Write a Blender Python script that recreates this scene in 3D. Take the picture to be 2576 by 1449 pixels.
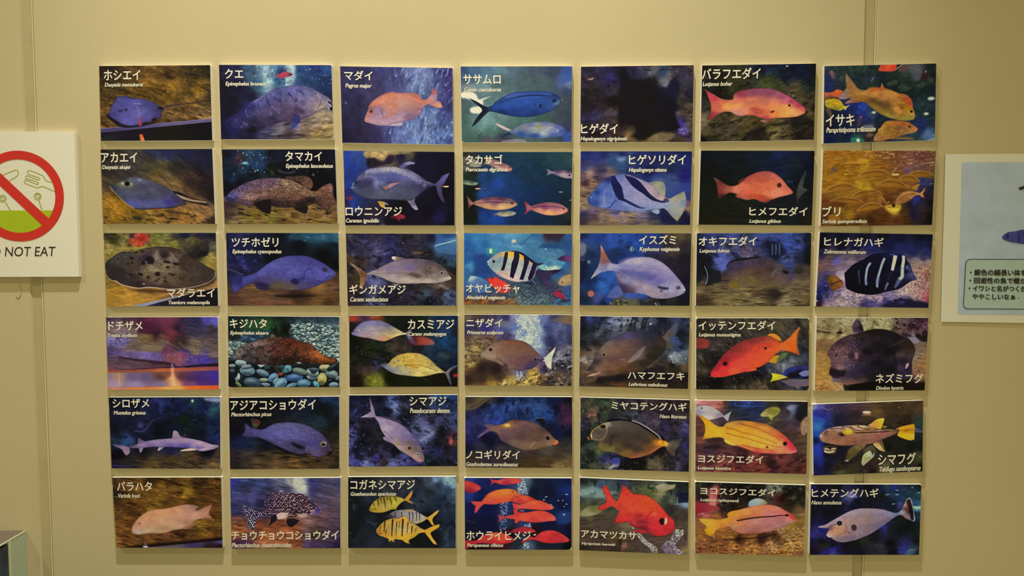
# Wall of fish photo boards in an aquarium corridor.
import bpy, bmesh, math
import numpy as np
from mathutils import Matrix, Vector

for o in list(bpy.data.objects):
    bpy.data.objects.remove(o)
scene = bpy.context.scene
COL = scene.collection

# ------------------------------------------------------------------ camera
# metres; wall face = plane y 0, x to the right, z up; frame is 2576 x 1449
FPX = 1900.0
PITCH, YAW, ROLL = -0.05503524, 0.00781622, 0.00241265
BT = 0.0062                      # thickness of the foam boards
CAMZ = 1.45
CAM = Vector((0.0, -(1.0 + BT), CAMZ))


def view_rot():
    cp, sp, cy, sy = math.cos(PITCH), math.sin(PITCH), math.cos(YAW), math.sin(YAW)
    cr, sr = math.cos(ROLL), math.sin(ROLL)
    rx = np.array([[1, 0, 0], [0, cp, -sp], [0, sp, cp]])
    rz = np.array([[cy, -sy, 0], [sy, cy, 0], [0, 0, 1]])
    ry = np.array([[cr, 0, sr], [0, 1, 0], [-sr, 0, cr]])
    return rz @ rx @ ry


VR = view_rot()
cam_data = bpy.data.cameras.new('camera')
cam = bpy.data.objects.new('camera', cam_data)
COL.objects.link(cam)
cam_data.sensor_fit = 'HORIZONTAL'
cam_data.sensor_width = 36.0
cam_data.lens = FPX / 2576.0 * 36.0
cam_data.clip_start = 0.02
m = Matrix.Identity(4)
for i in range(3):
    m[i][0], m[i][1], m[i][2] = VR[i, 0], VR[i, 2], -VR[i, 1]
m.translation = CAM
cam.matrix_world = m
scene.camera = cam

# ------------------------------------------------------------------ light
scene.view_settings.view_transform = 'Standard'
scene.view_settings.look = 'None'
scene.view_settings.gamma = 1.0
scene.view_settings.use_curve_mapping = False
scene.view_settings.exposure = 0.07
AMB = (1.0, 0.86, 0.42)          # yellowish light of the hall
SPOT = (1.0, 0.93, 0.78)         # whiter ceiling spot over the boards

world = bpy.data.worlds.new('world')
scene.world = world
world.use_nodes = True
bgn = world.node_tree.nodes['Background']
bgn.inputs[0].default_value = (*AMB, 1)
bgn.inputs[1].default_value = 0.315


def lamp(name, kind, loc, power, size, aim=None, tint=AMB, cone=None):
    d = bpy.data.lights.new(name, kind)
    d.energy = power
    d.color = tint
    if kind == 'AREA':
        d.size = size
    else:
        d.shadow_soft_size = size
    if cone:
        d.spot_size, d.spot_blend = math.radians(cone), 1.0
    o = bpy.data.objects.new(name, d)
    o.location = loc
    if aim:
        o.rotation_euler = (Vector(aim) - Vector(loc)).to_track_quat('-Z', 'Y').to_euler()
    COL.objects.link(o)
    return o


lamp('ceiling_spot', 'SPOT', (-0.16, -0.57, CAMZ + 1.88), 188, 0.02, (-0.12, 0, CAMZ - 0.42), SPOT, 52)
lamp('track_lamp', 'POINT', (-1.75, -1.25, CAMZ + 1.75), 50, 0.03, None, (1, .9, .55))
lamp('right_fill', 'AREA', (0.6, -2.2, CAMZ - 0.1), 6.5, 1.4, (0.45, 0, CAMZ - 0.1))  # unseen soft fill, added to brighten the right side of the wall

# where each board sits: magnified-view origin, scale and the four corners read there
CROP = {(1, 1): (240, 150, 4.155), (1, 2): (240, 150, 4.155), (1, 3): (840, 150, 4.155), (1, 4): (840, 150, 4.155), (1, 5): (1445, 150, 4.155), (1, 6): (1445, 150, 4.155), (1, 7): (2040, 150, 6.588), (2, 1): (240, 365, 4.155), (2, 2): (240, 365, 4.155), (2, 3): (840, 365, 4.155), (2, 4): (840, 365, 4.155), (2, 5): (1445, 365, 4.155), (2, 6): (1445, 365, 4.155), (2, 7): (2040, 365, 6.588), (3, 1): (250, 570, 4.155), (3, 2): (250, 570, 4.155), (3, 3): (840, 570, 4.155), (3, 4): (840, 570, 4.155), (3, 5): (1445, 570, 4.155), (3, 6): (1445, 570, 4.155), (3, 7): (2040, 570, 6.588), (4, 1): (250, 780, 4.155), (4, 2): (250, 780, 4.155), (4, 3): (850, 775, 4.155), (4, 4): (850, 775, 4.155), (4, 5): (1435, 780, 4.155), (4, 6): (1435, 780, 4.155), (4, 7): (2030, 780, 6.588), (5, 1): (260, 980, 4.155), (5, 2): (260, 980, 4.155), (5, 3): (850, 980, 4.155), (5, 4): (850, 980, 4.155), (5, 5): (1435, 985, 4.155), (5, 6): (1435, 985, 4.155), (5, 7): (2020, 990, 6.588), (6, 1): (260, 1185, 4.155), (6, 2): (260, 1185, 4.155), (6, 3): (850, 1185, 4.155), (6, 4): (850, 1185, 4.155), (6, 5): (1435, 1190, 4.155), (6, 6): (1435, 1190, 4.155), (6, 7): (2020, 1195, 6.588)}
QUAD = {(1, 1): (40, 68, 1200, 58, 1223, 843, 60, 850), (1, 2): (1292, 55, 2468, 58, 2490, 833, 1315, 832), (1, 3): (65, 70, 1240, 88, 1248, 888, 88, 868), (1, 4): (1325, 72, 2490, 70, 2485, 860, 1337, 865), (1, 5): (68, 75, 1247, 58, 1232, 862, 60, 862), (1, 6): (1335, 62, 2525, 42, 2503, 838, 1317, 858), (1, 7): (222, 110, 2075, 65, 2052, 1335, 207, 1390), (2, 1): (55, 45, 1222, 40, 1253, 825, 85, 823), (2, 2): (1322, 45, 2505, 45, 2533, 822, 1352, 827), (2, 3): (98, 58, 1260, 72, 1262, 840, 118, 838), (2, 4): (1347, 72, 2492, 72, 2480, 840, 1355, 835), (2, 5): (65, 65, 1230, 65, 1208, 835, 52, 838), (2, 6): (1322, 58, 2510, 60, 2480, 840, 1297, 832), (2, 7): (203, 90, 2068, 95, 2005, 1325, 158, 1345), (3, 1): (47, 68, 1218, 65, 1242, 830, 78, 832), (3, 2): (1325, 65, 2500, 68, 2512, 825, 1343, 828), (3, 3): (125, 72, 1282, 75, 1280, 825, 145, 828), (3, 4): (1360, 68, 2490, 75, 2480, 822, 1358, 815), (3, 5): (60, 70, 1222, 70, 1203, 828, 53, 822), (3, 6): (1280, 70, 2475, 65, 2462, 832, 1270, 828), (3, 7): (148, 95, 2018, 128, 1945, 1348, 80, 1325), (4, 1): (70, 75, 1238, 72, 1250, 831, 95, 832), (4, 2): (1345, 62, 2508, 70, 2508, 805, 1350, 805), (4, 3): (118, 78, 1255, 78, 1253, 820, 123, 825), (4, 4): (1322, 68, 2447, 72, 2447, 815, 1325, 808), (4, 5): (103, 62, 1247, 78, 1228, 825, 90, 795), (4, 6): (1315, 85, 2495, 85, 2490, 840, 1313, 828), (4, 7): (165, 120, 2012, 128, 1950, 1330, 127, 1340), (5, 1): (57, 82, 1220, 78, 1225, 830, 88, 822), (5, 2): (1312, 85, 2465, 72, 2468, 828, 1325, 832), (5, 3): (118, 60, 1250, 55, 1250, 800, 115, 805), (5, 4): (1332, 75, 2447, 78, 2450, 820, 1332, 812), (5, 5): (105, 60, 1247, 90, 1237, 838, 100, 808), (5, 6): (1310, 92, 2480, 105, 2465, 862, 1305, 835), (5, 7): (158, 180, 1990, 115, 1980, 1290, 175, 1358), (6, 1): (93, 68, 1232, 65, 1248, 803, 140, 800), (6, 2): (1325, 75, 2478, 70, 2478, 805, 1340, 808), (6, 3): (108, 62, 1232, 58, 1232, 805, 108, 803), (6, 4): (1323, 70, 2443, 75, 2443, 822, 1330, 820), (6, 5): (100, 48, 1237, 95, 1222, 852, 92, 805), (6, 6): (1305, 92, 2458, 128, 2440, 870, 1303, 835), (6, 7): (130, 152, 1960, 158, 1922, 1322, 108, 1322)}
# ---------------------------------------------------------------- print painter
# Each photo board carries a flat print.  The prints are drawn here with a small
# vector / noise painter (polygons, strokes, ellipses, blended colour fields).
CW, CH = 516, 340


def hexc(h):
    h = h.strip()
    if len(h) == 3:
        return np.array([int(ch, 16) / 15.0 for ch in h])
    return np.array([int(h[i:i + 2], 16) / 255.0 for i in (0, 2, 4)])


def blur(a, s):
    if s < 0.3:
        return a
    if s > 5:                                   # coarse: shrink, blur, enlarge
        f = int(s // 2.5)
        H, W = a.shape
        ph, pw = (-H) % f, (-W) % f
        b = np.pad(a, ((0, ph), (0, pw)), mode='edge')
        b = b.reshape(b.shape[0] // f, f, b.shape[1] // f, f).mean((1, 3))
        b = blur(b, s / f)
        return enlarge(b, H, W, f)
    n = int(math.ceil(2.5 * s))
    k = np.exp(-0.5 * (np.arange(-n, n + 1) / s) ** 2)
    k /= k.sum()
    p = np.pad(a, n, mode='edge')
    t = sum(k[i] * p[:, i:i + a.shape[1]] for i in range(2 * n + 1))
    return sum(k[i] * t[i:i + a.shape[0]] for i in range(2 * n + 1))


def enlarge(b, H, W, f):
    y = np.clip((np.arange(H) + .5) / f - .5, 0, b.shape[0] - 1)
    x = np.clip((np.arange(W) + .5) / f - .5, 0, b.shape[1] - 1)
    y0 = np.minimum(y.astype(int), b.shape[0] - 2) if b.shape[0] > 1 else np.zeros(H, int)
    x0 = np.minimum(x.astype(int), b.shape[1] - 2) if b.shape[1] > 1 else np.zeros(W, int)
    if b.ndim == 2:
        fy, fx = (y - y0)[:, None], (x - x0)[None]
    else:
        fy, fx = (y - y0)[:, None, None], (x - x0)[None, :, None]
    y1, x1 = np.minimum(y0 + 1, b.shape[0] - 1), np.minimum(x0 + 1, b.shape[1] - 1)
    top = b[y0][:, x0] * (1 - fx) + b[y0][:, x1] * fx
    bot = b[y1][:, x0] * (1 - fx) + b[y1][:, x1] * fx
    return top * (1 - fy) + bot * fy


def homog(src, dst):
    A = []
    for (x, y), (u, v) in zip(src, dst):
        A.append([x, y, 1, 0, 0, 0, -u * x, -u * y, -u])
        A.append([0, 0, 0, x, y, 1, -v * x, -v * y, -v])
    return np.linalg.svd(np.array(A))[2][-1].reshape(3, 3)


def happly(Hm, pts):
    p = np.c_[pts, np.ones(len(pts))] @ Hm.T
    return p[:, :2] / p[:, 2:]


def ptlist(s):
    pts, corner = [], []
    for tok in s.split():
        cflag = tok.endswith('!')
        a, b = tok.rstrip('!').split(',')
        pts.append((float(a), float(b)))
        corner.append(cflag)
    return np.array(pts), corner


def smooth_curve(pts, corner, closed=True, n=6):
    N = len(pts)
    out = []
    rng = range(N) if closed else range(N - 1)
    for i in rng:
        p1, p2 = pts[i], pts[(i + 1) % N]
        p0 = p1 if corner[i] or (not closed and i == 0) else pts[(i - 1) % N]
        p3 = p2 if corner[(i + 1) % N] or (not closed and i == N - 2) else pts[(i + 2) % N]
        for t in np.arange(n) / n:
            out.append(.5 * (2 * p1 + (p2 - p0) * t + (2 * p0 - 5 * p1 + 4 * p2 - p3) * t * t
                             + (3 * p1 - p0 - 3 * p2 + p3) * t ** 3))
    if not closed:
        out.append(pts[-1])
    return np.array(out)


def raster(pts, soft=0.0):
    """anti-aliased, softened coverage of a polygon, worked out only around it"""
    S = 2
    g = int(math.ceil(3 * soft)) + 2
    x0, y0 = np.maximum(np.floor(pts.min(0)).astype(int) - g, 0)
    x1, y1 = np.minimum(np.ceil(pts.max(0)).astype(int) + g, [CW, CH])
    full = np.zeros((CH, CW), np.float32)
    if x1 <= x0 or y1 <= y0:
        return full
    by, bx, bH, bW = y0, x0, y1 - y0, x1 - x0
    H, W = bH * S, bW * S
    p = (pts - [x0, y0]) * S
    acc = np.zeros((H, W + 1), np.int32)
    q = np.roll(p, -1, 0)
    for (x0, y0), (x1, y1) in zip(p, q):
        if y0 == y1:
            continue
        if y0 > y1:
            x0, y0, x1, y1 = x1, y1, x0, y0
        a, b = max(0, int(math.ceil(y0 - .5))), min(H - 1, int(math.ceil(y1 - .5)) - 1)
        if b < a:
            continue
        r = np.arange(a, b + 1)
        xs = x0 + (r + .5 - y0) * (x1 - x0) / (y1 - y0)
        cidx = np.clip(np.ceil(xs - .5), 0, W).astype(int)
        acc[r, cidx] ^= 1
    m = (np.cumsum(acc[:, :W], 1) & 1).astype(np.float32)
    full[by:by + bH, bx:bx + bW] = blur(m.reshape(bH, S, bW, S).mean((1, 3)), soft)
    return full


def box(m):
    r, c = np.flatnonzero(m.max(1) > 1e-3), np.flatnonzero(m.max(0) > 1e-3)
    if len(r) == 0:
        return None
    return slice(r[0], r[-1] + 1), slice(c[0], c[-1] + 1)


class Canvas:
    def __init__(self, key):
        ox, oy, s = CROP[key]
        q = np.array(QUAD[key], float).reshape(4, 2)
        self.Hm = homog(q, [(0, 0), (CW, 0), (CW, CH), (0, CH)])
        self.k = CW / np.linalg.norm(q[1] - q[0])
        self.im = np.zeros((CH, CW, 3), np.float32)
        self.seed = key[0] * 100 + key[1] * 10
        self.Y, self.X = np.mgrid[0:CH, 0:CW].astype(np.float32)

    def tr(self, p):
        return happly(self.Hm, np.asarray(p, float))

    # colour field blended from scattered samples "x y hex, x y hex"
    def field(self, s, r=None, bb=None, an=1.0):
        items = [t.split() for t in s.split(',')]
        if len(items) == 1 and len(items[0]) == 1:
            return hexc(items[0][0])
        P = self.tr([(float(t[0]), float(t[1])) for t in items])
        C = np.array([hexc(t[2]) for t in items])
        f = 4
        bb = bb or (slice(0, CH), slice(0, CW))
        hh, ww = bb[0].stop - bb[0].start, bb[1].stop - bb[1].start
        gy, gx = (np.mgrid[0:hh // f + 2, 0:ww // f + 2] * f + f / 2).astype(np.float32)
        gy, gx = gy + bb[0].start, gx + bb[1].start
        d2 = ((gx[..., None] - P[:, 0]) * an) ** 2 + (gy[..., None] - P[:, 1]) ** 2
        w = 1.0 / (d2 + 60.0) ** 1.7
        g = (w[..., None] * C).sum(2) / w.sum(2)[..., None]
        return enlarge(g.astype(np.float32), hh, ww, f)

    def bg(self, s, r=None):
        self.im[:] = self.field(s, r)

    def noise(self, sx, sy, ang=0, octv=4, bb=None):
        self.seed += 1
        rg = np.random.RandomState(self.seed * 7)
        a = math.radians(ang)
        sx, sy = sx * self.k, sy * self.k
        bb = bb or (slice(0, CH), slice(0, CW))
        X, Y = self.X[bb], self.Y[bb]
        f32 = np.float32
        u = X * f32(math.cos(a) / sx) + Y * f32(math.sin(a) / sx)
        v = X * f32(-math.sin(a) / sy) + Y * f32(math.cos(a) / sy)
        out = np.zeros(X.shape, np.float32)
        amp, tot = 1.0, 0
        for o in range(octv):
            g = rg.rand(64, 64).astype(np.float32)
            uu, vv = u * 2 ** o + 17.3 * o, v * 2 ** o + 9.1 * o
            iu, iv = np.floor(uu).astype(np.int32), np.floor(vv).astype(np.int32)
            fu, fv = uu - iu, vv - iv
            fu, fv = (fu * fu * (3 - 2 * fu)).astype(f32), (fv * fv * (3 - 2 * fv)).astype(f32)
            g = g.ravel()
            iu &= 63
            iv &= 63
            iu1, iv0, iv1 = (iu + 1) & 63, iv * 64, ((iv + 1) & 63) * 64
            a0, a1 = g[iv0 + iu], g[iv1 + iu]
            n0, n1 = a0 + (g[iv0 + iu1] - a0) * fu, a1 + (g[iv1 + iu1] - a1) * fu
            out += (n0 + (n1 - n0) * fv) * f32(amp)
            tot += amp
            amp *= .55
            if sx / 2 ** (o + 1) < 1.2 and sy / 2 ** (o + 1) < 1.2:
                break
        return (out / tot - .5) * 2.4            # about -1..1

    def tex(self, amp, sx, sy, ang=0, m=None, octv=4):
        bb = (slice(0, CH), slice(0, CW)) if m is None else box(m)
        if bb is None:
            return
        f = amp * self.noise(sx, sy, ang, octv, bb)
        if m is not None:
            f = f * m[bb]
        self.im[bb] *= (1 + f)[..., None]

    def blot(self, col, thr, sx, sy, ang=0, m=None, a=1.0, sharp=3, octv=4):
        bb = (slice(0, CH), slice(0, CW)) if m is None else box(m)
        if bb is None:
            return
        w = np.clip((self.noise(sx, sy, ang, octv, bb) - thr + .08) * sharp, 0, 1) * a
        if m is not None:
            w = w * m[bb]
        self.im[bb] += (hexc(col) - self.im[bb]) * w[..., None]

    def mk(self, pts, soft=1.0, smooth=True):
        P, cor = ptlist(pts) if isinstance(pts, str) else (np.asarray(pts, float), [False] * len(pts))
        if smooth:
            P = smooth_curve(P, cor)
        return raster(self.tr(P), soft * self.k)

    def put(self, m, col, a=1.0, clip=None):
        bb = box(m)
        if bb is None:
            return
        if isinstance(col, str):
            col = self.field(col, bb=bb)
        w = m[bb] * a
        if clip is not None:
            w = w * clip[bb]
        self.im[bb] += (col - self.im[bb]) * w[..., None]

    def poly(self, pts, col, soft=2.0, a=1.0, clip=None, t=None, sh=0.0, shr=14, smooth=True):
        m = self.mk(pts, soft, smooth)
        bb = box(m)
        if bb is None:
            return m
        C = self.field(col, bb=bb, an=.6)
        if t:
            C = C * (1 + t[0] * self.noise(*t[1:], bb=bb))[..., None]
        if sh:
            b = blur(m[bb], shr * self.k)
            C = C * (1 - sh * (1 - np.clip((b - .45) * 2, 0, 1)))[..., None]
        self.put(m, C, a, clip)
        return m

    def line(self, pts, w, col, a=1.0, soft=1.5, clip=None, w2=None):
        P, cor = ptlist(pts)
        P = smooth_curve(P, cor, closed=False)
        d = np.gradient(P, axis=0)
        d /= np.linalg.norm(d, axis=1)[:, None] + 1e-9
        n = np.c_[-d[:, 1], d[:, 0]]
        ww = np.linspace(w, w if w2 is None else w2, len(P))[:, None] / 2
        m = raster(self.tr(np.r_[P + n * ww, (P - n * ww)[::-1]]), soft * self.k)
        self.put(m, col, a, clip)

    def el(self, x, y, rx, ry, ang=0, col='fff', a=1.0, soft=2.0, clip=None):
        t = np.linspace(0, 2 * math.pi, 25)[:-1]
        ca, sa = math.cos(math.radians(ang)), math.sin(math.radians(ang))
        P = np.c_[x + rx * np.cos(t) * ca - ry * np.sin(t) * sa, y + rx * np.cos(t) * sa + ry * np.sin(t) * ca]
        m = raster(self.tr(P), soft * self.k)
        self.put(m, col, a, clip)
        return m

    def dots(self, n, m, rx, ry, cols, ang=0, jit=.4, a=1.0, soft=1.0, shade=0.0, grid=False):
        """small ellipses scattered inside mask m (speckles, pebbles, bubbles)"""
        self.seed += 1
        rg = np.random.RandomState(self.seed * 13)
        cols = [hexc(c) for c in cols.split()]
        ys, xs = np.nonzero(m > .5)
        if len(ys) == 0:
            return
        k = self.k
        for i in range(n):
            j = rg.randint(len(ys))
            cx, cy = xs[j] + rg.rand(), ys[j] + rg.rand()
            sc = 1 + jit * (rg.rand() * 2 - 1)
            ax, ay = rx * k * sc, ry * k * sc * (1 + jit * .5 * (rg.rand() * 2 - 1))
            an = math.radians(ang + (rg.rand() - .5) * 40)
            R = int(max(ax, ay) + 3)
            x0, x1, y0, y1 = max(0, int(cx) - R), min(CW, int(cx) + R + 1), max(0, int(cy) - R), min(CH, int(cy) + R + 1)
            if x1 <= x0 or y1 <= y0:
                continue
            X, Y = self.X[y0:y1, x0:x1] - cx, self.Y[y0:y1, x0:x1] - cy
            u, v = (X * math.cos(an) + Y * math.sin(an)) / ax, (-X * math.sin(an) + Y * math.cos(an)) / ay
            d = np.sqrt(u * u + v * v)
            w = np.clip((1 - d) * min(ax, ay) / max(soft * k, .5) + .5, 0, 1) * a * np.minimum(1, m[y0:y1, x0:x1] * 1.2)
            col = cols[rg.randint(len(cols))] * (1 + .12 * (rg.rand() * 2 - 1))
            C = col[None, None] * (1 - shade * np.clip(v * .6 + d * .5, -.6, 1))[..., None]
            self.im[y0:y1, x0:x1] += (C - self.im[y0:y1, x0:x1]) * w[..., None]

    def eye(self, x, y, r, ring='c8b070', pupil='100c10', hl=True):
        self.el(x, y, r * 1.25, r * 1.2, 0, ring, .85, 2)
        self.el(x, y, r * .8, r * .8, 0, pupil, 1, 1.5)
        if hl:
            self.el(x - r * .3, y - r * .35, r * .22, r * .22, 0, 'e8e8f0', .8, 1)

    def done(self):
        n = .045 * self.noise(13, 10, 0, 3) + .05 * self.noise(70, 50, 0, 2)
        self.im *= (1 + n)[..., None]
        self.im = 1.06 * np.clip(self.im, 0, 1) ** 1.13
        lum = (self.im * [.3, .59, .11]).sum(2, keepdims=True)
        cool = np.clip((self.im[..., 2:] - self.im[..., :1]) * 8, 0, 1)
        self.im = lum + (self.im - lum) * (.97 - .22 * cool)
        im = np.stack([blur(self.im[..., i], .5) for i in range(3)], -1)
        im += .45 * (im - np.stack([blur(im[..., i], 3.0) for i in range(3)], -1))
        return np.clip(im, 0, 1)


ART = {}


def art(r, c):
    def deco(fn):
        ART[r, c] = fn
        return fn
    return deco
@art(1, 1)
def _(c):
    c.bg("100 100 35281c, 400 90 5e4626, 700 100 644822, 1000 120 483a24, 1180 90 2c2418, 100 350 544022, 500 300 70521f, 800 330 7c5c22, 1100 300 7a5c22, 1180 420 5a4626, 900 450 6e5228, 1000 560 826238, 1150 560 8c6c42, 850 640 705632, 100 600 6a4c28, 80 680 74502c, 200 650 86603a")
    c.tex(.45, 120, 45, 15); c.tex(.25, 30, 14, 10)
    c.blot('2c2214', .35, 140, 40, 18, a=.7); c.blot('9a7a2c', .5, 90, 50, 0, a=.5)
    c.poly("57,722! 600,672! 1215,615! 1225,650! 700,700! 57,762!", "60 740 4c4478, 500 700 5c4f86, 900 650 6c5c8c, 1200 635 6a5c84", 3, smooth=False)
    c.line("57,724! 600,674 1215,620", 5, '8a7ab0', .7)
    c.poly("40,765! 700,700! 1230,648! 1230,860! 40,860!", "60 780 1a1436, 400 760 1c1828, 1200 700 14101a, 700 830 1e1c16, 100 840 2c2c20", 3, smooth=False)
    c.line("715,505 800,480 900,468", 14, '5a4a70', .8, 3, w2=8)
    c.line("740,490 860,470 1000,452 1215,428", 10, '241a1c', .8, 3, w2=5)
    c.line("720,520 760,515", 22, '7a3c40', .6, 5)
    c.poly("135,570 150,620 190,660 260,700 340,712 420,705 520,690 640,655 700,610 650,640 500,650", '140e1c', 5, a=.8)
    b = c.poly("138,575! 155,525 190,450 225,400 255,382 300,384 325,372 350,385 365,402 420,400 520,415 610,445 660,480 705,500! 712,525 685,555 690,590 660,625 630,605 600,618 580,648 520,650 480,672 410,688 340,690 270,668 210,630 160,600",
               "150 570 4c4690, 250 430 5450a0, 330 400 504a98, 420 450 5c58a8, 560 450 4c4888, 680 520 3c3870, 300 560 5a56a4, 450 560 6a66b4, 350 640 6460b4, 550 600 5a50a0, 640 600 4a4080, 240 620 5a54a4", 3, t=(.08, 60, 40, 0), sh=.25)
    c.el(270, 535, 34, 14, 0, '2a2450', .8, 8); c.el(320, 522, 18, 14, 0, '2c2450', .8, 5); c.el(290, 540, 10, 6, 0, '8a88c8', .6, 3)
    c.line("390,462 440,458 480,466", 6, 'a8a4d8', .8, 3); c.line("430,490 450,520 455,580 465,650", 14, '9078b8', .7, 4, b)
    c.poly("440,650! 460,600 480,640 482,690 455,695!", 'b84058', 4, .8)
    c.el(680, 508, 30, 12, 5, '14101e', .9, 4); c.el(615, 628, 28, 16, -20, '140e1c', .9, 4)
    c.poly("455,783! 492,778! 520,855! 475,855!", "470 790 d06030, 500 840 f08040", 3, smooth=False)


@art(1, 2)
def _(c):
    c.bg("1320 80 28264a, 1450 100 2c2850, 1620 90 3c5a78, 1750 100 6e94a4, 1850 100 5c8aa8, 1950 120 2a4a80, 2030 100 9ab8c0, 2150 110 2a5088, 2300 90 243c78, 2440 100 2c5494, 1350 300 1c1828, 1500 300 1c1a34, 1700 260 34607c, 1800 260 88b0b4, 1900 230 3c6a88, 2200 220 244470, 2430 250 1c3468, 2460 400 182848, 1400 450 1a1628, 1600 380 201c40, 1380 600 1c1830, 1340 750 1c1c40, 1450 760 242450, 1600 790 202040, 1800 720 4c4c74, 1900 740 6e6470, 2100 700 7a6c78, 2250 680 948070, 2400 620 a08c70, 2460 720 a08858, 2000 800 54484c, 2300 790 8c7448, 2200 750 786450")
    c.blot('14121e', .25, 90, 70, 0, c.mk("1292,55! 1560,60! 1620,330! 1500,420! 1440,620! 1300,700!", 20), .7)
    c.blot('a8d0d0', .35, 40, 60, 0, c.mk("1650,60! 1900,60! 1880,280! 1660,270!", 20), .6)
    c.blot('123058', .2, 80, 60, 0, c.mk("1880,60! 2470,60! 2470,330! 2200,300! 1900,260!", 20), .6)
    c.poly("2010,60! 2085,60! 2095,180 2060,275! 1985,280! 1990,180", 'a8c0c4', 8, .8, t=(.3, 40, 60, 0))
    c.poly("1750,75! 1840,75! 1830,160 1870,250! 1790,290! 1750,200", '9ab8c0', 10, .7, t=(.3, 30, 40, 0))
    c.tex(.2, 60, 30, 0); c.dots(60, c.mk("1600,60! 2470,60! 2470,260! 1600,260!"), 5, 5, 'b8d8d8 3a6aa0 103050 6090c0', a=.7)
    f = c.mk("1750,720! 2490,560! 2490,833! 1500,833!", 12)
    c.tex(.35, 90, 22, -8, f)
    c.line("1900,800 2100,785 2200,800", 24, '30282c', .7, 8); c.line("1750,775 1850,800", 20, '302c40', .6, 8)
    c.poly("1890,150! 1925,152 1960,128 2010,130 2065,152! 2030,175 1985,185 1960,205 1945,190 1915,182 1900,195!", "1900 160 b04458, 2000 150 b85060, 2050 155 60283c", 2)
    c.poly("1340,660 1420,600 1520,530 1560,450 1650,430! 1580,600 1500,760 1400,760", "1400 680 24205a, 1600 480 2c2870, 1480 620 302c70", 10, a=.95)
    b = c.poly("1430,640 1500,590 1560,530 1600,460 1680,415 1780,350 1900,300 2020,275 2120,268 2240,288 2350,345 2440,395! 2470,440 2478,490 2455,515 2400,505 2340,530 2290,570 2200,610 2120,640 2040,650 1940,655 1800,700 1700,715 1600,720 1500,730 1420,700",
               "1450 650 36306c, 1560 560 3a3478, 1620 480 3c4090, 1700 450 5a5494, 1850 360 5c5ca0, 2050 310 6464a8, 2250 330 6a6498, 2400 400 7a7090, 2450 440 94848c, 1750 560 5c4c74, 1900 500 60507c, 2000 560 5c4868, 2150 450 70608c, 2250 480 8a7884, 2350 450 94848c, 1650 660 302a4c, 1850 640 3c3050, 2050 600 4c3c54, 2200 560 6c5c70, 2350 500 a09080", 4, t=(.16, 60, 40, 20), sh=.2)
    c.blot('2c2c64', .25, 70, 40, 60, b * c.mk("1500,400! 2300,290! 2200,420! 1500,700!", 20), .6); c.blot('8a84b0', .35, 60, 40, 70, b, .4)
    c.line("1660,440 1720,405 1790,350 1840,330", 14, '8c90c8', .6, 5, b)
    c.line("2290,350 2340,380 2380,430 2360,480 2330,520", 6, 'c8bca8', .5, 3, b); c.line("2370,380 2355,450 2320,510", 5, '4c4050', .6, 3, b); c.line("2400,440 2395,470 2360,505", 8, 'd0c0a8', .6, 4)
    c.poly("2430,430! 2465,450 2488,500! 2470,535! 2448,510 2470,490! 2455,465 2440,455", '101430', 2); c.line("2440,460 2460,475 2472,492", 8, 'a8b4d0', .9, 2); c.line("2430,500 2450,525", 8, 'a8b4d0', .9, 2)
    c.el(2130, 530, 70, 26, 20, '3c2c50', .6, 10)
    c.poly("2075,560! 2130,590 2140,640 2100,700 2040,728! 2050,680 2070,620", "2100 620 34387c, 2070 700 3c4c90", 3)
    c.poly("1955,690! 1985,665! 2050,655! 2020,680", '382848', 3)
    c.poly("1590,745! 1610,710 1680,695 1800,700! 1740,730 1700,755 1630,770", "1620 740 1c1420, 1750 715 302848", 5)
    c.eye(2300, 352, 12, 'a09890', '2c2838')


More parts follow.
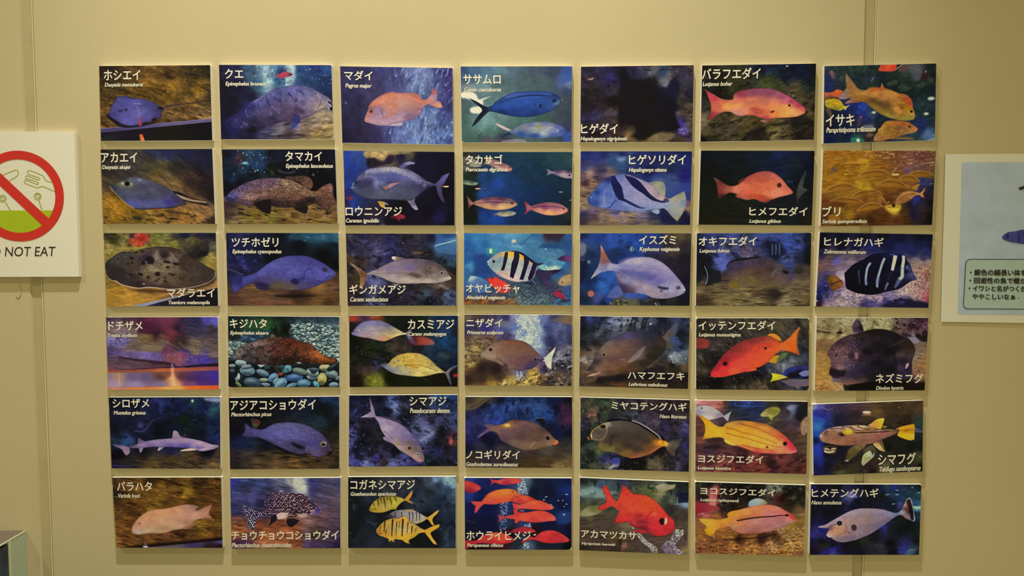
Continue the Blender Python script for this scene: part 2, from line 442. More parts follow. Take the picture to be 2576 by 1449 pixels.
@art(2, 1)
def _(c):
    c.bg("80 80 2c2824, 250 70 383028, 450 100 44403c, 600 80 30344c, 750 90 282c54, 950 80 20203c, 1180 80 141424, 150 280 3c3430, 350 230 3c3834, 550 200 545038, 700 240 5c5430, 850 200 34302c, 1100 250 241c1c, 80 400 504434, 100 600 946c24, 200 720 9a7020, 300 600 8c661f, 700 350 6a543c, 850 420 80643c, 650 300 6c562e, 1000 350 3c2c28, 1150 400 281c20, 1000 500 74563a, 1100 620 8a6840, 1200 700 947046, 1230 520 1c1418, 100 800 745824, 400 760 806424, 600 790 8a6a2c, 700 720 80602c, 900 760 966c34, 1050 780 9a7238, 1240 780 3c2c20")
    c.tex(.3, 120, 40, 30); c.tex(.2, 30, 14, 20)
    c.poly("330,120! 500,110! 1240,470! 1250,640! 1100,560 850,330 600,200", '28201f', 22, .55)
    c.poly("480,45! 1222,40! 1240,330! 1000,200 700,90", '24264c', 30, .5)
    c.blot('2c2418', .3, 80, 25, 10, c.mk("80,700! 1240,700! 1250,830! 80,830!", 15), .8)
    c.el(440, 765, 60, 22, 10, '24241c', .8, 8); c.el(820, 700, 110, 14, 8, '30221c', .7, 8); c.el(570, 780, 50, 12, 0, '302818', .7, 6)
    c.poly("800,470! 900,500 1000,550 1150,590 1200,640! 1100,620 950,590 850,560", '181018', 6, .9)
    c.line("830,520 920,552 1000,575 1100,590 1165,600", 30, '9c8268', 1, 3, w2=16); c.line("840,512 920,540 1000,562", 6, 'c0a888', .7, 3)
    c.line("1160,600 1190,640 1215,660", 12, '5c4c44', .7, 4)
    b = c.poly("145,425! 170,410 230,395 300,350 400,330 500,345 600,380 700,425 790,470 850,520 940,590 950,620! 860,640 740,655 600,662 480,668 410,655 340,620 270,560 200,490",
               "180 440 3c4454, 260 400 6c6a54, 330 400 5c5c5c, 450 370 5c6078, 550 430 4c4c60, 700 470 48485c, 300 500 50546c, 500 550 505068, 400 620 54589c, 500 640 5c5c98, 650 620 54548c, 780 600 48408c, 850 570 443c5c, 920 610 50404c, 600 480 545464", 3, t=(.12, 70, 40, 25), sh=.18)
    c.line("148,425 200,490 270,560 340,622 405,658", 7, 'b8a07c', .8, 3); c.line("410,660 480,670 600,664 740,657 850,645", 8, '1c1424', .8, 3)
    c.el(520, 585, 40, 22, 30, '4844a0', .5, 14, b); c.el(800, 590, 50, 26, 0, '40388c', .6, 14, b)
    c.el(330, 405, 70, 26, 10, '8c8464', .8, 10, b); c.el(330, 402, 26, 24, 0, '0c0a10', 1, 5); c.el(285, 395, 14, 16, 0, 'b8b090', .8, 5); c.el(375, 405, 10, 16, 0, 'a8a080', .7, 5)
    c.el(290, 345, 55, 36, 0, '403a38', .9, 12); c.el(460, 362, 24, 12, 0, '8c94ac', .8, 6)
    c.line("620,672 680,668", 8, 'b03018', .7, 4)


@art(2, 2)
def _(c):
    c.bg("1340 80 14141c, 1420 90 101c38, 1500 150 3c2c34, 1600 80 28445c, 1720 100 1e3858, 1850 100 101828, 2000 100 12182c, 2200 100 101020, 2450 80 141428, 1400 250 10243c, 1560 220 18385c, 1700 200 1c3c64, 1450 350 102440, 1650 300 0c1820, 1850 260 101814, 2000 250 10141c, 2300 250 0c0c14, 2480 250 14141c, 1370 450 0c0c18, 1500 400 081018, 2400 350 080810, 2300 420 0c0810, 2500 500 100c14, 1360 620 3c2c34, 1400 740 504038, 1600 680 6c5434, 1650 740 7c6c24, 1850 740 7c7030, 2000 720 8a6c3c, 2200 720 84683c, 2400 730 8a6a40, 2500 700 6c5434, 1450 800 7a6844, 1700 800 74582c, 2000 800 6c5424, 2300 800 80622c, 2500 810 6c5428")
    c.tex(.35, 60, 40, 0, c.mk("1322,45! 2505,45! 2505,450! 1322,450!", 20)); c.blot('2c6488', .38, 60, 50, 0, c.mk("1500,50! 1800,50! 1760,330! 1400,330!", 25), .7)
    c.dots(45, c.mk("1480,50! 1850,50! 1800,300! 1500,280!"), 7, 6, '6ca8b0 3c6c8c 8cb8b8 204c70', a=.8, soft=3)
    c.dots(30, c.mk("1800,60! 2500,60! 2500,300! 1800,280!"), 6, 5, '3c4c60 242c44 544c5c', a=.7, soft=4)
    c.el(1565, 188, 34, 14, 0, '6cc8b8', .9, 5); c.line("1500,60 1520,200 1500,260", 36, '44303c', .6, 10)
    c.line("1910,260 1960,285 2040,290 2090,270", 14, '5c5460', .7, 5); c.el(2280, 310, 12, 14, 0, '80706c', .8, 4); c.el(1850, 290, 30, 14, 60, '4c5424', .7, 8)
    f = c.mk("1350,600! 2530,600! 2530,825! 1350,825!", 15)
    c.tex(.3, 80, 18, 5, f); c.blot('2c2018', .3, 90, 18, 8, f, .8); c.blot('a09034', .5, 70, 25, 0, f, .6)
    c.line("1500,780 1700,790 1800,800", 10, 'a89468', .7, 4); c.line("2200,760 2400,775 2520,770", 9, 'a8905c', .6, 4)
    c.poly("1340,530! 1420,575! 1340,600!", '5c4464', 6, .8)
    c.poly("2000,330 2080,325 2150,320 2220,330 2265,370 2275,420 2250,460 2200,440 2120,380 2000,360", "2100 350 4c3830, 2230 400 6c4c3c", 4, t=(.25, 18, 18, 0))
    b = c.poly("1380,520! 1420,480 1500,430 1600,385 1700,355 1800,345 1920,345 2020,360 2120,395 2200,435 2260,475 2310,480! 2360,440 2420,408 2465,400 2485,440 2490,520 2520,600! 2460,650 2430,695! 2370,665 2300,610 2200,640 2100,650 1950,655 1850,640 1750,640 1600,640 1510,610 1470,600 1400,585 1375,560",
               "1400 520 4c4894, 1410 560 30305c, 1460 500 6c6090, 1550 430 644c6c, 1700 400 6a5460, 1850 380 6c5464, 2000 400 8c745c, 2100 440 7c6450, 2230 500 84644c, 2350 480 845c44, 2440 440 80584c, 2450 560 6c4838, 2470 620 5c4438, 2400 660 5c4034, 1550 520 7c6470, 1620 540 a07c6c, 1750 500 7c5c54, 1900 500 785848, 2100 540 745040, 1560 600 5c4454, 1700 610 4c3430, 1850 610 302424, 2050 630 3c2c28, 2150 620 281c1c, 2250 580 241c20, 2300 620 443028", 3, t=(.25, 26, 18, 10), sh=.2)
    c.tex(.3, 12, 10, 0, b); c.blot('50382c', .3, 90, 24, 10, b, .45); c.blot('b09884', .5, 40, 24, 0, b * c.mk("1500,480! 2300,400! 2300,560! 1600,560!", 20), .5)
    c.poly("1650,600! 1700,590 1760,575 1830,570 1840,640 1830,720! 1790,715 1740,690 1690,650", '1c1418', 5); c.poly("2070,650! 2150,640 2220,640 2215,700 2190,720! 2140,700 2100,680", '201818', 5)
    c.line("1390,520 1420,545 1460,555", 5, '9890c8', .7, 3); c.eye(1500, 480, 10, '6a5870', '181018', False)


@art(3, 1)
def _(c):
    c.bg("80 90 3c3824, 150 150 44401f, 260 100 6c6438, 360 100 503430, 420 120 8c3c28, 500 100 6c4834, 600 110 6c6c34, 700 120 706c3c, 800 90 3c3830, 900 80 1c1c34, 1050 90 282438, 1180 80 201c24, 100 220 8a7a40, 250 240 8c7c40, 400 220 8a7c34, 600 180 80783c, 780 190 746c34, 900 170 5c5034, 1000 150 4c4430, 1100 200 34302c, 1180 220 54503c, 1000 280 201c1c, 1150 330 a08c48, 1200 400 987c3c, 80 600 80682c, 100 700 a07c2c, 200 680 a87e30, 300 720 b08434, 450 690 ac8238, 600 680 a07434, 750 680 80603c, 1200 560 80643c, 1220 600 a0784c, 200 790 a07a34, 80 800 9a7430")
    c.tex(.3, 40, 26, 0, c.mk("47,60! 1240,60! 1240,320! 50,300!", 10)); c.tex(.2, 60, 20, 0)
    c.blot('282818', .3, 50, 40, 0, c.mk("50,60! 850,60! 800,200! 50,210!", 12), .7); c.blot('a0983c', .45, 50, 30, 0, c.mk("500,60! 850,60! 850,220! 100,220!", 12), .6)
    c.poly("360,85! 420,68 500,85 520,130 470,170 460,200 400,215 350,190 310,150 330,110", "380 90 c05040, 450 120 a02c18, 380 170 b05030, 500 120 984030", 4, t=(.3, 30, 25, 0)); c.el(340, 100, 26, 26, 0, '343038', .8, 6)
    c.poly("860,200 900,130 980,108 1080,150 1140,190 1130,300 1000,320 900,260", "950 150 5c5434, 1050 230 34302c, 1100 280 1c181c", 8, t=(.25, 30, 30, 0)); c.el(1080, 90, 60, 26, 0, '20203c', .7, 12); c.el(880, 90, 60, 20, 0, '181c44', .8, 12)
    c.poly("300,835! 1240,640! 1240,850! 380,850!", "400 820 8c8c9c, 700 740 9090a0, 900 690 a09c9c", 3, smooth=False)
    c.poly("470,835! 800,745! 960,700! 1240,640! 1245,850! 440,850!", "500 830 2c2858, 700 790 281e30, 1100 760 1a141c", 3, smooth=False)
    c.poly("50,700! 70,700! 300,805! 200,835! 60,835!", 'a07a30', 8, .5); c.line("180,835 400,790 760,690", 14, 'c09040', .7, 5)
    c.poly("100,560 200,610 350,650 500,650 700,665 900,650 1100,600 1215,520 1180,600 1000,660 700,690 400,680", '3c2820', 8, .7)
    b = c.poly("65,400 90,350 140,320 190,280 250,262 310,262 370,262 430,238 520,218 620,208 740,215 830,240 900,285 1000,340 1100,400 1180,445! 1210,470 1205,520 1170,560 1080,600 960,630 850,645 740,650 640,640 560,632 480,632 420,640 330,625 240,605 180,565 130,560 95,530 72,470",
               "90 420 342c28, 150 340 44403c, 250 290 44403c, 420 260 544838, 600 230 4c4038, 780 240 48382c, 200 480 302828, 350 420 4c4034, 500 330 34283c, 600 330 746454, 680 300 302428, 760 330 786858, 900 360 403028, 1000 450 483c34, 1150 480 3c342c, 560 450 847458, 700 430 7c6c54, 500 500 6c5c44, 350 540 3c3030, 600 560 74604c, 750 540 64543f, 900 540 4c3c30, 1050 560 443830, 700 620 4c3830, 400 600 342828, 560 620 443434", 3, t=(.15, 45, 30, 0), sh=.2)
    c.line("95,535 130,563 175,568! 200,590 260,612 330,632 420,645! 480,636 560,635 640,645 740,655 850,650", 8, 'b8a8a8', .8, 3); c.line("850,652 960,636 1080,606 1170,566 1205,522 1208,475", 6, 'b8a8b0', .7, 3)
    c.tex(.15, 14, 10, 0, b)
    for x, y, rx, ry in [(610, 495, 30, 24), (715, 425, 20, 13), (510, 530, 18, 14), (430, 500, 30, 14), (710, 370, 40, 13), (800, 390, 34, 14), (530, 350, 50, 40), (450, 260, 18, 8), (385, 270, 18, 7), (330, 500, 15, 12), (760, 500, 40, 9), (595, 565, 15, 8), (690, 570, 24, 7), (300, 390, 12, 14), (345, 380, 12, 12), (460, 380, 26, 22), (620, 550, 10, 6), (880, 540, 12, 6), (850, 540, 8, 6), (340, 330, 26, 12)]:
        c.el(x, y, rx, ry, 10, '1c1418', .85, 4, b)
    c.dots(50, b * c.mk("300,300! 900,300! 900,580! 300,580!"), 6, 4, '241818 30241c', a=.8); c.el(600, 300, 24, 60, 5, 'a09078', .5, 12, b); c.el(490, 370, 9, 9, 0, 'a89888', .7, 3); c.el(465, 600, 14, 8, 0, 'c0a090', .8, 3)
    c.line("780,300 840,380 880,430 940,470", 20, '2c2020', .6, 10, b); c.line("740,270 790,330 830,370", 16, '9c8a74', .6, 7, b)


@art(3, 2)
def _(c):
    c.bg("1340 90 20244c, 1500 90 242c5c, 1700 90 14183c, 1900 90 0c1020, 2000 90 14283c, 2200 100 184054, 2350 90 1c4860, 2480 120 1c5068, 2450 200 0c1c28, 2100 200 080c18, 1500 220 1c2050, 1350 350 2c2c6c, 1500 380 242868, 1650 330 141c38, 1350 480 1c1c3c, 1800 300 080c14, 2350 300 060810, 2480 400 080810, 1500 470 1c1c3c, 1350 650 4c3830, 1500 650 6c5038, 1600 600 745838, 1400 780 54362c, 1700 720 6c4c34, 1900 720 5c4434, 2050 740 3c2820, 2300 650 7c5c34, 2450 620 6c4c34, 2490 540 503824, 2300 750 684a2c, 2480 740 5c4028, 1700 800 744c34, 2000 800 6c4830, 2400 810 44301c")
    c.blot('101430', .1, 80, 60, 0, c.mk("1325,60! 1750,60! 1700,480! 1325,470!", 20), .6); c.blot('44489c', .4, 60, 50, 0, c.mk("1325,250! 1750,250! 1600,480! 1325,470!", 20), .6)
    f = c.mk("1343,520! 2512,600! 2512,825! 1343,828!", 15); c.tex(.25, 120, 20, 0, f); c.blot('302018', .4, 150, 20, 3, f, .6)
    c.el(2050, 725, 230, 18, 0, '18100c', .85, 10); c.line("1400,760 1700,770 2000,790", 16, '8a6448', .5, 8)
    for x, y, w in [(2340, 90, 16), (2180, 112, 12), (2145, 145, 10), (2490, 105, 14)]: c.el(x, y, w, 4, -10, 'a8c8c8', .8, 3)
    c.poly("2000,70! 2500,70! 2500,160! 2200,155! 1980,130!", '2c6c84', 14, .5, t=(.4, 60, 12, 0))
    c.poly("1340,430! 1420,470 1500,500! 1510,560 1500,620! 1460,660 1410,700! 1390,650 1370,560", "1360 480 20244c, 1440 560 2c3070, 1420 660 4440a0", 3, sh=.1)
    c.poly("1570,490 1600,440 1680,400 1760,380! 1700,420 1640,480 1590,500!", '20204c', 4, .9); c.line("1340,440 1420,470 1510,505", 10, '5c5088', .8, 4)
    b = c.poly("1490,520! 1560,510 1640,480 1720,420 1800,365 1880,330 1960,310 2060,302 2160,308 2250,335 2330,375 2400,420 2460,465! 2478,490 2450,530 2390,565 2310,605 2220,640 2120,660 1990,668 1880,660 1780,655 1700,640 1640,600 1570,600 1520,625 1460,670! 1490,580",
               "1500 560 4844a4, 1600 530 4c4ca4, 1700 480 5454ac, 1800 420 5a5ab0, 1950 350 5450a0, 2100 330 484494, 2250 370 484494, 2380 430 4c4898, 2450 490 5a58a8, 2300 480 5c58b4, 2350 540 5450ac, 2200 480 504ca4, 2050 480 5c58b0, 1900 500 504c9c, 1750 560 4c447c, 1650 570 40386c, 1850 620 60503c, 2000 630 60504c, 2150 620 504478, 2300 590 443c84, 1700 620 3c3050, 2100 540 48449c", 3, t=(.08, 40, 24, 0), sh=.25)
    c.tex(.1, 10, 8, 0, b)
    c.el(2050, 575, 45, 32, 10, '241e54', .95, 6); c.line("2150,545 2140,500 2180,450 2230,435", 10, '302c74', .8, 5, b); c.el(2110, 550, 40, 14, -20, '34307c', .8, 6)
    c.poly("1620,590! 1680,580 1760,600 1770,660! 1720,668 1660,650 1635,625", '2c2450', 5, .9)
    c.el(2355, 450, 28, 22, 10, '2c2448', .9, 5); c.el(2352, 450, 15, 13, 0, '4c3c3c', .8, 3); c.line("2370,540 2410,520 2450,520", 8, '241e54', .8, 3); c.line("2260,545 2310,550 2330,535", 4, '8c88d0', .5, 2)


@art(4, 1)
def _(c):
    c.bg("100 100 4c3848, 300 90 50383c, 450 150 502038, 600 120 64303c, 750 120 6c3044, 850 100 30283c, 1000 100 2c2450, 1120 90 5048a8, 1220 120 5c54c0, 1000 170 34304c, 1180 200 3c3434, 100 220 74605c, 200 230 806c68, 350 230 6c5c54, 480 290 74603c, 600 280 5c3c30, 760 240 703034, 850 240 3c2838, 1000 250 3c3448, 120 320 7468a8, 260 320 7468a0, 350 370 70604c, 100 440 504060, 500 370 746050, 650 370 6c5c50, 850 340 3c2c28, 1000 330 6c5c4c, 1200 380 5c4c44, 1000 420 70604c, 1200 460 74605c, 250 540 604850, 100 560 604854, 400 560 604850, 900 480 40307c, 1100 510 4c40a0, 1200 540 40342c, 600 560 4c3440, 1200 580 2c2028, 100 620 84504c, 600 600 6c4048")
    c.tex(.2, 90, 20, 8); c.tex(.12, 20, 10, 0)
    c.line("100,380 200,410 330,400 380,380", 16, '4c3850', .6, 8)
    c.poly("400,240! 430,180 520,120 640,72! 860,72! 840,150 860,300! 800,260 720,270 640,240 590,310! 560,260 480,250", "500 200 481c34, 700 110 6c3448, 760 230 783840, 620 270 301828, 830 200 281830", 8, .85)
    c.line("200,490 400,520 600,545 800,570 950,590", 26, '241420', .8, 9)
    c.poly("100,420 180,425 260,440 380,430 500,430 620,440 680,400 700,340! 740,370 800,420 900,440 1050,480 1250,520! 1250,560 1050,570 900,590 820,590 760,550 600,530 400,510 250,490 160,465", "150 440 604884, 300 470 6c5484, 500 470 7860a0, 700 400 64384c, 750 500 804c54, 850 520 844c54, 950 530 583c84, 1100 540 4c38a0, 1230 530 4c3c70, 600 500 6c5490", 6, t=(.15, 40, 30, 0))
    c.poly("410,430! 390,385 420,400 500,420! ", '5c5068', 5, .8); c.poly("420,430 440,390 560,370 660,370 650,420 560,432", '80704c', 8, .7)
    c.blot('9080b4', .35, 40, 50, 0, c.mk("200,430! 700,430! 900,470! 1100,520! 700,540!", 10), .5); c.blot('a05848', .4, 40, 30, 0, c.mk("680,450! 920,450! 900,570! 700,540!", 12), .6)
    c.line("700,330 760,360 860,420", 8, '9a8878', .5, 4); c.line("830,340 1000,440 1250,480", 18, '907c64', .4, 8)
    c.line("95,640 400,618 700,598 900,590 1250,560", 12, '3c1c24', .7, 5); c.line("900,600 1060,580 1250,575", 26, '1c1420', .8, 7)
    c.poly("80,635! 650,612! 1250,590! 1250,640! 650,645! 80,662!", "100 645 985848, 400 635 90503c, 700 625 b46038, 1000 615 985040, 1240 610 8c4848", 3, smooth=False)
    c.poly("80,660! 650,645! 1250,628! 1250,790! 600,800! 80,810!", "100 700 8c7480, 200 700 a0806c, 350 700 746080, 500 710 685474, 650 700 5c3c34, 700 680 80503c, 770 720 e0a068, 850 700 5c343c, 950 720 54305c, 1050 720 48287c, 1230 700 44289c, 150 780 a08898, 400 780 90809c, 650 780 807090, 780 780 e09868, 950 780 804c6c, 1200 780 50287c", 3, smooth=False)
    c.line("765,600 768,700 790,830", 34, 'f0b880', .6, 8); c.line("205,660 210,820", 24, 'c09870', .6, 8); c.line("760,560 765,600", 16, 'b898b8', .7, 5)
    c.poly("80,808! 600,800! 1250,785! 1250,850! 80,850!", "100 830 c07c64, 500 825 d07c48, 780 815 f0a050, 1000 815 d86828, 1240 810 c05c28", 3, smooth=False)
    c.line("85,660 650,645 1240,627", 4, 'b47850', .6, 2)
    c.dots(25, c.mk("80,280! 320,300! 320,360! 90,400!"), 16, 9, '8c80c0 5c4c84 44345c', a=.5, soft=4)


@art(4, 2)
def _(c):
    c.bg("1360 80 142420, 1500 70 182c20, 1700 80 1c3424, 1900 90 16201c, 2000 100 1c2c30, 2150 90 2c3c44, 2300 100 243840, 2450 90 2c404c, 1400 200 18241c, 1600 170 284428, 1780 170 2c5830, 1850 160 1c3820, 1950 200 0c100c, 2100 180 546c70, 2300 180 64807c, 2450 200 6c8888, 1400 280 1c2828, 1600 280 24405c, 1750 270 203848, 1400 380 809890, 1550 370 283838, 2200 300 7c9490, 2400 340 86a098, 2470 450 80988c, 2350 400 54706c, 1370 480 3c4c4c, 1400 600 0c1418, 1500 600 3c5460, 1700 620 14181c, 2000 600 2c3c38, 2200 600 38484c, 2450 600 28383c, 1400 750 0c1014, 1600 760 2c485c, 1800 720 243c48, 2000 760 14242c, 2200 700 28384c, 2350 700 9c8c4c, 2450 700 34444c, 2450 790 102028, 2100 790 3c6880")
    c.tex(.3, 30, 20, 0)
    c.poly("1500,110! 1650,90 1800,110 1850,150 1780,200 1650,200 1500,150", '2c5430', 14, .6, t=(.4, 120, 10, -5))
    hi = c.mk("2000,150! 2150,130! 2508,180! 2508,560! 2330,480! 2200,380! 2050,290! 1980,230!", 6)
    c.put(hi, '0c1c20', .5)
    c.dots(520, hi, 15, 10, '8ca8a0 a8bcb0 6c8c8c 4c6c74 b8c4b4 94a898 3c5c64', a=1, shade=.5)
    md = c.mk("1345,320! 1560,340! 1500,400! 1390,480! 1345,540!", 6); c.dots(70, md, 22, 13, '94a89c b0b8a8 6c8480 3c545c', shade=.5)
    c.dots(12, c.mk("1480,270! 1720,270! 1650,320! 1480,320!", 4), 30, 20, '3c6488 284c6c 405c70', shade=.5)
    c.blot('0c1010', .1, 60, 50, 0, c.mk("1840,120! 2010,150! 2010,260! 1860,290! 1760,220!", 12), .8)
    lo = c.mk("1350,520! 1650,560! 2000,580! 2300,560! 2508,560! 2508,805! 1350,805!", 4)
    c.put(lo, '0a1216', .75)
    c.dots(60, lo, 34, 22, '2c4854 1c303c 3c5864 18242c', shade=.5)
    st = [(1550, 635, 82, 52, 5, '5c8088'), (1480, 550, 60, 34, 5, '90a4a0'), (1540, 590, 55, 20, -8, '788c8c'), (1445, 700, 28, 45, 10, 'a8b4a4'), (1710, 655, 70, 34, 20, '5c7c88'), (1820, 705, 60, 42, -35, '5484a0'), (1850, 740, 40, 24, -50, '6c98a8'), (1900, 765, 75, 50, -35, '6094b0'), (2045, 705, 88, 42, -3, '3464a0'), (2140, 765, 72, 44, 0, '4c7c98'), (2235, 690, 65, 40, -5, '7c9498'), (2230, 650, 65, 42, 10, '98a8a8'), (2240, 640, 30, 20, 0, '2c3c40'), (2010, 790, 65, 26, -20, '4c7c90'), (2330, 720, 48, 66, 10, 'a89c54'), (2360, 600, 60, 36, 0, 'a8a068'), (2430, 665, 66, 44, 15, '6c8480'), (2450, 780, 50, 28, -5, '70889c'), (2270, 775, 26, 42, -35, '4898b8'), (1730, 780, 60, 24, 0, '64848c'), (1720, 730, 50, 20, 0, '8ca080'), (1600, 750, 90, 50, 5, '3c5468'), (1395, 650, 50, 60, 0, '101820'), (1455, 775, 40, 18, 40, '708044'), (2100, 640, 80, 34, 15, '6c7c6c'), (1975, 610, 40, 40, 60, '4c9098'), (1390, 580, 36, 18, 0, '80948c'), (1670, 790, 50, 16, 0, '202c38'), (2495, 710, 30, 20, -30, '607c88'), (2250, 620, 60, 18, 0, '3c4c54'), (2450, 590, 80, 26, -30, '14242c')]
    for x, y, rx, ry, an, col in st:
        c.el(x + 3, y + 7, rx * 1.04, ry * 1.04, an, '081014', .8, 5); m = c.el(x, y, rx, ry, an, col, 1, 2.5)
        c.el(x - rx * .1, y - ry * .35, rx * .6, ry * .35, an, 'c8d8d0', .35, 9, m); c.el(x, y + ry * .8, rx, ry * .5, an, '142028', .5, 8, m)
    c.poly("1790,290! 1800,255 1820,250! 1850,280!", '6c5c38', 2)
    b = c.poly("1385,485! 1400,465 1430,420 1500,375 1600,335 1700,305 1800,288 1900,285 2000,295 2100,325 2200,355 2270,405 2340,470 2450,500! 2490,520 2480,550! 2400,565 2330,570 2250,560 2180,570 2080,560 1980,575 1880,570 1780,580 1650,565 1570,545 1500,525 1430,515 1400,500",
               "1400 485 6c6c6c, 1450 450 7c7064, 1550 400 645454, 1650 350 806c64, 1800 320 684c40, 1900 330 542c24, 2000 340 54281c, 2150 380 643420, 2250 440 9c5c34, 2300 470 a86430, 2380 520 6c3c1c, 2460 525 5c3420, 1550 480 3c3838, 1700 440 543c34, 1850 420 603430, 2000 440 502c20, 2150 480 6c3c24, 2250 530 5c341c, 1500 510 504848, 1600 530 3c3434, 1700 540 443434, 1850 540 2c1c18, 2000 540 24180f, 2100 520 30201c, 2200 560 1c1410", 3, t=(.3, 34, 22, 20), sh=.25)
    c.blot('5c7484', .35, 26, 18, 20, b * c.mk("1450,380! 1850,330! 1850,540! 1500,530!", 20), .6); c.blot('1c1412', .3, 36, 40, 70, b, .55); c.dots(90, b, 5, 4, 'b0a8a0 806860 402820', a=.5)
    c.line("2060,360 2160,440 2250,520", 30, '8a4c2c', .5, 14, b); c.line("2280,480 2380,515 2470,530", 18, 'a8602c', .7, 7, b)
    c.poly("1790,560! 1850,590 1900,650! 1920,690! 1880,670 1830,610", '3c2c28', 4); c.el(1900, 668, 26, 14, -20, 'b8482c', .9, 5); c.el(1940, 640, 30, 20, 10, '4c9ca0', .7, 6)
    c.poly("1650,570! 1690,600 1740,572!", 'a0b0a8', 3); c.el(2090, 553, 26, 8, 0, 'a8bcc0', .8, 3); c.el(1470, 440, 10, 8, 0, '201c1c', .8, 3)


@art(5, 1)
def _(c):
    c.bg("80 100 0c1424, 300 120 10182c, 500 100 1c2450, 600 120 242c64, 700 100 182454, 850 90 1c2440, 950 110 14303c, 1100 100 2c3c5c, 1200 100 545c84, 1150 200 1c4c58, 1050 180 141c50, 800 180 141a48, 600 220 181c44, 150 300 181c34, 100 400 101424, 400 380 1c2040, 300 400 161a34, 700 330 0c1424, 850 340 0c1c14, 1000 300 0e1a2c, 1180 350 101c3c, 1180 500 1c2860, 1000 480 0c1420, 600 430 080c18, 100 560 1c2840, 250 540 24406c, 400 500 10182c, 150 680 0c0c1c, 400 650 10101c, 700 640 1c1c4c, 1100 650 100c1c, 200 760 2c2420, 400 730 3c3024, 700 720 4c3c20, 900 730 4c3c24, 1200 700 44362c, 150 800 1c1830, 500 790 5c4828, 800 800 54422c, 1150 790 6c5434, 1220 810 6c5434")
    c.tex(.35, 50, 34, 20, c.mk("57,80! 1225,80! 1225,640! 80,640!", 20)); c.blot('2c3c80', .4, 60, 40, 0, c.mk("400,90! 1220,90! 1220,500! 600,400!", 25), .5); c.blot('0c1018', .2, 60, 60, 30, c.mk("57,80! 1225,80! 1225,620! 80,620!", 20), .5)
    f = c.mk("88,740! 400,660! 800,650! 1228,660! 1228,830! 88,822!", 12); c.tex(.3, 60, 16, 5, f); c.blot('1c1410', .35, 90, 20, 10, f, .7)
    c.el(930, 118, 16, 18, 0, '5cc8a0', .95, 6); c.el(930, 118, 7, 8, 0, 'd0e8d8', .9, 3); c.poly("1060,85! 1225,90! 1225,130! 1120,125 1060,110", '8c94b0', 7, .8)
    c.line("330,435 400,440 450,410 500,340 540,310", 12, '6c6ca8', .6, 6, w2=5); c.el(390, 375, 30, 30, 0, '5454a0', .6, 12); c.el(1170, 215, 36, 36, 0, '246470', .7, 14)
    c.el(250, 550, 60, 40, 0, '285084', .6, 20); c.el(160, 690, 90, 40, -10, '060610', .8, 14); c.el(1080, 650, 90, 40, 0, '06060c', .6, 16); c.line("90,790 200,800 300,800", 14, '44387c', .7, 6)
    c.el(770, 400, 70, 30, 0, '0a1430', .8, 12)
    c.poly("90,570! 150,575 220,590 270,605! 275,660 240,692! 215,665 190,625 130,600", "110 575 54506c, 230 620 846c80, 240 670 907480", 3)
    c.poly("360,575! 362,520 378,505 400,525 440,545!", "370 530 5c485c, 400 550 6c5a84", 3); c.poly("370,610! 420,605! 400,650 380,660!", '907c8c', 3)
    c.poly("720,520! 730,440 748,428 780,445 800,480 830,500!", "740 450 a08894, 780 490 907888", 3); c.poly("820,500! 858,460 855,505!", '40344c', 3)
    c.poly("565,640! 580,600! 640,600! 590,635", "570 640 c0acb0, 620 605 8c7894", 2.5)
    b = c.poly("260,600! 340,575 400,555 470,535 560,522 640,515 720,508 800,500 880,508 960,522 1050,545 1120,570 1180,580! 1210,588 1195,608! 1150,625 1080,640 1020,645 960,630 880,610 800,605 720,600 620,600 520,600 420,610 330,615",
               "300 600 6c5878, 400 580 8c7494, 550 550 907898, 700 540 9a80a0, 700 580 6c5c98, 850 530 a08898, 850 590 6454a0, 1000 560 b094a8, 1000 600 8870a0, 1100 590 ac90a0, 1180 595 a08894, 1050 630 a890b0, 500 590 705c88", 2.5, sh=.15)
    c.poly("800,645! 830,628 900,615 960,620 975,632 900,640", 'c4acb4', 2.5); c.line("970,605 1010,612 1060,605", 8, '5c4474', .7, 4, b); c.el(895, 555, 5, 4, 0, '302438', .8, 2); c.line("700,590 800,590 900,600", 14, '5848a0', .5, 6, b)
    c.line("1120,612 1170,608 1205,596", 4, '54405c', .6, 2)


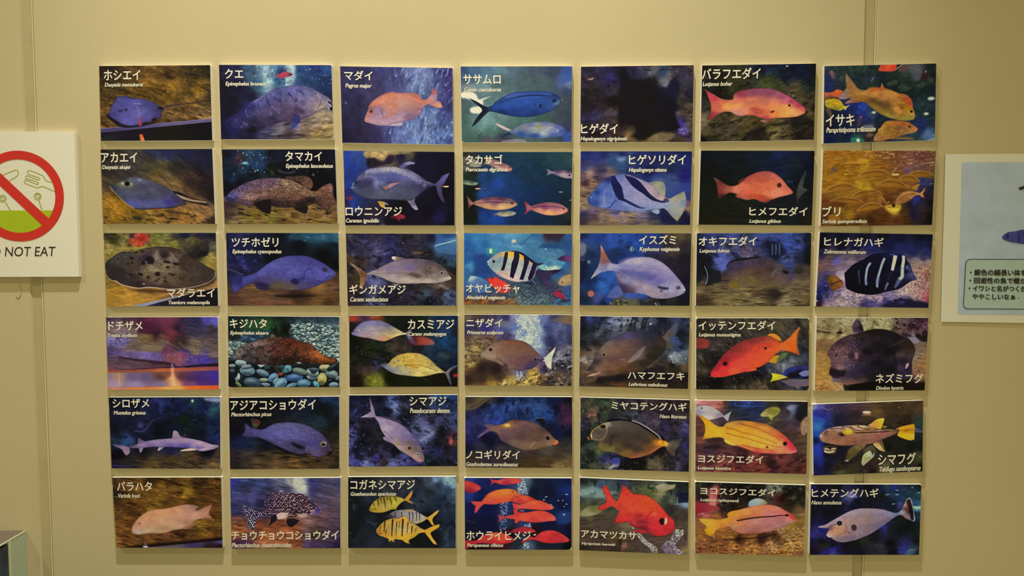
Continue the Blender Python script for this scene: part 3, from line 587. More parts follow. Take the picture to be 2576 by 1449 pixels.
@art(5, 2)
def _(c):
    c.bg("1330 100 0c1018, 1500 100 0c0c14, 1700 120 0c1018, 1900 100 0c1220, 2150 90 102444, 2350 100 143058, 2460 120 14304c, 2400 200 14283c, 2250 200 0c141c, 2250 330 1c2c38, 2400 350 101418, 1400 300 101018, 1600 300 0c0c14, 1350 450 100c18, 1400 560 141c44, 1500 570 142448, 1700 600 0c1024, 1360 680 30242c, 1500 680 3c3430, 1700 680 403424, 1900 700 4c3c24, 2100 720 4c3c28, 2400 480 24201c, 2450 600 3c3424, 2300 740 443824, 1360 800 24201c, 1600 790 50402c, 1800 790 6c5030, 2000 780 74562c, 2200 800 543c24, 2450 800 302818, 2450 700 3c3020")
    c.tex(.3, 70, 22, 5); c.blot('100c0c', .35, 120, 20, 5, c.mk("1325,640! 2465,600! 2465,828! 1325,832!", 12), .6); c.el(2290, 330, 60, 60, 0, '1c3440', .6, 20); c.el(2340, 220, 70, 90, 0, '0a0c10', .7, 20)
    c.poly("1540,300! 1620,310 1645,345! 1600,400! 1560,380", "1550 320 3c3438, 1600 340 5c2c24, 1590 370 5c5438", 5, .9)
    c.poly("1480,350! 1550,400 1600,410! 1610,490! 1540,495 1450,480! 1480,430", "1500 380 54488c, 1500 470 4c3c74, 1580 450 5c5490", 6, a=.9)
    c.poly("1750,580! 1900,660 2050,700! 2150,680! 1950,600", '0c0810', 8, .8)
    b = c.poly("1540,400 1620,415 1680,408 1740,375 1800,350 1880,342 1980,342 2080,355 2170,390 2250,435 2310,490 2350,540 2390,600! 2402,635 2385,660 2330,685 2260,705 2190,695 2140,660 2060,680 1960,655 1860,610 1780,570 1700,530 1620,500 1540,480",
               "1580 450 50468c, 1680 450 544c90, 1800 390 5c5894, 1950 370 5c5890, 2100 400 5c5488, 2220 450 544a80, 2300 520 4c4070, 2370 600 40344c, 1850 480 6460ac, 2000 470 605ca0, 2100 500 54508c, 1800 530 504880, 1950 580 44406c, 2100 560 48406c, 2200 600 544c84, 2230 660 5c4c78, 2300 640 503c54, 2350 650 3c2c38, 2060 640 443c5c, 2180 560 4c4494", 3.5, t=(.1, 12, 8, 20), sh=.3)
    c.tex(.12, 60, 14, 20, b); c.poly("1950,545! 2010,560 2080,590 2120,610! 2060,620 1990,590", '14101c', 6, .9); c.line("2130,600 2120,640 2135,660", 5, '8c84c0', .7, 2)
    c.line("2160,600 2200,560 2260,545", 12, '302c64', .6, 7, b); c.eye(2300, 568, 26, '8c7c54', '14101c'); c.el(2315, 556, 16, 7, 10, 'c0b48c', .8, 3)
    c.poly("2310,670! 2370,650! 2398,640! 2385,675 2340,688", '1c1014', 3); c.line("2300,678 2350,665", 5, 'a09098', .7, 2); c.line("1760,455 1860,470 1980,470", 4, '8884c4', .4, 3)
    c.dots(120, b * c.mk("1700,380! 2150,380! 2250,500! 1850,500!"), 4, 2.5, '8480b8 3c3868', a=.4)


@art(6, 1)
def _(c):
    c.bg("120 100 4c3418, 300 100 5c401c, 500 90 3c280f, 700 100 5c4018, 1000 110 38260f, 1180 100 5c3c18, 120 250 2c2014, 300 300 5c3c14, 400 180 6c4c1c, 600 200 745420, 800 220 5c4018, 860 240 947020, 1100 200 4c3014, 1200 250 543818, 150 450 6c4820, 300 400 4c3014, 550 350 7c5c1c, 700 320 5c3c18, 900 330 4c3014, 1200 400 5c3c18, 200 600 704a20, 1180 550 6c4c1c, 1050 580 7a5a1c, 900 640 54381c, 250 720 6c4620, 450 700 5c3c1c, 700 700 603c1c, 800 640 4c3018, 1100 660 6c4820, 160 770 7c5424, 1200 680 543618")
    c.tex(.35, 110, 26, 10); c.tex(.2, 26, 14, 0); c.blot('241608', .3, 120, 22, 12, a=.7); c.blot('8c6a20', .5, 80, 34, 0, a=.5)
    c.poly("140,805! 400,770! 800,735! 1248,690! 1248,740! 800,775! 400,815!", '180c0c', 8, .9, smooth=False)
    c.poly("330,810! 700,775! 1245,725! 1250,815! 330,815!", "400 790 807478, 700 785 5c5454, 1000 760 44345c, 1240 735 54447c, 1100 800 2c1c1c, 1230 790 1c1014", 4, smooth=False)
    c.el(440, 790, 30, 10, 0, 'c8c8dc', .9, 5); c.el(440, 765, 14, 14, 0, '8888b0', .5, 6)
    b = c.poly("298,620! 305,580 330,540 370,490 420,450 490,415 570,400 660,392 740,375 800,360 870,350 940,355 1000,370! 970,400 960,415! 1010,405 1070,375 1140,345! 1125,400 1105,440 1130,480 1135,505! 1060,500 1000,508! 950,530 930,570 870,600 800,610 720,625 640,650 560,655 500,650 430,660 360,662 305,655!",
               "310 630 b08874, 350 580 b08060, 400 500 b88458, 500 440 b8845c, 600 420 c08c60, 750 410 bc8860, 850 380 a87c60, 960 370 946c64, 600 500 bc9068, 750 500 b88868, 850 470 b48468, 950 460 b4886c, 1050 440 ac7c60, 1120 370 a06c54, 1110 490 a06850, 450 560 b48464, 600 600 a8805c, 500 620 b09870, 700 580 b08c68, 800 570 b08868, 900 540 a07858, 380 640 b0987c", 3, sh=.18, t=(.05, 60, 30, -10))
    c.poly("600,655! 640,650! 700,640! 700,690 660,710! 630,680", '7c4c34', 7, .7); c.poly("830,600 900,560 960,535 980,530 950,580 880,610", '8a6048', 5, .7); c.line("400,650 440,645 480,650", 5, '84603c', .8, 3); c.el(380, 552, 14, 10, -20, '6c5040', .9, 4); c.line("470,655 540,655 560,625", 4, '8c6c4c', .6, 3); c.el(640, 590, 60, 24, -10, 'a07850', .6, 8, b)
    c.line("330,655 400,660", 6, 'd0b898', .6, 4)


@art(6, 2)
def _(c):
    c.bg("1350 100 2c3488, 1500 110 303c70, 1650 120 3c4880, 1500 200 343454, 1400 250 3c4070, 1700 200 343454, 1850 100 54546c, 1950 100 7c7c74, 2030 110 a8a89c, 2080 180 a8acac, 2200 120 34346c, 2350 100 4c4460, 2450 120 3c3c64, 1900 180 444464, 2200 200 3c3868, 2400 200 4c4458, 1350 300 3c3c74, 1550 290 44447c, 1350 350 2c2c60, 1500 350 343058, 1650 330 242448, 2300 300 54485c, 2450 320 5c4c54, 1400 430 343058, 1700 440 3c2c3c, 1400 520 7c4c34, 1600 560 6c3c28, 1800 580 80482c, 2000 600 8c5030, 2150 560 805c54, 2300 480 5c4448, 2450 520 54404c, 1400 620 905830, 1700 680 985c30, 1900 700 a06038, 2200 650 44342c, 2400 680 443448, 1450 780 442844, 1700 780 905c40, 1950 780 905430, 2200 760 4c3858, 2450 780 2c2040")
    c.tex(.28, 130, 24, 10); c.tex(.15, 26, 14, 0); c.blot('6c6c9c', .4, 150, 22, 15, c.mk("1325,80! 1900,80! 1700,420! 1325,430!", 20), .5); c.blot('2c1c20', .3, 90, 20, -10, c.mk("1330,500! 2478,500! 2478,805! 1340,808!", 20), .55)
    c.line("1330,310 1400,285 1500,275 1600,270 1690,270", 44, '4c4484', .7, 9); c.poly("1985,70! 2080,70! 2100,170 2130,240! 2040,220 1990,160", 'b4b4ac', 12, .7)
    lo = "1450,350! 1500,370 1560,395 1600,420 1650,430 1700,410 1740,370! 1690,360 1688,300 1700,260 1720,230 1800,222 1860,218! 1920,232 2000,228 2080,240 2140,270 2190,320 2220,340! 2262,375 2275,420 2250,450! 2180,455 2100,450 2050,470 1990,480 1900,490 1830,500! 1760,480 1700,480 1640,490 1600,520 1590,570 1555,630! 1530,600 1510,560 1500,500 1480,440 1460,400"
    b = c.poly(lo, "1480 400 8c8498, 1540 550 a09494, 1600 460 94809c, 1700 300 645c8c, 1750 400 90788c, 1850 300 a48c90, 2000 280 a8908c, 2100 320 9c7c7c, 2180 400 b08c84, 2240 420 5c508c, 1900 430 a88c80, 2030 440 9c7c78", 2.5)
    # dark honeycomb spots
    rg = np.random.RandomState(5)
    for y in range(225, 640, 19):
        for j, x in enumerate(range(1440, 2280, 24)):
            xx, yy = x + (12 if (y // 19) % 2 else 0) + rg.randint(-4, 5), y + rg.randint(-4, 5)
            if xx > 2170 and yy > 400: continue
            c.el(xx, yy, 9 + 3 * (xx > 1680) + rg.rand() * 3, 7 + rg.rand() * 3, -30 + rg.randint(-30, 30), '2c1828' if xx > 1680 else '1c1430', .88, 1.2, b)
    c.poly("1810,450! 1860,435 1930,440 1920,490! 1870,500 1825,500", "bca494", 4); c.poly("2030,440 2100,440 2140,470 2090,490 2040,480", 'a88c7c', 5); c.el(2180, 340, 50, 18, 45, '241c3c', .7, 8, b); c.el(2240, 412, 24, 26, 0, '44387c', .8, 6)
    c.el(2045, 425, 46, 22, 10, '1c1420', .8, 5); c.el(2050, 420, 22, 12, 10, '8c7474', .7, 4)
    c.poly("1755,470! 1800,455 1815,500 1790,530 1725,580! 1750,520", '1c1824', 3); c.poly("1925,500! 2000,500 2055,515! 2010,560 1970,590! 1930,570 1918,530", '1c141c', 3)
    c.line("2110,620 2130,700 2130,800", 50, '6c5c8c', .4, 16); c.el(2130, 540, 50, 40, 0, 'a07c74', .4, 18); c.el(1930, 460, 40, 14, -5, 'a88474', .6, 6); c.el(1860, 212, 24, 8, -10, 'c0b8c8', .7, 4)
    c.line("1340,540 1480,520", 8, 'b07c4c', .5, 5)
@art(1, 3)
def _(c):
    c.bg("100 100 3a3460, 300 120 38345c, 500 100 44447c, 650 120 44487c, 800 110 6878a8, 900 120 7884b4, 1000 200 7080b0, 1120 110 38407c, 1220 120 442c78, 1220 300 44387c, 1100 260 4c5894, 900 260 6c80b0, 600 220 484c80, 450 300 443c68, 100 400 34305c, 200 500 302c54, 120 650 2c2850, 100 800 241c3c, 300 800 302848, 450 800 3c3060, 560 760 4c4c8c, 650 780 6474b0, 800 740 6880b8, 950 780 7c90c0, 1100 800 5c80b8, 1220 850 4c64a8, 1000 600 6880b0, 1150 600 44508c, 1200 500 3c3878, 900 850 6484c0, 1180 720 5068a4, 1000 500 5068a0")
    c.tex(.15, 60, 60, 0); m = c.mk("560,88! 1240,88! 1248,888! 500,880! 560,700! 800,600! 780,300! 600,250!", 30)
    c.blot('a0b4d8', .3, 26, 60, 20, m, .6); c.blot('343c78', .3, 40, 70, 15, m, .5); c.tex(.18, 14, 30, 15, m)
    c.el(125, 455, 14, 14, 0, '6c6c94', .8, 6); c.el(370, 395, 22, 18, 0, '4c4878', .6, 8); c.line("1000,520 1030,540 1060,575", 14, '98acd0', .7, 6)
    c.poly("560,690! 620,670 720,655! 715,690! 650,695", 'b49ca8', 3); c.poly("400,445! 440,410 500,370 560,348 610,338 660,350! 720,350 800,348 880,365 920,410! 700,420", 'b8705c', 4, .95)
    b = c.poly("318,630! 325,600 350,540 360,500 375,470 400,440 450,405 520,370 590,350 680,352 780,362 860,395 920,415 960,420! 1000,380 1030,330 1060,285! 1080,330 1080,400 1070,430! 1110,440 1125,470 1140,500! 1100,508 1050,495 990,470! 970,475 940,500 910,550 870,600 800,635 720,650 640,665 560,690 480,690 420,680 370,665 325,650",
               "325 640 c8948c, 340 560 c8806c, 400 450 c87c60, 390 540 8c5c54, 450 540 9c84a4, 480 600 a88c9c, 400 630 b8909c, 500 420 d08c70, 600 380 d0886c, 800 390 c88470, 900 430 c87c64, 1050 340 b87078, 1060 400 a88898, 1030 460 c88480, 1120 480 d89874, 980 440 c88474, 600 480 c8886c, 750 450 b88c7c, 850 480 b08078, 700 560 a48490, 800 600 8c6c88, 650 640 b494a0, 550 600 b890a0, 500 670 b898a4, 900 520 a0707c, 620 540 bc8478", 3, sh=.15, t=(.05, 40, 30, 0))
    c.line("480,512 500,545 515,590", 7, '8c4c54', .8, 3, b); c.poly("500,620! 540,580 610,560 700,520! 650,560 600,600", 'b87c74', 4, .8, b); c.line("560,590 640,590 700,600", 6, 'c8a8a8', .5, 4, b)
    c.el(400, 543, 20, 16, 0, 'a86858', .9, 4); c.el(394, 545, 12, 13, 0, '381820', 1, 2); c.el(405, 550, 4, 4, 0, 'e0d0d0', .8, 1.5); c.line("325,632 360,645 370,660", 5, 'a06870', .7, 3)
    c.line("590,690 650,680 705,685", 8, 'c0b4c4', .9, 3); c.el(895, 545, 10, 14, 30, 'b0a0b8', .6, 4)
    c.poly("1000,465! 1060,430 1070,430! 1040,465", '7c7ca8', 5, .4)


@art(1, 4)
def _(c):
    c.bg("1340 100 30507c, 1450 110 406c88, 1600 100 50788c, 1750 100 5c8488, 1850 100 546c78, 2100 110 485868, 2300 110 3c4c64, 2450 130 3858a0, 1350 200 406080, 1340 300 485870, 1550 280 6c8c8c, 1750 250 547070, 2000 220 4c6464, 2200 250 4c6468, 2400 250 50648c, 2450 320 3c4868, 1350 500 4c6460, 1700 330 5c7c78, 1500 600 5c807c, 1350 650 486c60, 1350 800 486c5c, 1550 700 649488, 1650 620 709c98, 1700 600 5c847c, 2000 640 487468, 2200 620 446058, 2400 580 404c58, 2450 700 384060, 1500 820 406458, 1650 750 4c7868, 2400 450 445058, 1750 850 38404c, 1600 850 58505c")
    c.tex(.08, 60, 60, 20); c.poly("2340,200! 2400,150 2470,110 2490,160 2480,260 2420,260 2350,240", '3c60b0', 14, .7); c.poly("2400,250! 2450,240 2488,230 2480,300 2450,300", '7888a0', 9, .7)
    c.el(1410, 300, 80, 50, 0, 'a0a898', .7, 22); c.poly("1330,350! 1400,330 1480,360 1510,420 1500,440 1400,410 1335,400", 'f0e8cc', 8, 1); c.poly("1380,400! 1510,420 1560,420! 1560,500 1560,560 1500,565 1440,555 1425,520 1470,500! 1520,480 1440,430", 'f0e8cc', 8, 1)
    c.poly("1500,440! 1560,405 1655,385! 1600,410 1530,440", 'd8d0b4', 5, .9); c.el(1465, 530, 38, 26, 0, 'f8f0d8', 1, 8); c.line("1530,540 1480,630 1440,690", 6, 'c8d0c0', .5, 4); c.el(1580, 640, 30, 50, 0, '8cb8ac', .6, 20); c.dots(30, c.mk("1450,580! 1750,560! 1700,800! 1450,800!"), 4, 4, '9cc8b8', a=.5)
    c.poly("1410,405! 1450,420 1510,450 1570,485 1610,500! 1650,490! 1660,540! 1620,545 1560,600 1500,660 1445,705! 1450,680 1500,600 1550,540! 1540,510 1470,455", '14243c', 3)
    b = c.poly("1600,505! 1660,480 1680,455 1720,425 1780,390 1850,355 1920,340 2020,332 2120,330 2220,335 2300,355 2350,390 2380,420 2375,440! 2350,480 2300,520 2220,560 2120,590 2020,603 1900,598 1800,580 1720,560 1650,545 1600,540",
               "1620 525 1c3c74, 1700 500 2048a0, 1750 430 2c5098, 1850 370 3c60b0, 2000 345 3858a8, 2200 345 3058a8, 2330 400 1c3c80, 2370 430 3c5c70, 1800 480 2454b0, 1950 450 2858b8, 2100 450 2454b0, 2250 450 2450a4, 1900 560 1c3c88, 2100 570 1c3c84, 2300 490 30589c, 2340 460 507c98, 1750 550 183474, 2000 520 2048a0, 2200 530 204894", 3, t=(.06, 60, 12, -5), sh=.25)
    c.line("1720,460 1800,430 1900,400 2020,380 2150,375 2250,385", 15, '14306c', .85, 4, b); c.line("1700,475 1850,420 2000,398 2150,392", 5, '4070c8', .6, 3, b); c.el(2305, 435, 22, 20, 0, '101c44', .8, 7, b); c.el(2162, 487, 15, 17, 10, '0c1c48', .9, 3); c.el(2100, 480, 10, 12, 0, '183070', .7, 4); c.line("2290,470 2330,455 2365,430", 8, '6c98b8', .6, 4); c.el(2385, 420, 9, 9, 0, '8cb0a8', .6, 4)
    c.poly("1690,665! 1740,680 1800,710 1860,738! 1820,745 1760,720 1710,690", 'c8b0a8', 3); c.poly("1745,825! 1790,780 1850,755 1900,770 1800,800", '1c3464', 4); c.poly("1700,690 1790,745 1830,755 1780,740", '807478', 4)
    d = c.poly("1830,760! 1880,730 1950,690 2050,665 2160,652 2260,660 2340,680 2400,710 2430,750 2420,790 2300,810 2150,820 2000,815 1900,790",
               "1900 740 6c7ca0, 2050 680 6478b8, 2200 665 6c78b8, 2350 700 5860a0, 2000 710 888890, 2150 700 98946c, 2250 720 a0a49c, 2100 740 94a49c, 2200 760 a4a8a8, 2300 740 7c88b8, 2400 750 3c54a8, 1950 780 2c58a4, 2100 800 2c50a0, 2300 800 3c60a8", 4, t=(.1, 50, 14, 0))
    c.line("1880,745 2000,705 2150,690", 5, '7c7034', .6, 3, d); c.eye(2368, 742, 12, '8c9cc8', '182048'); c.el(2338, 745, 6, 14, 0, 'b8c4d8', .7, 3); c.poly("2380,800! 2420,770 2485,745! 2485,860! 2400,855", '3454a8', 6, .9); c.line("2420,810 2480,770", 6, '6c88d0', .6, 4); c.line("1850,850 1700,840 1600,850", 20, '6c5c68', .6, 8); c.poly("1760,850! 1900,830 2000,840 2020,865! 1750,865!", 'a09498', 6, .7)


@art(2, 3)
def _(c):
    c.bg("120 100 2044a8, 250 90 2c4ca0, 300 150 2448a0, 330 250 243c88, 200 250 1c3c98, 150 400 1c3c98, 200 600 2044b0, 250 620 1c3c90, 120 600 302450, 130 500 242c70, 380 110 a08c58, 500 110 a89060, 600 80 6c5c44, 400 170 34242c, 480 140 8c7854, 700 100 1c1838, 800 90 54503c, 900 120 141030, 1100 120 100c2c, 1230 200 0c0a20, 900 250 141034, 1150 500 0c0a1c, 1000 700 0c0a1c, 700 650 100c1c, 300 600 242c5c, 350 700 302030, 450 750 30243c, 200 780 10101c, 600 800 141020, 850 780 181024, 1100 760 1c1848, 1230 800 0c0a18")
    c.tex(.12, 60, 40, 0); c.poly("310,90! 330,70! 560,62! 820,68! 800,85 600,110 560,140 500,160! 440,130 390,135 340,130", "400 100 ac9460, 520 120 b89c68, 700 80 8c7c54", 6, t=(.3, 40, 25, 0)); c.poly("350,130! 430,140 520,170 560,110! 620,100 640,150 600,200! 400,240! 350,230", '18102c', 10, .8); c.el(405, 190, 16, 50, 0, '3c3424', .7, 12)
    c.el(170, 555, 42, 20, 0, '783040', .9, 6); c.el(150, 620, 40, 20, 0, '3c2450', .6, 12); c.line("400,680 380,740 480,800", 30, '402c44', .5, 12)
    c.poly("590,760! 640,720 700,720 750,745 740,770 700,775 690,800 660,775", "620 745 601c30, 700 740 a02c40", 5, .95); c.el(450, 790, 80, 14, 10, '504858', .6, 8); c.el(515, 835, 30, 14, 0, '6c5898', .7, 6); c.el(1120, 760, 80, 30, 0, '241c60', .5, 24)
    c.poly("690,235! 720,200 760,180 810,175 848,185! 850,200 800,205 760,225 740,245", "720 225 5c5494, 800 185 8880b4", 3); c.poly("460,590! 500,590 540,600 590,630! 540,625 540,650 520,660! 490,640", "490 600 b88c34, 520 640 c8a044, 570 620 8c88b0", 3); c.poly("770,585! 820,575 865,545! 850,590 870,640 888,675! 860,682 820,650 800,620", "800 600 80788c, 870 670 9c98b8, 830 600 6c6480", 3)
    b = c.poly("180,450! 195,420 220,370 260,320 320,275 400,245 500,232 600,228 700,238 780,255 850,290 920,335 980,380 1060,408! 1100,370 1140,320 1215,290! 1190,340 1160,400 1130,440! 1140,520 1165,605! 1140,600 1100,540 1080,480 1070,430! 1020,440 950,480 880,540 820,580 740,583 640,575 520,570 400,570 320,555 260,525 210,490",
               "200 460 54587c, 240 400 343c64, 300 330 5c5880, 400 260 7878a4, 550 245 848098, 700 260 807c9c, 850 310 7878a0, 1000 390 8480a8, 300 420 3c3c5c, 380 400 343460, 450 400 8080b4, 500 350 5860a4, 620 340 5058a0, 750 340 6464a0, 850 370 5c5c94, 600 400 504c80, 550 480 5c6078, 700 480 545874, 800 480 484c68, 900 430 38385c, 350 500 484c64, 500 540 585c70, 700 550 4c5064, 1000 440 302c54, 1130 350 5c54a0, 1200 300 7468ac, 1100 440 504878, 1120 520 50406c, 1150 590 54406c, 950 410 38345c", 3, t=(.1, 24, 20, 10), sh=.25)
    c.line("310,330 380,330 430,345 460,390 465,450", 10, '8890c0', .7, 5, b); c.line("230,370 300,345 400,345", 14, '6c6c9c', .5, 8, b)
    rg = np.random.RandomState(3)
    for i in range(64):
        x = 340 + i * 10; y = 285 - 40 * math.sin((x - 300) / 700 * 3.1) + max(0, x - 640) * .42
        c.line("%d,%d %d,%d" % (x + 6, y - 12 - rg.rand() * 6, x - 4, y + 22 + rg.rand() * 22), 4.5, 'e0d8b4' if 480 < x < 760 else 'b8b4cc', .45 + .45 * rg.rand(), 1.5, b)
    c.poly("510,455! 560,430 620,400 700,385 780,385! 700,400 650,420 600,450 550,480! 540,460", "530 460 a06c54, 620 420 b0848c, 700 392 8c7088", 3.5, .95); c.line("470,420 540,480 600,460", 16, '302c50', .5, 8, b); c.line("600,400 760,385 900,395 1050,410", 5, '28284c', .7, 3, b)
    c.el(205, 410, 8, 20, 15, '7c9cb8', .8, 3); c.el(195, 445, 16, 12, 0, '8898b8', .7, 5); c.el(235, 395, 16, 20, 0, '242c50', .6, 7)
    c.el(1172, 436, 34, 9, 0, 'f0a060', 1, 3); c.el(1180, 436, 18, 4, 0, 'f8dca0', 1, 2)


@art(2, 4)
def _(c):
    c.bg("1360 100 2c3028, 1400 90 34302c, 1550 100 143444, 1700 90 103850, 1900 100 143c54, 2100 100 123c50, 2300 100 1c4850, 2460 110 24484c, 1380 200 6c6c60, 1450 300 202c20, 1380 350 203420, 1560 330 14407c, 1450 450 141c18, 1400 550 10180c, 1560 500 1c4c98, 1700 400 1848a0, 1650 320 144074, 1750 550 103c80, 1900 400 123c70, 2000 300 103854, 2200 350 0f3450, 2400 400 0f3048, 1900 700 0c3468, 2100 500 0c3464, 2300 550 0c2c50, 2450 600 102c3c, 1450 750 101810, 1400 650 14180c, 1560 750 104090, 1700 760 1044a0, 1900 800 0c3060, 2200 800 0c2c4c, 2460 820 14242c, 2460 720 2c302c")
    c.tex(.1, 70, 40, 0); c.dots(160, c.mk("1560,80! 2490,75! 2480,420! 1560,420!", 20), 4, 2.2, '5c8ca0 3c7090 487c94', a=.35, ang=-30)
    def fish(pts, col, spots='', **k):
        return c.poly(pts, col, 3, sh=.2, shr=9, **k)
    fish("1350,120! 1420,120 1480,150 1545,190! 1540,225 1460,235 1350,215!", "1360 140 5c5c54, 1450 200 9c9484, 1380 210 4c4c44"); fish("1590,140! 1680,150 1760,180 1830,215 1862,245! 1862,265 1820,280 1750,265 1660,230 1600,205 1545,215! 1580,180", "1600 180 c8a488, 1700 170 8c6c6c, 1750 200 7c5860, 1720 240 c09c84, 1830 250 b87c70, 1600 210 6c5c54"); c.el(1833, 235, 7, 7, 0, '301c24')
    fish("2215,250! 2250,260 2280,275! 2330,262 2400,258 2490,280! 2490,350! 2420,350 2340,325 2280,302! 2250,310 2215,320! 2235,285", "2240 285 8c7890, 2350 275 504064, 2450 285 5c4464, 2400 310 b0a09c, 2470 330 a89ca0"); c.el(2462, 320, 9, 9, 0, '1c1828'); c.line("2280,290 2380,300 2460,305", 6, 'c0b0ac', .6, 3)
    fish("1352,370! 1420,370 1480,385 1508,395! 1500,415 1440,425 1352,410!", "1370 380 506c64, 1450 385 2c4858, 1400 410 a8a87c, 1480 410 98a484"); c.el(1505, 458, 32, 8, 0, 'e8986c', 1, 3); c.el(1495, 458, 12, 4, 0, 'f8c898'); c.el(2372, 493, 24, 6, 0, 'b09880', .9, 3); c.el(2472, 578, 14, 5, -10, 'a0a890', .8, 3)
    fish("1385,525! 1420,560 1450,600! 1510,575 1600,550 1700,540 1800,548 1870,570 1918,610! 1915,630 1870,655 1800,675 1700,682 1600,670 1520,645 1455,622! 1430,640 1395,675! 1405,620", "1400 550 7c4c54, 1400 640 6c3c48, 1450 610 a06c64, 1600 570 684058, 1750 560 583850, 1880 600 5c4c54, 1550 610 b08070, 1600 640 d0a068, 1750 640 d8b074, 1850 640 d4a46c, 1700 600 80506c, 1900 620 c89880, 1500 630 c08c70")
    c.line("1460,612 1600,598 1750,602 1830,605", 7, '4c2c44', .7, 3); c.line("1470,605 1600,585 1760,582", 5, 'c07c84', .6, 3); c.el(1865, 610, 8, 8, 0, '1c1420'); c.el(1852, 610, 5, 8, 0, '302030'); c.el(1760, 630, 6, 8, 0, '8c5c4c', .8)
    fish("1660,712! 1690,715! 1750,690 1820,685 1880,695 1910,712! 1880,735 1800,750 1730,745 1700,730! 1662,750! 1672,730", "1670 730 6c5c64, 1780 695 505864, 1850 700 787c80, 1800 730 c0b088, 1880 715 b0a894, 1720 725 a09484"); c.line("1720,712 1800,706 1880,708", 4, '8c8c70', .7, 2)
    fish("1985,595! 2010,590 2040,620 2065,640! 2130,615 2230,598 2330,605 2410,640 2450,675! 2440,700 2380,725 2300,738 2200,730 2120,705 2060,680! 2030,700 2000,728 1988,715! 2010,670", "2000 600 8c3c4c, 2000 710 a03448, 2050 655 a86068, 2150 630 8c5058, 2300 620 98646c, 2420 660 a8706c, 2150 680 d09474, 2250 710 e0a868, 2350 700 dc9c78, 2200 650 7c4068, 2430 690 d88c74, 2330 660 a8687c")
    c.line("2070,655 2200,640 2330,648 2390,655", 8, '4c2c50', .75, 3); c.el(2400, 665, 8, 8, 0, '281420'); c.el(2310, 690, 6, 8, 0, '8c4c44', .8)


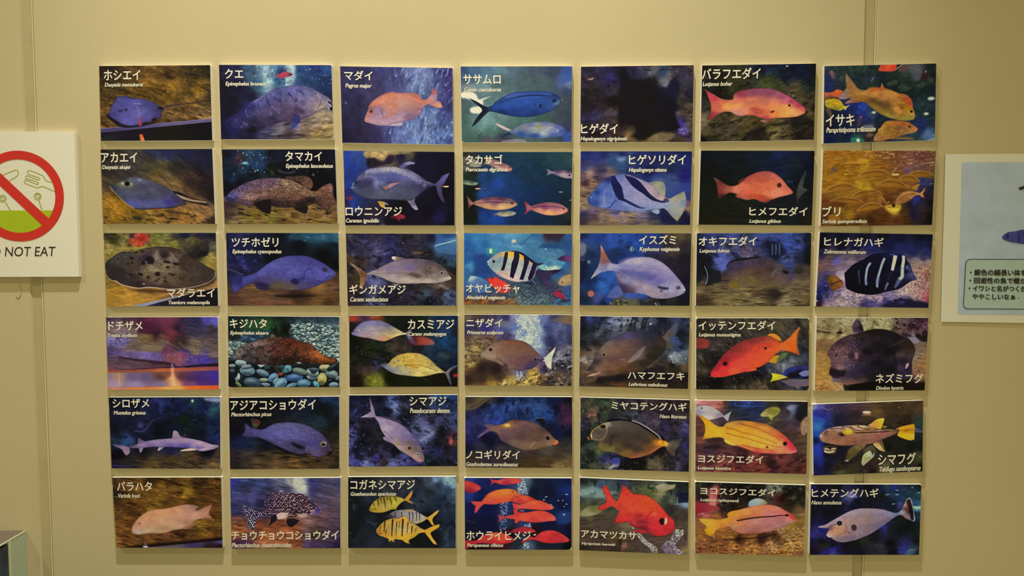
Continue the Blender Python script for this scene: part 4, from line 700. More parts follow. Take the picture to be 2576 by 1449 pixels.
@art(3, 3)
def _(c):
    c.bg("150 100 3c3440, 300 110 242444, 450 100 302c40, 600 120 28285c, 750 100 302830, 900 110 34303c, 1020 120 202040, 1100 100 2c4c88, 1220 90 3c6cac, 1260 130 4878a8, 1100 220 4470a0, 1230 220 3c6c94, 1250 300 2c5480, 1150 400 24343c, 1260 450 1c1c1c, 300 150 403858, 200 250 30304c, 450 220 4c4470, 600 300 34306c, 850 280 302838, 1000 300 202024, 150 350 54402c, 250 400 3c3028, 150 450 3c3438, 160 550 403428, 250 550 443824, 400 560 54548c, 450 600 5c5c80, 550 580 2c2840, 200 650 402c1c, 800 620 24242c, 900 640 382c28, 1100 620 5c5044, 1250 600 40342c, 300 740 302c40, 400 760 44446c, 600 720 242038, 800 720 302c3c, 950 700 3c4c5c, 1100 680 342c34, 1200 720 4c5c7c, 1250 790 3c4868, 1000 790 0c1024, 700 800 2c2434, 150 780 30242c, 1250 520 503c24")
    c.tex(.3, 40, 26, 0); c.blot('14101c', .2, 60, 40, 20, a=.6); c.blot('5c5890', .5, 50, 26, 0, c.mk("125,72! 800,72! 700,320! 130,380!", 20), .7); c.blot('6c5038', .5, 40, 24, 0, c.mk("700,230! 1050,230! 1050,340! 700,320!", 15), .7); c.blot('7c88a8', .55, 40, 34, 0, c.mk("300,600! 1270,620! 1280,825! 300,825!", 20), .7)
    c.poly("1050,210! 1080,110 1130,75! 1282,75! 1280,280 1200,290 1100,270", "1100 130 30609c, 1200 90 1c4880, 1250 140 4880b0, 1150 230 3c6ca0", 8, .9); c.line("1060,205 1120,185 1200,165 1275,140", 10, 'a8d0dc', .9, 3); c.line("830,285 880,275 920,280", 22, 'a07444', .7, 9); c.el(480, 258, 50, 12, 0, '6c6ca8', .7, 8); c.el(320, 155, 40, 16, 0, '5c5490', .6, 9); c.el(200, 295, 24, 20, 0, '5c5878', .6, 8); c.el(550, 285, 60, 8, -20, '7c7ca8', .5, 6)
    c.poly("1180,350! 1220,340 1275,330! 1275,430! 1200,420", '3c647c', 12, .6); c.poly("360,560! 460,540 560,580 540,620 400,620", '6870a8', 14, .6)
    c.poly("165,383! 200,395 260,430 320,470 355,490! 350,520! 330,570 310,620 290,650 268,640! 275,580 270,520 230,450", "190 395 9c8474, 260 450 8c6c58, 300 480 6c4c3c, 290 600 947448, 280 560 846440, 330 510 70503c", 3.5)
    c.poly("608,325! 625,315 680,320 730,330 755,340! 740,360 660,365 620,345", "620 328 e8e0d8, 680 340 84645c, 730 345 6c4c48", 2.5)
    c.poly("620,600! 640,620 660,625! 690,600", 'a89074', 4, .8); c.poly("1080,610! 1140,610 1200,650! 1190,670! 1120,640", '8c7c6c', 4, .7); c.poly("430,470! 560,395 660,360! 640,375 540,440", '6c544c', 3)
    b = c.poly("350,490! 380,480 430,460 500,425 580,385 660,358 750,342 850,338 950,345 1040,365 1110,400 1160,440 1190,480 1210,515 1230,540! 1225,555 1190,568 1150,580 1090,592 1000,595 880,595 780,598 700,600 620,585 540,555 460,520 400,505 355,505",
               "370 495 b0a0a0, 480 450 8c7c84, 600 390 8c7c88, 750 360 7c6c7c, 900 355 6c5c68, 1020 380 5c4c54, 1120 430 60504c, 1190 500 786c64, 600 440 807090, 800 430 78688c, 950 430 70605c, 600 480 887484, 500 490 a09490, 600 530 b0a098, 750 560 b4a498, 850 580 b8a89c, 1000 580 bcac9c, 900 520 847068, 1050 520 8c7c70, 1000 480 645450, 1120 500 7c7068, 1150 560 a89c94, 1215 540 c0b0a0, 750 500 907c78, 1060 450 786860", 2.5, t=(.05, 60, 20, 10), sh=.12)
    c.line("360,492 500,490 650,492 760,488 850,480", 4, '50404c', .7, 2.5, b); c.poly("760,500! 820,488 880,495 930,520! 880,545! 840,525 800,515", '5c4840', 4, .8, b); c.line("980,450 960,490 985,540", 12, '5c4840', .6, 6, b); c.line("1010,445 1015,500 1040,570", 6, '645048', .5, 4, b); c.el(1010, 434, 10, 10, 0, '3c3030', .8, 3)
    c.eye(1128, 487, 16, 'a8a09c', '1c181c'); c.line("1130,568 1180,545 1225,540", 8, 'c8bca8', .8, 2.5); c.line("1190,572 1228,556", 5, '3c2c28', .8, 2); c.line("1060,400 1150,440", 26, '48383c', .4, 14, b)
    c.line("740,595 820,600 900,598", 5, 'c8b8ac', .6, 3)


@art(3, 4)
def _(c):
    c.bg("1370 90 2470b0, 1500 90 2c80b8, 1700 90 4088b8, 1850 90 4c94c0, 2000 90 4088b0, 2120 90 2c6898, 2250 90 3c2c40, 2330 90 342438, 2450 90 2c5c94, 1380 200 1c60a8, 1550 200 2470b0, 1700 180 3c88b8, 1900 220 4890b8, 2050 180 3c84b0, 2150 220 3c7ca0, 2300 220 285c84, 2450 200 205090, 1380 350 1c5ca4, 1420 420 3484b4, 1520 350 1c4c94, 1560 450 1c4490, 1520 500 1c4c98, 1750 240 3c80b0, 2150 300 3078a0, 2300 320 4c8cac, 2450 350 30588c, 2300 400 64b4bc, 2420 450 28609c, 1390 480 2c6ca4, 1400 600 306498, 1500 600 4878a4, 1600 620 2c4878, 2200 520 1c2850, 2350 480 1c5090, 2400 560 6c747c, 2460 480 4c6070, 1950 640 3c505c, 2100 650 3c4c5c, 2250 650 343c58, 2350 700 4c3c50, 2450 680 2c5490, 1380 700 34548c, 1550 720 2c4c7c, 1800 700 3c4c60, 2000 720 4c646c, 2200 760 4c6468, 1400 780 84542c, 1550 790 7c5028, 1700 800 644838, 1850 800 7c5c44, 2000 790 607074, 2400 780 2c7cb0, 2470 800 1c64a8")
    c.tex(.1, 60, 40, 10); g = c.mk("1800,600! 2350,600! 2480,720! 2480,822! 1700,815! 1750,700!", 14); c.tex(.4, 14, 12, 0, g); c.dots(120, g, 5, 4, '8ca8a8 2c3c44 6c8890', a=.6); r = c.mk("1358,730! 1900,770! 1900,815! 1358,815!", 8); c.blot('a86c34', .1, 40, 20, 0, r, .8); c.blot('3c2418', .3, 30, 14, 0, r, .7)
    c.poly("2190,75! 2410,75! 2420,80! 2380,115 2320,135 2240,125 2205,100", '38283c', 7); c.poly("1950,180! 2060,80 2085,85! 1970,190", '2c6890', 4, .7); c.line("1900,180 2100,180 2480,200", 5, '285c88', .7, 3); c.poly("1460,290! 1700,300! 1680,420! 1620,470! 1500,520! 1465,500!", '1c4488', 14, .6)
    c.poly("1590,225! 1690,225! 1700,290! 1600,290!", '2ca080', 10, .8); c.poly("1628,232! 1655,235! 1652,280! 1625,275!", 'f0f4d8', 3); c.el(1880, 152, 24, 18, 0, 'e8c8a0', .95, 6); c.line("1860,160 1870,200 1920,210 1960,215", 7, 'a8d0e0', .7, 3); c.line("1900,170 1930,200", 6, 'b8d8e0', .6, 3)
    c.poly("2130,215! 2200,180 2330,185 2400,210 2405,235! 2260,235", '1c4c88', 6, .8); c.poly("2080,290! 2140,240 2260,235 2400,240 2400,330 2250,340 2150,350", '4884a8', 10, .6, t=(.2, 30, 20, 0)); c.el(2215, 235, 12, 8, 0, 'a8d0d8', .8, 4)
    c.poly("2120,435! 2170,390 2260,360 2430,365! 2380,430 2330,465! 2240,465", "2200 430 78b8bc, 2280 440 b8d4c0, 2380 380 3c8cb0, 2240 400 3078a8", 3.5, t=(.2, 16, 12, 0)); c.blot('e0e8d0', .2, 24, 18, 0, c.mk("2180,410! 2370,410! 2320,460! 2200,460!", 5), .8)
    c.poly("2330,345! 2380,310 2450,305 2485,325! 2485,370 2400,360", "2380 335 442858, 2450 330 6c4070", 4); c.line("2350,310 2440,275 2480,265", 8, '3c70a0', .6, 4)
    c.poly("2340,600! 2370,545 2420,510 2480,495! 2480,610! 2400,620", "2370 590 a88c64, 2430 560 b09468, 2470 600 9c8070", 4); c.el(2388, 585, 8, 8, 0, '54442c')
    c.poly("1425,515! 1480,520 1560,545 1620,590 1640,640 1600,680 1500,690 1420,640 1365,610! 1400,570", "1440 530 b0c8d8, 1500 560 4c7cac, 1400 620 3464a0, 1560 620 4070a8", 5)
    c.poly("1600,540! 1630,535 1660,550! 1690,515! 1720,545 1780,570 1830,610 1850,660 1820,690 1760,700 1700,670 1650,620 1620,590", "1620 560 e03c30, 1700 560 e84838, 1780 620 e0483c, 1820 660 b84444, 1750 680 d04840", 3, sh=.15)
    c.poly("2290,690! 2330,675 2390,705 2420,750 2400,790! 2370,750 2320,730", "2320 690 a02c40, 2390 740 8c2438, 2370 710 a8344c", 3); c.poly("2310,790! 2400,760 2470,760! 2450,800 2350,815", '2c3854', 6, .8); c.line("2310,790 2400,800 2480,790", 5, '80b8d0', .6, 3)
    b = c.poly("1600,375! 1605,360 1640,330 1690,290 1750,265 1830,258 1900,262 1960,280 2010,315 2050,350 2085,375 2125,400! 2125,450 2110,490 2080,540 2020,570 1950,580 1860,570 1790,545 1720,510 1670,470 1630,430",
               "1620 380 80a0a8, 1680 320 9c9c90, 1720 290 b0a080, 1660 420 88a0a0, 1720 440 a0a8a0, 1740 350 7898a8, 1740 500 c0a098, 1780 520 d0b0a0, 1850 540 d0b0a8, 1830 290 f0b038, 1840 350 b0b8a8, 1850 420 a8b0a8, 1950 310 e0a840, 1960 380 a8aca0, 1950 480 b0b4b0, 2050 370 b8a088, 2050 430 98a0a8, 2040 520 a8b0b4, 2110 480 a0808c", 2.5, t=(.1, 10, 8, 0), sh=.1)
    for p in ("1790,270! 1820,262! 1815,330 1800,390 1780,455! 1745,460! 1765,400 1775,340", "1885,262! 1925,268! 1940,300 1930,370 1910,440 1880,530 1875,545! 1840,525! 1850,450 1860,380 1880,330", "1985,300! 2035,335! 2040,370 2020,430 2000,500 1980,555! 1940,555! 1960,490 1985,400", "2085,370! 2130,400! 2115,430 2100,480 2075,540 2040,565! 2030,540 2050,480 2070,420"):
        c.poly(p, "1800 300 2c2038, 1900 450 1c1438, 2100 450 201838", 2.5, t=(.15, 10, 10, 0))
    c.poly("1830,258! 1900,255 1970,275 2050,330 2120,380 2200,380! 2160,400 2120,400! 2060,370 1990,310 1900,268", '201c38', 3); c.poly("1940,575! 2050,575 2095,545! 2115,610! 2060,610 1990,595", '243450', 3); c.line("2070,555 2110,605", 8, '98b8c8', .7, 3)
    c.poly("2115,460! 2200,462 2330,450 2380,455! 2300,500 2230,530 2250,580 2280,635! 2220,610 2150,540 2110,500", "2150 490 342c50, 2250 490 3c3054, 2250 600 4c3460, 2340 465 241c40", 3); c.line("2330,462 2385,455", 6, '1c1c38', .8, 3)
    c.eye(1670, 364, 17, '647c84', '10141c'); c.line("1605,395 1640,410", 5, 'd8e0d8', .7, 3); c.el(1612, 368, 8, 8, 0, 'd0d8d0', .7, 3); c.el(1745, 410, 14, 14, 0, '6898b0', .6, 5)


@art(4, 3)
def _(c):
    c.bg("140 100 8c3828, 250 90 3c2c48, 350 90 6c3c48, 400 90 8c4c24, 550 90 1c2414, 700 100 141810, 850 100 14200c, 950 90 1c2c2c, 1050 100 103458, 1200 100 0c2c54, 1240 250 142034, 1100 220 1c3c68, 900 230 142028, 750 180 0c1414, 600 150 0c1414, 150 180 201c20, 140 300 0c100c, 200 400 0c100c, 400 400 1c241c, 350 450 242c10, 300 550 181c18, 600 400 3c342c, 700 420 34302c, 850 400 1c1820, 950 450 1c3448, 1100 330 104474, 1200 380 0c3458, 1100 450 103458, 1200 550 081c3c, 1150 500 243038, 200 600 24201c, 320 640 483434, 400 560 202838, 350 730 5c5c20, 400 760 808030, 200 780 140c0c, 550 720 101404, 700 760 181c0c, 900 770 141c0c, 1050 740 14140c, 1200 700 1c1018, 1230 800 0c0c0c, 500 600 141810")
    c.tex(.35, 50, 34, 0); c.blot('0a0c0a', .15, 60, 40, 10, c.mk("118,300! 700,350! 600,600! 120,620!", 20), .6); c.blot('54503c', .5, 44, 30, 0, c.mk("118,380! 900,360! 900,500! 500,560! 118,800!", 20), .6); c.blot('80803c', .4, 30, 26, 0, c.mk("280,680! 460,690! 450,800! 300,800!", 12), .7)
    c.el(1100, 490, 50, 26, 0, '4c5048', .6, 14); c.poly("730,330! 790,300 900,300 980,330 1010,360 990,385 880,390 760,380", "780 340 5c2424, 900 340 a04438, 990 365 a05c50", 6, .95); c.poly("1205,690! 1253,685! 1253,720! 1210,720!", 'a02c2c', 5, .9); c.poly("118,80! 400,80! 380,110 250,130 130,140!", "150 100 a03c28, 300 95 402c48, 380 95 a0582c", 8, .8)
    c.poly("690,270! 750,230 780,190! 790,210! 740,270! 780,310 810,370! 820,385! 760,350 720,290", "760 240 7c6474, 790 350 4c4470, 740 270 80788c", 4)
    b = c.poly("145,265! 170,225 210,180 270,145 340,130 430,130 500,150 560,180 620,215 680,250 715,262! 710,275 640,290 580,315 520,340 480,350 400,335 320,315 240,305 180,290 148,280",
               "160 260 6c6494, 220 190 7470a0, 320 150 7c78a4, 430 150 7c74a0, 520 180 6c648c, 250 240 948894, 350 220 9c909c, 450 210 948c90, 550 220 8c847c, 600 240 b0a470, 640 265 d0c080, 500 270 a89c78, 400 290 b09888, 300 290 a88c88, 480 320 c08c6c, 560 300 c09c60, 220 280 9484a0, 350 260 a094a0", 3, sh=.15, t=(.08, 40, 14, 10))
    c.line("300,250 400,240 480,245 580,255 680,265", 4, '6c6454', .7, 2.5, b); c.line("560,300 640,280 720,265", 7, 'ecdc9c', .8, 3); c.line("260,240 270,270 310,285", 5, 'a08c74', .7, 3, b); c.el(215, 230, 12, 10, 0, 'd8d0d8', .7, 4); c.el(212, 232, 5, 5, 0, '40384c', .8, 2); c.el(150, 265, 10, 8, 0, '9c98b8', .6, 3); c.dots(30, b, 3, 2, 'c8c0c0 605870', a=.5)
    c.poly("480,600! 440,600 400,600! 360,540! 400,560 420,590! 390,640 360,690! 410,640 450,610", '3c3c6c', 6, .9); c.poly("440,600 480,575 540,580 540,620 480,620", '6c6c84', 8, .8)
    b = c.poly("470,610! 530,580 570,530 640,490 720,472 800,470 870,480 920,505 980,550 1040,610 1110,660! 1130,668! 1180,620 1253,590! 1253,605! 1190,650 1160,680! 1175,730 1195,810! 1170,790 1140,720 1120,680! 1040,685 960,705 860,718 760,710 660,700 580,680 520,650",
               "500 610 78748c, 560 560 a89450, 650 510 b89c48, 750 490 d0b050, 850 500 bca050, 920 530 b09c58, 1000 590 a8945c, 1080 650 c0b06c, 600 590 c0a858, 700 570 c8a84c, 800 580 c8a048, 900 600 c8ac58, 950 650 e0cc74, 800 650 c4ac68, 700 650 b4a478, 600 640 948c88, 850 690 d8c070, 950 690 a8944c, 700 690 a4a088, 560 650 788094, 1150 690 70707c, 1220 620 54547c, 1180 770 54587c", 3, sh=.12, t=(.12, 24, 10, 20))
    c.line("700,600 800,590 880,600 960,630 1050,660", 6, '7c6428', .75, 3, b); c.poly("735,590! 790,600 850,620 800,625 740,605", 'b08424', 4, .8, b); c.blot('6c5c2c', .3, 14, 12, 30, b * c.mk("560,490! 760,475! 720,620! 560,620!", 8), .7); c.el(610, 548, 11, 11, 0, 'e0d8b0', .9, 3); c.el(611, 550, 5, 5, 0, '302818', 1, 1.5); c.line("920,690 1000,680 1090,660", 6, 'f0e0a0', .7, 3); c.dots(40, b, 3, 2, 'f0e0a0 806c30', a=.5); c.line("930,500 1000,560 1060,620", 10, '60605c', .5, 5); c.line("860,718 920,740 940,750", 6, '5c4c44', .7, 4)


@art(4, 4)
def _(c):
    c.bg("1340 90 6c5c44, 1450 90 4c3c38, 1600 90 443850, 1750 90 3c3464, 1850 90 8084b0, 1950 90 b0bcc8, 2050 90 b0bccc, 2150 90 6070a0, 2250 90 3c3c60, 2400 90 746450, 2430 130 5c4c3c, 1340 250 3c3464, 1400 180 3c3460, 1550 200 34348c, 1700 160 5c5c84, 1700 230 4c5098, 1850 200 6074ac, 1950 200 c0ccd4, 2080 220 98acd0, 2200 200 3c4c84, 2300 180 5c6094, 2430 200 3c4474, 1350 330 5c4838, 1450 340 7c6848, 1600 320 6c5440, 1760 300 4c4060, 1900 280 8494c4, 2000 320 b8c8d8, 2100 400 7c90b8, 2220 350 2c3060, 2350 330 444c7c, 2430 350 343450, 1350 450 8c7850, 1450 430 94804c, 1400 580 a08c50, 1450 520 6c5c3c, 1380 650 6c4c34, 1500 620 34241c, 1650 640 24181c, 1350 750 44342c, 1500 740 5c4428, 1450 790 70542c, 1600 760 a08034, 1700 750 6c502c, 1750 790 c0ac74, 1800 760 a88c44, 1900 740 847048, 1950 790 c0a45c, 2050 690 c0a044, 2150 720 84683c, 2200 760 2c2424, 2300 720 604c40, 2430 700 50443c, 2350 600 2c2c34, 2400 520 605c68, 2300 500 8c8c94, 2250 450 3c3c54, 2150 650 50406c, 2420 420 6c6870, 2350 790 706048, 1900 680 5c5890")
    c.tex(.2, 40, 26, 0); rk = c.mk("1325,310! 1640,310! 1560,430! 1480,530! 1360,640! 1325,640!", 10); c.tex(.4, 40, 20, 10, rk); c.blot('3c2c24', .2, 60, 22, 15, rk, .7); c.blot('b8a478', .4, 40, 20, 10, rk, .6)
    bu = c.mk("1840,70! 2140,70! 2080,200! 2130,380! 2110,440! 2050,420! 1960,340! 1850,330! 1870,200!", 14); c.dots(500, bu, 7, 6, 'd8e4e8 b0c0d8 8094c0 e8f0f0', a=.45, soft=2); c.blot('5068a0', .3, 30, 40, 0, bu, .5)
    r2 = c.mk("2130,640! 2200,440! 2447,400! 2447,640! 2447,815! 2200,815!", 12); c.blot('a8a4a4', .3, 34, 24, 0, r2, .7); c.blot('1c1820', .2, 44, 28, 0, r2, .7); lo = c.mk("1660,800! 1740,740 1880,730 2000,660 2100,660! 2140,720! 2280,780! 2280,812! 1660,812!", 6); c.tex(.35, 26, 20, 0, lo); c.blot('4c3c20', .3, 40, 22, -20, lo, .8); c.blot('e0d09c', .45, 30, 20, 0, lo, .7)
    c.poly("1650,150! 1720,130 1790,150 1800,190 1740,200", '74747c', 9, .6); c.poly("2240,130! 2300,100 2447,90! 2447,170 2330,150", '80684c', 9, .7); c.line("2270,180 2270,330", 40, '6870a0', .4, 16); c.line("2380,160 2380,280", 44, '6470a4', .3, 16); c.poly("1340,720! 1400,640 1550,560 1700,620 1820,660 1750,730 1600,760 1400,800 1330,760", '2c2020', 20, .6)
    c.poly("2090,530! 2150,520 2210,470 2275,405! 2268,440 2240,520 2232,590 2230,640! 2190,620 2160,560 2130,545", "2130 530 a0a0b0, 2200 530 c8ccd0, 2260 420 e8e4d8, 2200 600 d8d8d4", 3); c.line("2150,560 2180,610 2230,645", 10, '6c544c', .6, 5)
    b = c.poly("1492,485! 1500,465 1540,435 1570,400 1620,365 1680,342 1760,332 1850,332 1930,345 1990,375 2040,420 2090,470 2130,505! 2150,520! 2140,550! 2100,580 2050,620 2000,640 1900,650 1800,635 1720,605 1660,570 1600,548 1540,525! 1500,512",
               "1500 490 a08878, 1560 450 8c7464, 1620 390 8c7060, 1700 350 84604c, 1800 345 80543c, 1900 360 7c5440, 1980 400 745040, 2060 470 745448, 1600 500 98806c, 1620 440 907864, 1700 450 84604c, 1800 430 80604c, 1900 450 7c5848, 1700 540 886c60, 1800 550 785854, 1900 560 704c4c, 2000 530 6c4c4c, 2050 580 503c5c, 2000 610 4c3c60, 1900 620 6c5058, 2120 530 6c5c80, 1780 610 806458", 3, t=(.05, 50, 30, 20), sh=.18)
    for x, y in ((2062, 538), (2090, 540), (2120, 542), (2148, 535)): c.el(x, y, 8, 15 if x < 2140 else 6, 5, '141018', 1, 2.5)
    c.el(1595, 434, 18, 15, 0, '241820', 1, 3); c.line("1530,400 1570,420", 5, '5c4840', .5, 3); c.line("1490,512 1540,518", 5, '6c5448', .8, 2.5); c.line("1660,520 1700,545 1740,580", 12, '4c3438', .6, 6, b); c.line("1700,610 1740,660 1780,690 1820,640", 7, '6c5c70', .7, 4); c.line("1650,440 1660,500 1620,540", 5, '74604c', .6, 3, b); c.poly("1740,570! 1780,600 1760,620 1730,600", '3c2838', 5, .7)
    c.dots(50, c.mk("1860,660! 1930,660! 1930,750! 1860,750!", 4), 7, 6, 'b8c4e0 8088b8 e0e4f0', a=.6)


@art(5, 3)
def _(c):
    c.bg("140 90 141438, 300 90 101028, 450 80 0c1028, 560 100 4c64a8, 600 180 6478b0, 680 180 34344c, 700 90 101828, 850 120 181c20, 1100 80 1c64a0, 1200 80 1c3c78, 1180 150 1c2c50, 150 200 24284c, 200 240 3c3c88, 400 200 1c2038, 130 350 1c1c38, 140 450 5858a8, 150 550 4c4c94, 160 400 3c3870, 250 350 24242c, 300 450 141420, 400 500 242428, 250 550 0c0c14, 500 230 101838, 700 300 101424, 900 380 5c6090, 850 440 50507c, 950 450 6c6ca0, 900 520 6870a0, 1050 330 3c3c64, 1200 320 3c4878, 1000 300 302c4c, 1100 450 14141c, 1180 540 6c3c40, 1050 560 14141c, 950 600 28284c, 1020 640 2c2c70, 920 640 34386c, 1150 600 1c1824, 1200 680 24243c, 200 620 181c3c, 350 660 1c1820, 500 640 34345c, 600 640 14141c, 150 740 4c4c98, 200 780 3c3884, 300 760 6870b0, 400 720 3c3484, 480 760 3c3030, 560 780 5c64a0, 700 720 4c4c94, 800 780 3c3c80, 950 720 1c2c38, 1000 780 14141c, 1200 790 1c1c24")
    c.tex(.35, 44, 30, 0); c.blot('0c0c14', .1, 60, 44, 20, a=.6); c.blot('6c74b0', .55, 36, 30, 20, a=.6); c.blot('40403c', .55, 40, 20, 0, c.mk("200,330! 500,400! 600,640! 200,640!", 20), .6)
    c.line("860,540 920,500 980,460 1000,430", 26, '7c88b0', .6, 8); c.line("870,440 920,400 960,440", 30, '6c7098', .5, 10); c.el(1180, 540, 20, 36, 0, 'b85c50', .9, 8)
    c.poly("228,292! 270,270 320,245 345,225! 335,160 325,80! 350,120 370,180 385,240 392,265! 400,285! 350,290 300,288", "250 285 a898a8, 340 220 8c7c90, 340 120 64586c, 370 240 8c7c8c", 3)
    c.poly("400,275! 460,278 540,290 600,310 650,330 675,355! 620,340 500,310", '4c3c4c', 4, .9); c.poly("470,490! 475,520! 520,540 560,560! 540,500", 'a090b0', 4, .9)
    b = c.poly("380,275! 420,280 480,295 560,320 640,350 700,390 750,440 800,490 840,540 870,600 890,660 905,710! 900,745 870,762! 830,750 770,710 700,665 640,630 590,580 540,540 490,480 450,420 420,340 390,300",
               "400 290 a08ca0, 450 320 9c88a4, 550 340 9480a0, 650 380 8c7898, 720 440 8470a0, 780 500 6c589c, 830 560 60508c, 870 640 70606c, 890 720 846c70, 500 400 a898a8, 520 460 a494a8, 600 460 8c7898, 680 540 7c6c80, 700 500 7c6890, 600 550 a090a8, 650 600 ac98a8, 750 620 847058, 720 650 a88c84, 800 700 a88c84, 850 745 b8887c, 760 550 70605c, 800 620 6c5c58, 620 560 9c8454", 3, t=(.05, 40, 20, 45), sh=.15)
    c.line("480,430 560,500 620,560 700,590", 6, '5c4c5c', .6, 4, b); c.line("580,540 640,580 700,600 740,590", 8, 'b09850', .7, 5, b); c.el(748, 610, 16, 13, 0, '201818', .95, 4); c.eye(832, 676, 12, 'd0c8c0', '181418'); c.line("850,750 880,745 900,735", 5, '8c5850', .8, 3); c.line("720,630 760,670 790,640", 4, '8c7868', .5, 3, b); c.line("870,535 900,520", 6, '8c8cb0', .6, 3)


@art(5, 4)
def _(c):
    c.bg("1340 90 443834, 1500 90 4c4438, 1600 80 3c3024, 1700 90 0c1028, 1800 100 14306c, 1950 100 142c5c, 2100 90 142c58, 2250 90 101848, 2430 90 080c18, 1400 150 544834, 1350 200 34302c, 1520 150 141420, 1450 240 1c2054, 1600 220 20387c, 1700 220 20408c, 1800 160 3054a0, 1950 190 305098, 1900 260 102858, 2100 180 2c5090, 2050 250 1c3c78, 2200 260 1c4088, 2300 200 101440, 2370 200 3c2038, 2400 300 44203c, 1350 260 20285c, 1450 300 28306c, 1550 320 283c88, 1650 330 243c90, 1350 400 2c2c78, 1450 450 24245c, 1380 520 20205c, 1550 520 0c0c30, 1600 540 101034, 1700 540 181c40, 2200 400 0c1c44, 2300 450 0c1440, 2420 450 14183c, 2400 560 2c2c30, 1350 620 141434, 1500 600 2c2c40, 1700 600 3c3438, 1900 640 3c3434, 2200 620 50443c, 2420 600 443c30, 1400 700 342c28, 1700 700 3c2c2c, 2000 700 44342c, 2300 700 44382c, 1400 790 44382c, 2000 780 44341c, 2300 800 7c6844, 2430 790 6c5838, 2200 760 4c3c24")
    c.tex(.3, 40, 40, 60, c.mk("1332,75! 2447,75! 2447,540! 1332,600!", 15)); c.blot('4c74c0', .45, 24, 50, 10, c.mk("1600,100! 2200,90! 2250,320! 1500,320!", 20), .6); c.blot('080c20', .3, 50, 60, 20, c.mk("1500,90! 2447,80! 2447,560! 2100,300! 1700,300!", 20), .6)
    c.poly("1332,75! 1620,75! 1540,130 1440,200 1332,215!", "1360 90 3c3430, 1500 110 5c5038, 1400 190 5c5040", 6); c.line("1380,190 1480,140 1560,90", 8, '2c2418', .6, 4); c.line("1360,160 1450,100", 6, '302820', .5, 4)
    c.poly("2040,310! 2090,295 2150,300 2165,380! 2140,390 2100,345", '0c1418', 5, .9); c.line("2040,325 2080,298 2150,296", 5, '7cb0a0', .7, 3); c.line("2330,170 2370,260 2420,330", 40, '50243c', .5, 14)
    f = c.mk("1332,640! 1600,590! 2447,560! 2447,820! 1332,812!", 10); c.tex(.2, 80, 16, 0, f); c.dots(20, c.mk("2150,780! 2440,770! 2440,815! 2200,815!"), 10, 5, 'a89064 6c7c3c 8c5c44', a=.6)
    c.poly("1450,510! 1490,460 1530,430 1570,400! 1540,380 1500,340 1440,300! 1520,330 1590,365! 1640,370! 1640,430! 1580,435 1520,470", "1480 490 786498, 1550 430 6c5470, 1500 340 342c60, 1600 400 80605c", 6, .95)
    b = c.poly("1570,370! 1620,372 1680,365 1740,350 1800,320 1850,310 1950,318 2040,338 2110,370 2170,410 2220,460 2260,505 2300,535! 2290,560 2250,580 2200,595 2120,612 2040,630 1960,635 1900,620 1820,590 1760,560 1700,530 1660,460 1620,435 1580,430",
               "1600 400 80605c, 1680 390 805c4c, 1750 370 b08844, 1800 370 906844, 1850 330 6c4c44, 1950 335 705054, 2050 360 6c5050, 2150 420 54403c, 2220 480 74584c, 2280 540 a8684c, 1750 430 6c5058, 1850 420 684c50, 1950 430 604448, 2050 450 644838, 2100 500 5c483c, 1750 520 5c484c, 1850 560 745c54, 1950 580 7c604c, 2050 590 7c604c, 2150 580 745848, 2220 560 8c7058, 1900 490 5c4444", 3, t=(.06, 40, 12, 15), sh=.25)
    for q in range(5): c.line("%d,%d %d,%d %d,%d" % (1820 + q * 10, 345 + q * 22, 1960, 350 + q * 24, 2090, 410 + q * 24), 4, 'a0806c', .35, 2, b)
    c.el(1770, 370, 30, 14, 5, 'f0cc68', .9, 8, b); c.line("1700,355 1760,345 1830,312", 8, '8c542c', .6, 4, b); c.el(2196, 503, 28, 28, 0, '78604c', .9, 5); c.el(2192, 505, 20, 20, 0, '101014', 1, 3); c.line("2205,485 2210,510", 4, 'a8a09c', .6, 2); c.poly("2245,570! 2270,545 2302,540! 2300,560 2270,578!", 'd8683c', 3); c.el(2285, 535, 14, 7, 15, 'd09864', .7, 3); c.line("2010,600 2030,565 2065,545", 6, 'd09858', .85, 3); c.line("1960,570 2010,600 2060,610", 4, '8c7058', .5, 3, b)


